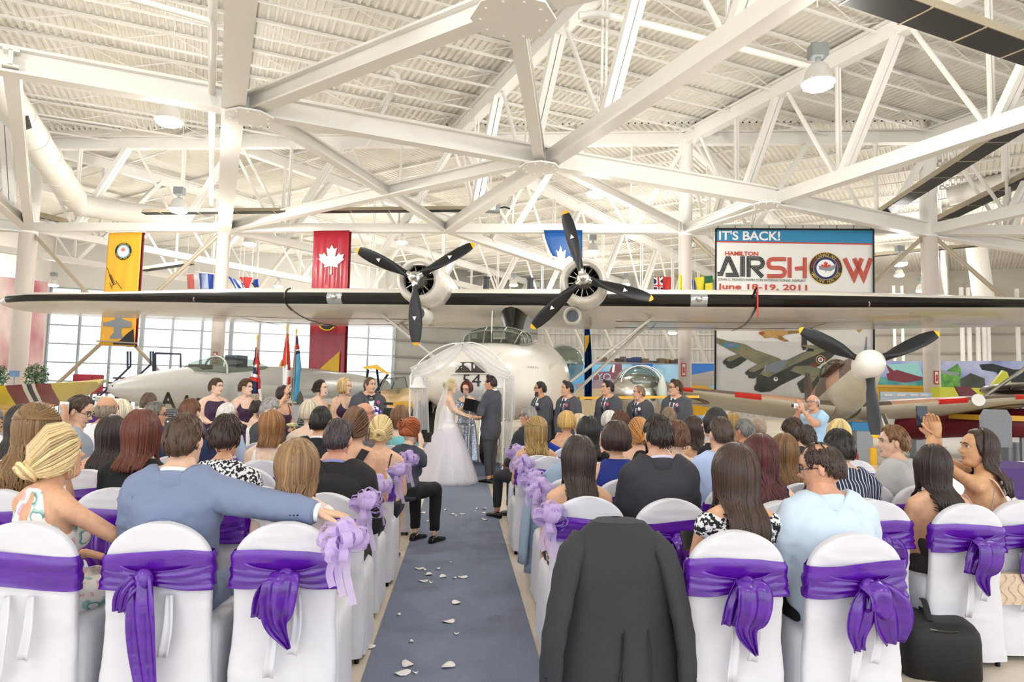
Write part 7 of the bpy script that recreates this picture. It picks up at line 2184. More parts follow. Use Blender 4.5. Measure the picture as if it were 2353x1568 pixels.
G('woman with short dark hair in a black and white print top', 520, 995, 3.95, 'f', short('#33211a', th=.024, n=300), tp(BWP, .12, .05, .7, nw=.3), skin=SK2, cl='woman in the black and white print', wide=1.12)
G('white haired old man in a pale blue shirt', 523, 948, 6.9, 'm', short('#e3e0da', front=50), shirt('#bcd0ec'), face=-20, hyaw=-25, glasses='#8a6a6a', skin='#e2b79e', cl='white haired old man')
G('grey haired woman in a dark grey jacket', 623, 936, 7.3, 'f', short('#a9a6a2', th=.022, n=260), jk('#4d4c50'), face=-20, hyaw=-25, skin=SK3, cl='grey haired woman in grey')
G('woman with light brown hair in a white sleeveless top', 626, 972, 5.6, 'f', long_('#94683f', .13, wave=.006), tp('#f0ede6', -.12, -.1, 0, straps='wide', sx=.1, swd=.03), hyaw=-28, skin=SK3, cl='woman in the white sleeveless top')
G('woman with short ash blonde hair in a beige top', 712, 946, 6.8, 'f', dict(k='bob', c='#cdbfa6', len=.02, vol=.008), tp('#d8c6b2', 0, -.04, .8), skin=SK3, cl='ash blonde woman in beige')
G('young man with cropped black hair in a black suit', 738, 962, 5.4, 'm', short('#1f1714', th=.009), jk('#17181d'), hyaw=-16, skin=SK2, cl='young man in the black suit')
G('man with greying dark hair in a black suit by the aisle', 777, 1000, 4.0, 'm', short('#40363a', n=320), jk('#1c191c'), collar='#8a90c0', skin='#d9a08a', hpitch=-8, cl='greying man in the black suit', cvar=3, wide=1.05, hyaw=-8)
p = G('woman with a brown updo and a black one strap top', 818, 970, 4.75, 'f', dict(k='lowbun', c='#6b4a30', bun=(.0, -.1, -.05), r=.038), tp('#14141a', -.26, -.1, 0), hyaw=-20, skin='#e2b192', cl='woman with the brown updo', wide=1.1)
b = ribbon([V((.12, -.105, p.zs-.3)), V((.07, -.128, p.zs-.15)), V((.0, -.118, p.zs-.05)), V((-.03, -.08, p.zs+.02))], lambda u: .06, V((0, -1, 0)), 0, 0, 6); b = ribbon([V((-.08, -.125, p.zs-.28)), V((-.02, -.135, p.zs-.15)), V((.06, -.11, p.zs-.02)), V((.085, -.05, p.zs+.03)), V((.085, .03, p.zs+.015))], lambda u: .055, V((0, -1, .2)), 0, 0, 6); b.obj('shoulder_strap', fab('#14141a'), p.root, 180, .004)
G('bald man with glasses in a grey shirt', 838, 945, 7.1, 'm', dict(k='balding', c='#8a7a6c', hi=4, strands=0), shirt('#77767c'), face=-40, hyaw=-34, glasses='#6a3a2a', skin='#d8a184', cl='bald man with glasses')
p = G('woman with a braided blonde updo and thin black straps', 876, 985, 5.6, 'f', dict(k='updo', c='#dcc38c', bun=(.0, -.115, -.015), r=.055, swirls=24, vol=.006), tp('#1a1a22', -.2, -.1, 0), skin='#e9bd9d', cl='woman with the blonde updo', cvar=3)
for sx in (-1, 1):
    b = ribbon([V((sx*.07, -.12, p.zs-.24)), V((sx*.085, -.122, p.zs-.1)), V((sx*.1, -.08, p.zs+.005)), V((sx*.1, .0, p.zs+.02))], lambda u: .01, V((0, -1, .2)), 0, 0, 3); b.obj('shoulder_strap', fab('#1a1a22'), p.root, 180, .003)
G('woman with brown hair in a turquoise top filming', 918, 955, 7.3, 'f', dict(k='bob', c='#7a5634', len=.08, vol=.004), tp('#7fc8cc', .01, -.04, .9), hyaw=14, skin=SK3, cl='woman in the turquoise top', arms=('fwd', 'lap'))
# photographer on the aisle
p = G('red haired photographer with a bun in a dark denim shirt', 944, 985, 6.5, 'f', dict(k='bun', c='#a0532a', bun=(-.02, -.1, .035), r=.055, swirls=20), shirt('#3d4150', 1.15), pants('#121216'), chair_=False, face=-26, hpitch=-14, hyaw=-12, lean=.1, skin=SK3, z_seat=.5,
      warms=True, arms=((rel(944, 985, 6.5, 915, 1050, 6.75)), 0, 0) and ((rel(944, 985, 6.5, 935, 1060, 6.85), rel(944, 985, 6.5, 962, 1022, 6.72), (.4, .3, .6)), (rel(944, 985, 6.5, 992, 1062, 6.5), rel(944, 985, 6.5, 985, 1024, 6.58), (-.1, .3, 1))))
t = thing('camera', 'black camera held by the red haired photographer', 'camera', P(972, 1005, 6.35)); q = P(975, 1005, 6.62)
b = MB(); b.box(q, (.13, .07, .09)); b.box(q+V((0, 0, .055)), (.05, .05, .03)); b.obj('camera_body', M_BLACK, t)
b = MB(); b.tube([q, q+V((.02, .14, 0))], .034, 14); b.obj('lens', M_PAINTB, t, 40)
t = thing('video_camera', 'black video camera on a tripod before the turquoise top', 'camera', up(P(893, 950, 7.9), 0)); q = P(893, 948, 7.9)
b = MB(); b.box(q, (.08, .2, .1)); b.box(q+V((0, -.03, .1)), (.1, .05, .03)); b.obj('camera_body', M_BLACK, t)
b = MB(); b.tube([q+V((0, .1, 0)), q+V((0, .2, 0))], .04, 12); b.obj('lens', M_PAINTB, t, 40)
for k_ in range(3):
    a = 2*PI*k_/3+.3; b = MB(); b.tube([q-V((0, 0, .05)), V((q.x+.35*math.cos(a), q.y+.35*math.sin(a), 0))], .012, 6); b.obj('leg', M_BLACK, t)

# ---------------- right of the aisle
G('grey balding man with sunglasses in a dark suit', 1214, 952, 7.9, 'm', short('#9b9792', front=62), jk('#2b2d33'), face=40, hyaw=26, glasses='#111111', skin=SK4, cl='man with sunglasses')
G('woman with half up curly blonde hair in a black top', 1232, 985, 6.6, 'f', dict(k='curly', c='#a88850', len=.2, wave=.011, vol=.012, clip=1), tp('#1b1a22', -.12, -.1, 0, straps='wide', sx=.11), skin='#e6b794', cl='curly blonde by the aisle')
G('woman with blonde bob in a royal blue top', 1302, 968, 7.7, 'f', dict(k='bob', c='#cda963', len=.02, vol=.01, wave=.006), tp('#1d3fae', -.07, -.08, .8), skin=SK2, cl='blonde in royal blue')
G('person with pale cream hair beside the blonde bob', 1330, 972, 8.5, 'f', dict(k='bob', c='#dcc6a0', len=.02, vol=.006), tp('#d0c8c0', 0), skin=SK3, cl='cream haired person')
G('woman with long straight black hair in black', 1352, 985, 6.1, 'f', long_('#131114', .2, vol=.006, n=80), tp('#121216', 0, -.04, .7), skin=SK2, cl='black haired woman in black')
G('white haired person under the third groomsman', 1400, 964, 8.6, 'f', dict(k='bob', c='#dedad2', len=.03, vol=.006), tp('#d9b9a0', 0), skin=SK3, cl='white haired person')
G('person with curly reddish brown hair', 1426, 968, 7.5, 'f', dict(k='short', c='#5f3a22', th=.034, n=420), tp('#8c3a3a', 0), skin=SK2, cl='curly reddish haired person')
G('woman with a dark brown bob in a royal blue sleeveless dress', 1416, 1005, 4.95, 'f', dict(k='bob', c='#38221d', len=.035, vol=.012, n=80), tp('#1f2f86', .12, .02, 0, nw=.3), skin='#e6b99a', cl='woman with the dark bob', wide=1.15)
G('woman with strawberry blonde updo and a black halter top', 1467, 988, 5.95, 'f', dict(k='lowbun', c='#c48a48', bun=(.02, -.1, -.05), r=.04, vol=.004), tp('#111116', -.2, -.1, 0, halter=True), skin='#ecc2a5', cl='woman in the black halter')
G('man with thick dark hair and a beard in a charcoal suit', 1512, 992, 4.1, 'm', short('#2c211c', th=.017, n=320), jk('#34343c'), collar='#d6d3ee', skin='#e6b79c', cl='man in the charcoal suit', beard='#2c211c', hyaw=6)
FLB = pat('black floral print', ['#15121a', '#1a151c', '#d7c7b5', '#8d2f3a', '#15121a'], [.3, .57, .66, .7], 16, detail=1)
p = G('woman with long straight dark brown hair in a floral black halter', 1330, 1045, 4.1, 'f', long_('#33241d', .21, vol=.008, n=90), tp(FLB, -.17, -.08, 0, halter=True, keyhole=.035), skin='#e3b291', cl='woman in the floral halter', cvar=3)
b = MB(); b.tube([V((.06*math.sin(a), -.012-.062*math.cos(a), p.zs+.035+.01*math.cos(a))) for a in [2*PI*i/24 for i in range(25)]], .009, 8); b.obj('beaded_necklace', mat('gold beads', '#b08a5a', .3, metal=.7), p.root, 60)
G('man with thinning brown hair behind the charcoal suit', 1537, 955, 7.8, 'm', short('#8b735c', front=64), shirt('#5a5f70'), skin=SK4, cl='man with thinning hair')
G('woman with short curly brown hair in a cream lace top', 1556, 1000, 5.15, 'f', dict(k='short', c='#6c4a35', th=.026, n=340), tp(pat('cream lace', ['#e9e2d6', '#d9cfc0'], [.5], 60), .02, -.03, .8), skin=SK3, cl='woman in cream lace')
G('woman with dark brown hair in a white lace top', 1590, 982, 6.4, 'f', long_('#38241c', .14), tp('#e9e4da', -.06, -.08, 0, straps='wide'), face=25, hyaw=20, skin=SK2, cl='woman in white lace')
G('woman with dark hair in a black t shirt', 1640, 965, 5.8, 'f', long_('#221a1a', .06), tp('#17171c', .01, -.04, .5), face=30, hyaw=20, skin=SK3, cl='woman in the black t shirt')
G('man with short brown hair in a light blue shirt', 1655, 990, 4.85, 'm', short('#4b3a30', th=.01), shirt('#b9cdf4'), skin='#ebc0a8', cl='man in the light blue shirt', hyaw=10)
G('woman with straight dark blonde hair behind the light blue shirt', 1684, 972, 7.5, 'f', long_('#9a7a45', .15), tp('#40465a', 0), skin=SK3, cl='dark blonde woman')
G('grey haired man with glasses in a navy floral shirt', 1710, 985, 6.8, 'm', short('#7d7a77', th=.014), shirt('#1c2a50', m=pat('navy floral shirt', ['#1a2648', '#e8dfc8', '#b8423a'], [.62, .7], 22)), face=18, hyaw=14, glasses='#999999', skin=SK4, cl='man in the navy floral shirt')
G('man with a shaved head', 1744, 978, 7.7, 'm', dict(k='buzz', c='#9c8a78', th=.004), shirt('#3a3f4a'), skin=SK4, cl='man with the shaved head')
G('woman with long wavy dark red hair in a navy dress', 1746, 1042, 4.05, 'f', dict(k='long', c='#4c1517', len=.27, wave=.014, vol=.008, n=80), tp('#1b1d38', -.18, -.1, 0, straps='wide', sx=.12, swd=.03), skin='#edc6aa', cl='woman with dark red hair')
G('woman with long light brown hair', 1799, 1030, 4.95, 'f', long_('#7d5a34', .22, n=80), tp('#c9a58a', -.14, -.1, 0), face=8, hyaw=14, skin=SK3, cl='woman with long light brown hair')
G('man with thick wavy brown hair in a dark shirt', 1822, 988, 6.0, 'm', short('#3d2a1e', th=.026, n=360), shirt('#2a2c35'), skin=SK2, cl='man with wavy brown hair')
G('person with dark curly hair beside the wavy haired man', 1851, 1002, 6.7, 'f', short('#40352c', th=.028, n=360), tp('#23252d', 0), skin=SK2, cl='person with dark curls')
G('woman with loose blonde hair and a hairband', 1926, 990, 6.9, 'f', dict(k='bob', c='#d9bf85', len=.06, wave=.01, vol=.012), tp('#8a2f2a', -.02, -.05, .5), face=20, skin=SK2, cl='blonde woman with the hairband')
G('man with short dark hair in a navy pinstripe shirt', 1927, 1022, 4.3, 'm', short('#201814', th=.013), shirt('#1c2138', m=pat('navy pinstripe', ['#1a2038', '#c9cfe2'], [.86], 14, kind='wave', stretch=(1, .05, .05))), hyaw=12, skin=SK1, cl='man in the pinstripe shirt')
G('balding man with glasses turning left in a pale blue shirt', 1887, 1062, 3.24, 'm', dict(k='balding', c='#3a2a22', hi=44, strands=45), shirt('#cfe0f2', fold=.012), pants('#1a1a20'), face=6, hyaw=56, hpitch=-12, glasses='#2a1a16', skin='#e0aa8e', chair_=False, lean=.02, wide=1.08)
BWF = pat('black and white floral print', ['#f2f0f2', '#15141c'], [.48], 58, detail=2)
G('woman with very long brown hair in a black and white floral dress', 1690, 1075, 3.22, 'f', long_('#3f2a20', .3, vol=.008, n=90), tp(BWF, .0, -.05, .2, nw=.1), skin=SK2, chair_=False)
chair_px(1690, 1205, 2.95, 'white covered chair with a folded purple bow, behind the floral dress', 2)
chair_px(1962, 1203, 2.96, 'white covered chair with a two tailed purple bow, behind the pale blue shirt', 0)
chair_px(1412, 1200, 2.98, 'white covered chair under the draped charcoal jacket', 3)
G('boy with light brown hair in a grey shirt', 2052, 1010, 5.0, 'm', short('#7d5a3a', th=.02), shirt('#bcbdbf'), face=30, hyaw=45, skin='#edc4aa', cl='boy in the grey shirt')
G('woman with long dark hair and bare shoulders', 2142, 1062, 4.18, 'f', long_('#2a1c18', .22, n=90), tp('#3a2f35', -.24, -.14, 0), skin='#e2b08e', cl='woman with bare shoulders', cvar=2)
p = G('woman in a pink strappy dress holding up a phone', 2246, 1022, 4.35, 'f', dict(k='long', c='#33221a', len=.24, wave=.012, face=.5), tp('#efc0b4', -.25, -.1, 0), face=38, hyaw=42, hpitch=4, skin='#dba880', chair_=False, warms=True,
      arms=(((-.24, .16, 1.12), rel(2246, 1022, 4.35, 2122, 1000, 4.6), (0, .1, 1)), ((-.12, .25, 1.1), rel(2246, 1022, 4.35, 2140, 1000, 4.55), (-.1, .1, 1))), hand_curl=.7)
for sx in (-1, 1):
    b = ribbon([V((-sx*.03, -.118, p.zs-.2)), V((sx*.05, -.12, p.zs-.1)), V((sx*.09, -.07, p.zs+.01)), V((sx*.09, .02, p.zs+.02))], lambda u: .016, V((0, -1, .2)), 0, 0, 3); b.obj('shoulder_strap', fab('#efc0b4'), p.root, 180, .003)
b = MB(); b.lathe([(.035, 0), (.034, .002), (.001, .003)], V((-.06, -.112, p.zs-.2)), 20, V((-.3, -1, 0))); b.obj('shoulder_tattoo', mat('faded ink', '#7d5f4c', .6), p.root)
fx = p.root.location; chair(fx.x-.0, fx.y-.25, 'white covered chair with a purple bow at the right edge carrying the purse', 0)
chair_px(2345, 1137, 4.1, 'white covered chair cut by the right picture edge', 0)
t = thing('phone', 'black phone held up by the woman in pink', 'phone', P(2117, 960, 4.62)); q = P(2118, 958, 4.62)
b = MB(); b.box(q, (.072, .01, .142)); b.obj('phone_body', M_PAINTB, t)
b = MB(); b.box(q-V((0, .0055, 0)), (.064, .001, .12)); b.obj('screen', mat('phone screen dark', '#20242c', .1, emit='#334050', estr=.3), t)
t = thing('phone', 'white phone held up at the left showing the scene', 'phone', P(147, 945, 5.05)); q = P(147, 945, 5.1)
b = MB(); b.box(q, (.066, .01, .138)); b.obj('phone_body', mat('white phone', '#ecebea', .3), t)
b = MB(); b.box(q-V((0, .0055, 0)), (.056, .001, .1)); b.obj('screen', mat('phone screen picture', '#6f7078', .2, col2='#b9b6b4', scale=60, emit='#8a8a90', estr=.5), t)
b = MB(); b.lathe([(.006, 0), (.006, .002)], q-V((0, .007, .06)), 12, V((0, 1, 0))); b.obj('home_button', M_GREY, t)
# old man standing with a camcorder
p = G('old man in a light blue shirt filming beside the fighter', 1868, 924, 10.2, 'm', dict(k='balding', c='#cfc8c0', hi=20, strands=0), shirt('#a9cdea', .75), pants('#3a3f4a'), chair_=False, pose='stand', face=112, hyaw=8, glasses='#777777', skin='#d9a58a', warms=True, group='standing guests',
      arms=(((-.1, -.22, 1.12), rel(1868, 924, 10.2, 1842, 945, 10.0), (-.3, .1, 1)), ((-.25, .1, 1.15), rel(1868, 924, 10.2, 1832, 945, 10.15), (-.2, .1, 1))))
t = thing('camcorder', 'small silver camcorder held by the old man', 'camera', P(1834, 933, 10.1)); q = P(1833, 933, 10.05)
b = MB(); b.box(q, (.13, .06, .07)); b.obj('camera_body', mat('silver plastic', '#d3d4d8', .3, metal=.3), t)
b = MB(); b.tube([q-V((.06, 0, 0)), q-V((.085, 0, 0))], .025, 12); b.obj('lens', M_PAINTB, t)
# empty chairs that show
chair_px(1240, 1026, 7.2, 'white covered chair at the aisle behind the curly blonde', 3)
chair_px(1262, 1046, 6.2, 'white covered chair at the aisle in front of the denim jacket', 3)
chair_px(1292, 1068, 5.3, 'white covered chair at the aisle with a denim jacket over it', 3)
chair_px(1316, 1095, 4.7, 'white covered chair at the aisle in front of the floral halter', 3)
chair_px(610, 1022, 5.3, 'white covered chair beside the white sleeveless top', 3)
chair_px(570, 1036, 4.8, 'white covered chair left of the white sleeveless top', 3)
chair_px(1990, 1085, 4.8, 'white covered chair between the pinstripe shirt and the boy', 3)
chair_px(2010, 1145, 3.95, 'white covered chair behind the pinstripe shirt at the right', 1)
chair_px(1795, 1140, 3.85, 'white covered chair right of the dark red hair', 3)
chair_px(598, 1100, 3.9, 'white covered chair right of the black and white print top', 3)
chair_px(895, 1050, 5.2, 'white covered chair at the left aisle before the photographer', 3)
# lavender bows along the aisle
for px, py, d, l, v, s in ((788, 1250, 2.75, 'left aisle lavender bow of the back row', 0, 1.05), (842, 1165, 3.6, 'left aisle lavender bow of the second row from the back', 1, 1.0), (866, 1125, 4.55, 'left aisle lavender bow of the third row from the back', 0, 1.05), (915, 1090, 5.3, 'left aisle lavender bow beside the blonde updo chair', 1, 1.),
                           (938, 1060, 6.0, 'furthest left aisle lavender bow', 0, 1.), (1262, 1195, 3.75, 'right aisle lavender bow nearest the jacket chair', 1, 1.05), (1242, 1135, 4.5, 'second right aisle lavender bow from the jacket chair', 0, 1.1), (1224, 1110, 5.2, 'third right aisle lavender bow from the jacket chair', 1, 1.1),
                           (1203, 1072, 6.1, 'fourth right aisle lavender bow from the jacket chair', 0, 1.1), (1184, 1045, 7.1, 'furthest right aisle lavender bow', 1, 1.15)):
    bow(px, py, d, l, v, s)
for pr in CH+BW:
    for o in list(pr.children_recursive)+[pr]: bpy.data.objects.remove(o)
# ================================================================== BRIDAL PARTY
PLUM = mat('plum chiffon', '#35163c', .7, sheen=.2)


def gown(p, m, r=.3, zt=None, name='skirt', folds=11, deep=.05, zb=.015, cx=0., cy_=0., sx=1., sy=1., train=0.):
    """long skirt from the waist with folds"""
    zt = zt or p.z0+.12; b = MB(); rs = []; n = 66; w, dpt, yo = p.tsec(zt)
    for j in range(15):
        t = j/14; z = lerp(zt, zb, t); ring = []
        e = smoothstep(0, 1, t)
        for i in range(n):
            q = 2*PI*i/n; f = 1+deep*t*(math.sin(folds*q+1.3*math.sin(3*q))+.5*math.sin(folds*2.3*q+t*2))
            rx = lerp(w+.012, r*sx, t**.8)*f; ry = lerp(dpt+.014, r*sy, t**.8)*f
            ring.append(V((cx*e+rx*math.cos(q), yo*(1-t)+cy_*e+ry*math.sin(q)-train*max(0, -math.sin(q))*t*t, z)))
        rs.append(ring)
    b.rings(rs, False); return b.obj(name, m, p.root, 180, .004)


def bouquet(p, loc, cols, label):
    q = p.root.matrix_basis @ V(loc); t = thing('bouquet', label, 'bouquet', q); rng = random.Random(int(q.x*1000))
    for k in range(11):
        a = k*2.4; r = .018*math.sqrt(k); c = q+V((r*math.cos(a)*1.3, r*math.sin(a), .03-.25*r))
        b = MB()
        for j in range(6): b.ell(c+V((.012*math.cos(j*1.05), .012*math.sin(j*1.05), .004*j)), (.018, .018, .014), 8, 6)
        b.obj('flower', mat('flower '+cols[k % len(cols)], cols[k % len(cols)], .7), t, 180)
    b = MB(); b.tube([q, q-V((0, 0, .13))], [.022, .015], 8); b.obj('stems', mat('green stems', '#5d7a3a', .7), t, 60)
    return t


def maid(who, hx, hy, d, hair, face, hyaw, arms=('bouquet', 'bouquet'), back=-.1, front=-.12, straps=None, wide=1., flowers=None, **kw):
    p = person(who, hx, hy, d, face, 'stand', 'f', hyaw=hyaw, hair=hair, top=dict(tp(PLUM, back, front, 0), straps=straps, **kw.pop('topkw', {})), bottom=dict(skirt(PLUM)), arms=arms, group='bridesmaids in plum', wide=wide, hand_curl=.8, **kw)
    gown(p, PLUM, .26, p.z0+.2)
    if flowers: bouquet(p, (0, .27, p.zs-.3), flowers, 'small bouquet held by the '+who.split(' in ')[0])
    return p


maid('bridesmaid with a brown pixie cut in a wide necked plum dress', 497, 888, 10.0, short('#4a3020', th=.02, front=34, n=320), -128, 26, front=-.02, back=-.02, wide=1.2, skin='#f0cbb4', lips='#b0433f')
maid('bridesmaid with curly brown hair and thin plum straps', 566, 890, 10.3, dict(k='short', c='#5a3d28', th=.03, n=380), -135, 32, straps='thin', skin='#f0cbb4')
p = maid('bridesmaid with dark hair wiping her eye', 652, 905, 10.6, dict(k='bob', c='#2c201a', len=.05, vol=.006), -125, 18, skin='#e8b898', straps='thin', glasses='#3a2a20',
         arms=('bouquet', ((.2, .2, 1.18), (.05, .17, 1.38), (-.1, .0, 1))), flowers=('#f2f0e8', '#e9e4a8', '#cfe0a0'))
maid('bridesmaid with a dark updo in a strapless plum dress', 737, 892, 10.0, dict(k='lowbun', c='#2a1d18', bun=(0, -.1, -.02), r=.04), -110, 10, wide=1.12, back=-.14, front=-.13, skin='#f0c9ae', lips='#8a2030')
maid('bridesmaid with wavy blonde hair in a v necked plum dress', 793, 888, 10.4, dict(k='bob', c='#cdb079', len=.07, wave=.012, vol=.008), -135, 28, front=-.14, straps='wide', skin='#efc6a8', flowers=('#f4f2ea', '#d8dc8a', '#f0ecd8'))
CHAR = fab('#4b4c54')


def groomsman(who, hx, hy, d, face, hyaw, hair, arms=('clasp', 'clasp'), tie='#1a2034', fl='#f3eef0', bow_=False, **kw):
    kw.setdefault('skin', '#e0ad8e')
    p = person(who, hx, hy, d, face, 'stand', 'm', hyaw=hyaw, hair=hair, top=jk('#4b4c54', hem=.22, fold=.008), bottom=pants('#41424a'), arms=arms, group='men in charcoal suits', bulk=.012, **kw)
    neck_ring(p, 'shirt_collar', fab('#f4f5f8'), .02, .08)
    suit_front(p, CHAR, fab('#f4f5f8'), fab(tie, .4), fl, bow_)
    return p


groomsman('heavy man in a grey suit and bow tie left of the arch', 850, 884, 10.2, -150, 24, short('#5a4a3c', th=.006), fl='#d05aa0', bow_=True, tie='#15161a', wide=1.22, skin='#e4b496', arms=('down', 'down'))
t = thing('flower_ball', 'purple and white flower ball bouquet held beside the bald man', 'bouquet', P(862, 948, 9.9)); q = P(862, 947, 9.9); rng = random.Random(3)
for k_ in range(26):
    v_ = V((rng.gauss(0, 1), rng.gauss(0, 1), rng.gauss(0, 1))).normalized(); b = MB(); b.ell(q+v_*.065, (.026, .026, .026), 8, 6); b.obj('flower', mat('flower purple', '#5b2bb0', .7) if k_ % 2 else mat('flower white', '#f1eef6', .7), t, 180)
groomsman('groomsman with glasses and a dark beard nearest the arch', 1241, 893, 11.2, 126, -30, short('#241a16'), beard='#2a1e18', glasses='#3a2a20', skin='#dba583')
groomsman('groomsman with swept dark hair and a pink boutonniere', 1303, 893, 10.8, 136, -30, short('#2a2120', quiff=1), fl='#d8609a')
groomsman('groomsman with dark hair looking left in the middle of the line', 1396, 891, 10.8, 135, -36, short('#231a17', quiff=1), fl='#e0507a')
groomsman('groomsman with cropped grey blond hair', 1468, 902, 10.9, 135, -34, short('#8a735a', th=.006, front=58), skin='#e3b195')
groomsman('groomsman with black glasses at the end of the line', 1552, 891, 10.4, 138, -36, short('#4a3020', th=.02, quiff=1), glasses='#101014', fl='#d8a0c0', wide=1.06)
# bride
BHX, BHY, BD_ = 1037, 888, 11.25
hp = P(1086, 957, 11.1)
def relp(hx, hy, d, q): h = P(hx, hy, d); return V((q.x-h.x, q.y-h.y, q.z))
TUL = mat('white wedding satin', '#f5f3f6', .5, sheen=.2)
p = person('bride in a white strapless gown and veil holding the groom by the hands', BHX, BHY, BD_, -74, 'stand', 'f', hyaw=-6, hpitch=-2, hair=dict(k='updo', c='#dcc796', bun=(0, -.11, .03), r=.045), skin='#f0cbb0', top=dict(tp(TUL, -.13, -.12, 0)), bottom=dict(skirt(TUL)), warms=True, group='the couple',
           arms=(((.1, .14, 1.17), relp(BHX, BHY, BD_, hp+V((-.07, .06, .02))), (1, .0, -.1)), ((.12, -.16, 1.16), relp(BHX, BHY, BD_, hp+V((-.07, -.05, 0))), (1, .05, -.1))))
b = None
gown(p, TUL, .50, p.z0+.2, 'ball_gown_skirt', 17, .035, .012, 0, -.02, 1.0, 1.0, .12)
gown(p, sheer_mat('gown tulle', '#fbf9ff', .5), .54, p.z0+.18, 'tulle_overskirt', 23, .045, .01, 0, -.02, 1.0, 1.0, .16)
# veil from the crown down the back
b = MB(); g = []
for j in range(19):
    t_ = j/18; z = p.hc+.11-.95*t_; row = []
    for i in range(21):
        u = i/20-.5; ang = u*lerp(2.4, 2.0, t_); rr = .085+.1*smoothstep(.05, .6, t_)+.02*math.sin(u*26)*t_
        row.append(V((rr*math.sin(ang)*1.15, .03-rr*math.cos(ang)-.02-.05*t_, z-.0*abs(u))))
    g.append(row)
b.sheet(g); b.obj('veil', sheer_mat('veil tulle', '#ffffff', .42), p.root, 180)
# groom
GX, GY, GD = 1127, 880, 11.3
p = person('groom in a charcoal suit facing the bride', GX, GY, GD, 62, 'stand', 'm', hyaw=14, hair=short('#2e221c', th=.016, n=320, quiff=1), skin='#dba686', top=jk('#4b4c55', hem=.34, fold=.01), bottom=pants('#3f4047'), warms=True, group='the couple', bulk=.014,
           arms=(((-.16, -.16, 1.2), relp(GX, GY, GD, hp+V((.09, -.08, -.01))), (-1, .05, .05)), ((-.02, .22, 1.2), relp(GX, GY, GD, hp+V((.08, .08, 0))), (-1, -.1, .05))))
neck_ring(p, 'shirt_collar', fab('#f4f5f8'), .02, .085); neck_ring(p, 'jacket_collar', fab('#4b4c55'), 0, .058, r=.08)
suit_front(p, CHAR, fab('#f4f5f8'), fab('#1a2034', .4), '#e9e4d8')
# officiant
SEQ = mat('silver sequins', '#d4d8e2', .25, metal=.7, col2='#6a7080', scale=90, kind='voronoi', ramp=(.25, .5))
p = person('officiant with a dark red bob in a silver sequin dress reading a book', 1073, 893, 12.1, 176, 'stand', 'f', hpitch=-16, hyaw=-20, hair=dict(k='bob', c='#5e1d18', len=.03, vol=.012, n=80), skin='#ecc2a6', glasses='#6a4a3a', top=dict(tp(SEQ, .02, -.04, 1.1)), bottom=dict(skirt(SEQ)), warms=True, arms=((( .22, -.04, 1.08), relp(1073, 893, 12.1, P(1102, 930, 11.82)), (-.3, -.6, .3)), ((-.22, -.04, 1.08), relp(1073, 893, 12.1, P(1072, 930, 11.82)), (.3, -.6, .3))), group='officiant', lips='#a02a30')
gown(p, SEQ, .24, p.z0+.16, 'skirt', 9, .03, .25)
t = thing('book', 'open black book held by the officiant', 'book', P(1090, 930, 11.75)); q = P(1090, 933, 11.75)
for sx in (-1, 1):
    b = MB(); Mx = Matrix.Rotation(R(14), 3, 'Y') @ Matrix.Rotation(R(-55), 3, 'X') @ Matrix.Rotation(R(sx*8), 3, 'Y')
    b.box(q+Mx @ V((sx*.09, 0, 0)), (.18, .25, .012), M=Mx); b.obj('cover', mat('black book cover', '#141319', .5), t)
    b = MB(); b.box(q+Mx @ V((sx*.088, 0, .01)), (.16, .23, .012), M=Mx); b.obj('pages', M_PW, t)
t = thing('microphone_stand', 'microphone on a thin white stand before the officiant', 'microphone', up(P(1079, 1050, 11.9), 0)); q = up(P(1079, 950, 11.9), 0); mt = P(1070, 915, 11.85)
b = MB(); b.tube([q, up(q, mt.z-.1), mt], .009, 8); b.obj('pole', M_IRON, t, 40)
b = MB(); b.lathe([(.13, 0), (.13, .02), (.02, .03)], q, 16); b.obj('base', M_BLACK, t, 40)
b = MB(); b.tube([mt-V((0, .0, .06)), mt+V((0, 0, .04))], [.014, .018], 10); b.ell(mt+V((0, 0, .055)), (.026, .026, .03)); b.obj('microphone', M_GREY, t, 60)
# little flower girl
p = person('little girl with a dark bun and white dress', 592, 940, 8.4, -60, 'stand', 'f', k=.82, hyaw=-20, hair=dict(k='bun', c='#2a1c18', bun=(0, -.07, .1), r=.04), skin='#eec4a8', top=tp('#f2f0f2', -.06, -.08, 0, straps='wide'), bottom=skirt('#f2f0f2'), arms=('front', 'front'), group='standing guests')
gown(p, fab('#f2f0f2'), .26)
b = MB(); q = p.HM @ V((0, -.09, .05))
for sx in (-1, 1): b.ell(q+V((sx*.035, 0, -.03)), (.035, .015, .05), 10, 7)
b.obj('hair_ribbon', M_SASH, p.root, 180)
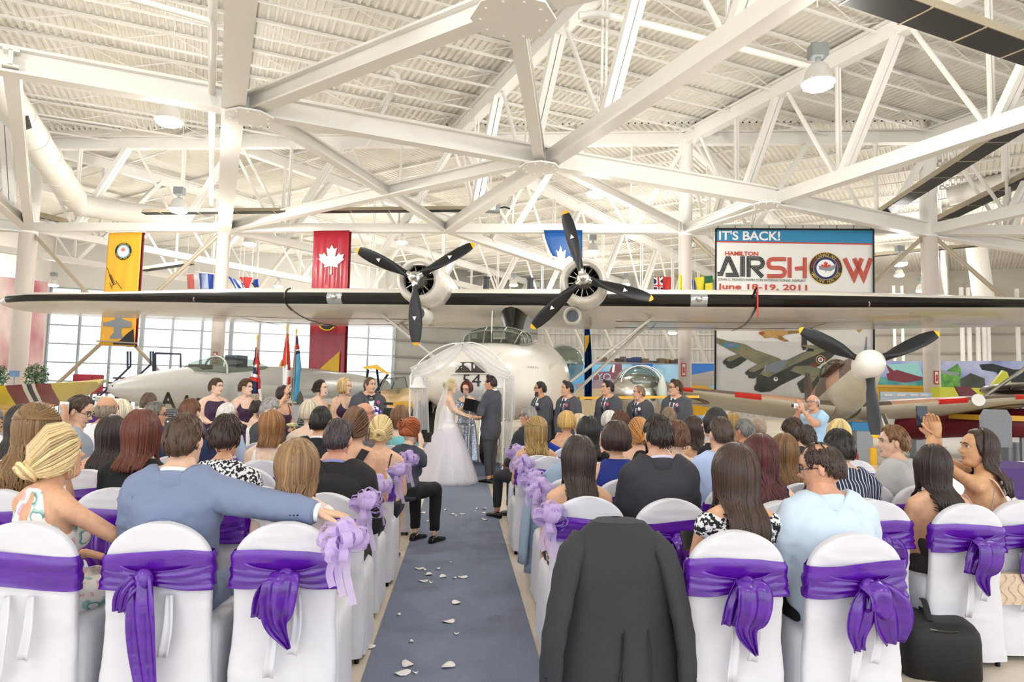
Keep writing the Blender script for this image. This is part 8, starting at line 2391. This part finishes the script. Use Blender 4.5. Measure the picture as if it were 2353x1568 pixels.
# ================================================================== THINGS ON AND AROUND THE CHAIRS
# charcoal suit jacket over the aisle chair
jc = P(1412, 1200, 2.98); jb_ = V((jc.x, jc.y+.04, 0)); jr = Matrix.Rotation(AROT, 3, 'Z')
M_JK = mat('charcoal pinhead wool', '#36373d', .8, col2='#2e2f35', scale=300, bump=.15)
t = thing('suit_jacket', 'charcoal suit jacket draped over the back row aisle chair', 'jacket', jb_)
L_ = lambda x, y, z: jb_+jr @ V((x, y, z))
b = MB(); rs = []; n = 40
for j in range(22):
    u = j/21; z = lerp(.935, .19, u)
    w = .11+.115*math.sin(min(1, u*4.2)*PI/2)**.9+.075*u**1.5; dp = .05+.035*min(1, u*4)+.03*u
    r = []
    for i in range(n):
        q = 2*PI*i/n; c, s = math.cos(q), math.sin(q); f = .014*mnoise.noise(V((c*3, s*3+7, z*5)))+.011*math.sin(q*9+z*3)*u+.006*mnoise.noise(V((c*9, s*9, z*3)))
        yy = -.04+cy(z)+s*(dp+f)
        r.append(L_(w*abs(c)**.7*(1 if c > 0 else -1)*(1+f*1.5), yy, z+.02*(1-u)*0-(.03*math.cos(q*2)*u if s < 0 else .05*u)))
    rs.append(r)
b.rings(rs, False); b.add([], []); o = b.obj('jacket_body', M_JK, t, 180, .006)
b = MB(); b.rings([rs[0], [L_(.09*math.cos(2*PI*i/n)*.9, -.05+.03*math.sin(2*PI*i/n), .942) for i in range(n)], [L_(.02*math.cos(2*PI*i/n), -.05+.01*math.sin(2*PI*i/n), .946) for i in range(n)]], False); b.obj('jacket_yoke', M_JK, t, 180)
for sx in (-1, 1):
    pts = [L_(sx*.15, -.075, .875), L_(sx*.205, -.115, .79), L_(sx*.245, -.145, .62), L_(sx*.275, -.155, .45), L_(sx*.285, -.15, .26)]
    b = MB(); b.tube(spl(pts, 5), [lerp(.05, .07, smoothstep(0, .25, i/20))-.014*(i/20)+.003*math.sin(i*1.9) for i in range(21)], 18, sy=.62); sl = b.obj('sleeve', M_JK, t, 180)
    for k_ in range(4): b = MB(); b.ell(L_(sx*(.285+.02), -.183, .275+.02*k_), (.007, .005, .007), 8, 6); b.obj('cuff_button', M_PBLK, sl)
for x0, x1 in ((-.02, -.05), (.055, .1)):
    b = MB(); b.tube([L_(x0+.05, -.125, .62), L_((x0+x1)/2+.05, -.165, .42), L_(x1+.03, -.17, .22)], .004, 5); b.obj('vent_seam', mat('dark seam', '#222328', .8), t)
b = MB(); b.tube([L_(0.01, -.098, .94), L_(.01, -.125, .7), L_(.01, -.15, .45), L_(.012, -.165, .22)], .003, 5); b.obj('back_seam', mat('dark seam', '#222328', .8), t)
# denim jacket
dc = P(1292, 1068, 5.3); b = MB(); rs = []; DN = mat('light denim', '#9fb3c8', .85, bump=.2, scale=120); base = V((dc.x, dc.y+.04, 0))
t = thing('denim_jacket', 'light denim jacket hung over an aisle chair on the right', 'jacket', base)
for j in range(14):
    u = j/13; z = lerp(.94, .12, u); w = .1+.15*math.sin(min(1, u*3)*PI/2)+.05*u; rs.append([base+jr @ V((.02+w*math.cos(q), -.05+cy(z)+(.05+.03*u)*math.sin(q)+.008*math.sin(q*7), z)) for q in [2*PI*i/28 for i in range(28)]])
b.rings(rs, False); b.obj('jacket_body', DN, t, 180, .006)
b = MB(); b.rings([rs[0], [base+jr @ V((.02+.03*math.cos(q), -.06+.01*math.sin(q), .955)) for q in [2*PI*i/28 for i in range(28)]]], True); b.obj('jacket_collar', DN, t, 180)
b = MB(); b.tube(spl([base+jr @ V((-.2, -.08, .84)), base+jr @ V((-.27, -.1, .6)), base+jr @ V((-.3, -.1, .2))], 5), .055, 12, sy=.6); b.obj('sleeve', DN, t, 180)
# black camera bag on the floor
q = Z(2150, 1545, 0); t = thing('camera_bag', 'black soft equipment bag on the floor at the right', 'bag', q); M_BAG = mat('black nylon', '#131316', .6, bump=.2, scale=150)
rz = R(-12); Mz = Matrix.Rotation(rz, 3, 'Z'); BG = lambda x, y, z: q+V((.02, .1, 0))+Mz @ V((x, y, z))
b = MB(); rs = []
for z, s_ in ((0, .94), (.02, 1), (.2, 1), (.25, .97), (.28, .88), (.29, .7)):
    rs.append([BG(.2*s_*abs(math.cos(a))**.35*(1 if math.cos(a) > 0 else -1), .26*s_*abs(math.sin(a))**.35*(1 if math.sin(a) > 0 else -1), z) for a in [2*PI*i/32 for i in range(32)]])
b.rings(rs); b.obj('bag_body', M_BAG, t, 60)
b = MB(); b.tube([BG(.19*math.cos(a), .25*math.sin(a), .262) for a in [2*PI*i/32 for i in range(33)]], .008, 6); b.obj('zip', M_PAINTB, t)
b = MB(); b.tube(spl([BG(-.05, -.18, .29), BG(-.03, -.05, .36), BG(0, .1, .33), BG(.02, .2, .28)], 5), .016, 8, sy=.4); b.obj('carry_handle', M_BAG, t, 60)
b = MB(); b.box(BG(0, .02, .3), (.06, .04, .02), rz); b.obj('buckle', M_PAINTB, t)
# beige purse with tassel on the right chair
pc = P(2330, 1352, 3.98); t = thing('handbag', 'beige quilted clutch purse with tassel hanging from the right chair', 'bag', pc); M_PUR = mat('beige leather', '#d9c3ab', .5, bump=.5, bscale=30, scale=20)
b = MB(); b.rings([[pc+V((x*.14, y_, z*.085)) for x, z in ((-1, -.95), (-.95, -1), (.95, -1), (1, -.95), (1, .9), (.95, 1), (-.95, 1), (-1, .9))] for y_, in ((-.03,), (-.022,), (.022,), (.03,))]); b.obj('purse_body', M_PUR, t, 50)
for k_ in range(6):
    b = MB(); b.tube([pc+V((-.13+.05*k_+.02*math.sin(i*.9), -.032, -.08+.016*i)) for i in range(11)], .004, 5); b.obj('quilt_seam', M_PUR, t)
b = MB(); b.tube([pc+V((-.12, 0, .085)), pc+V((-.13, .02, .3)), pc+V((-.05, .06, .55))], .003, 5); b.obj('chain_strap', M_GREY, t)
tq = pc+V((-.165, -.01, .03)); b = MB(); b.ell(tq+V((0, 0, .05)), (.012, .012, .018), 10, 7); tas = b.obj('tassel', M_PUR, t, 180)
for k_ in range(9): b = MB(); a = k_*.7; b.tube([tq+V((0, 0, .045)), tq+V((.014*math.cos(a), .014*math.sin(a), -.08))], .004, 5); b.obj('tassel_strand', M_PUR, tas)
# hair band of the clip on the curly haired woman is part of her hair; phone in the lap of the floral dress
t = thing('phone', 'dark phone in the hand of the woman in the floral dress', 'phone', P(1583, 1245, 3.3)); q = P(1583, 1243, 3.35); b = MB(); b.box(q, (.07, .012, .1), M=Matrix.Rotation(R(-40), 3, 'X')); b.obj('phone_body', M_PAINTB, t)
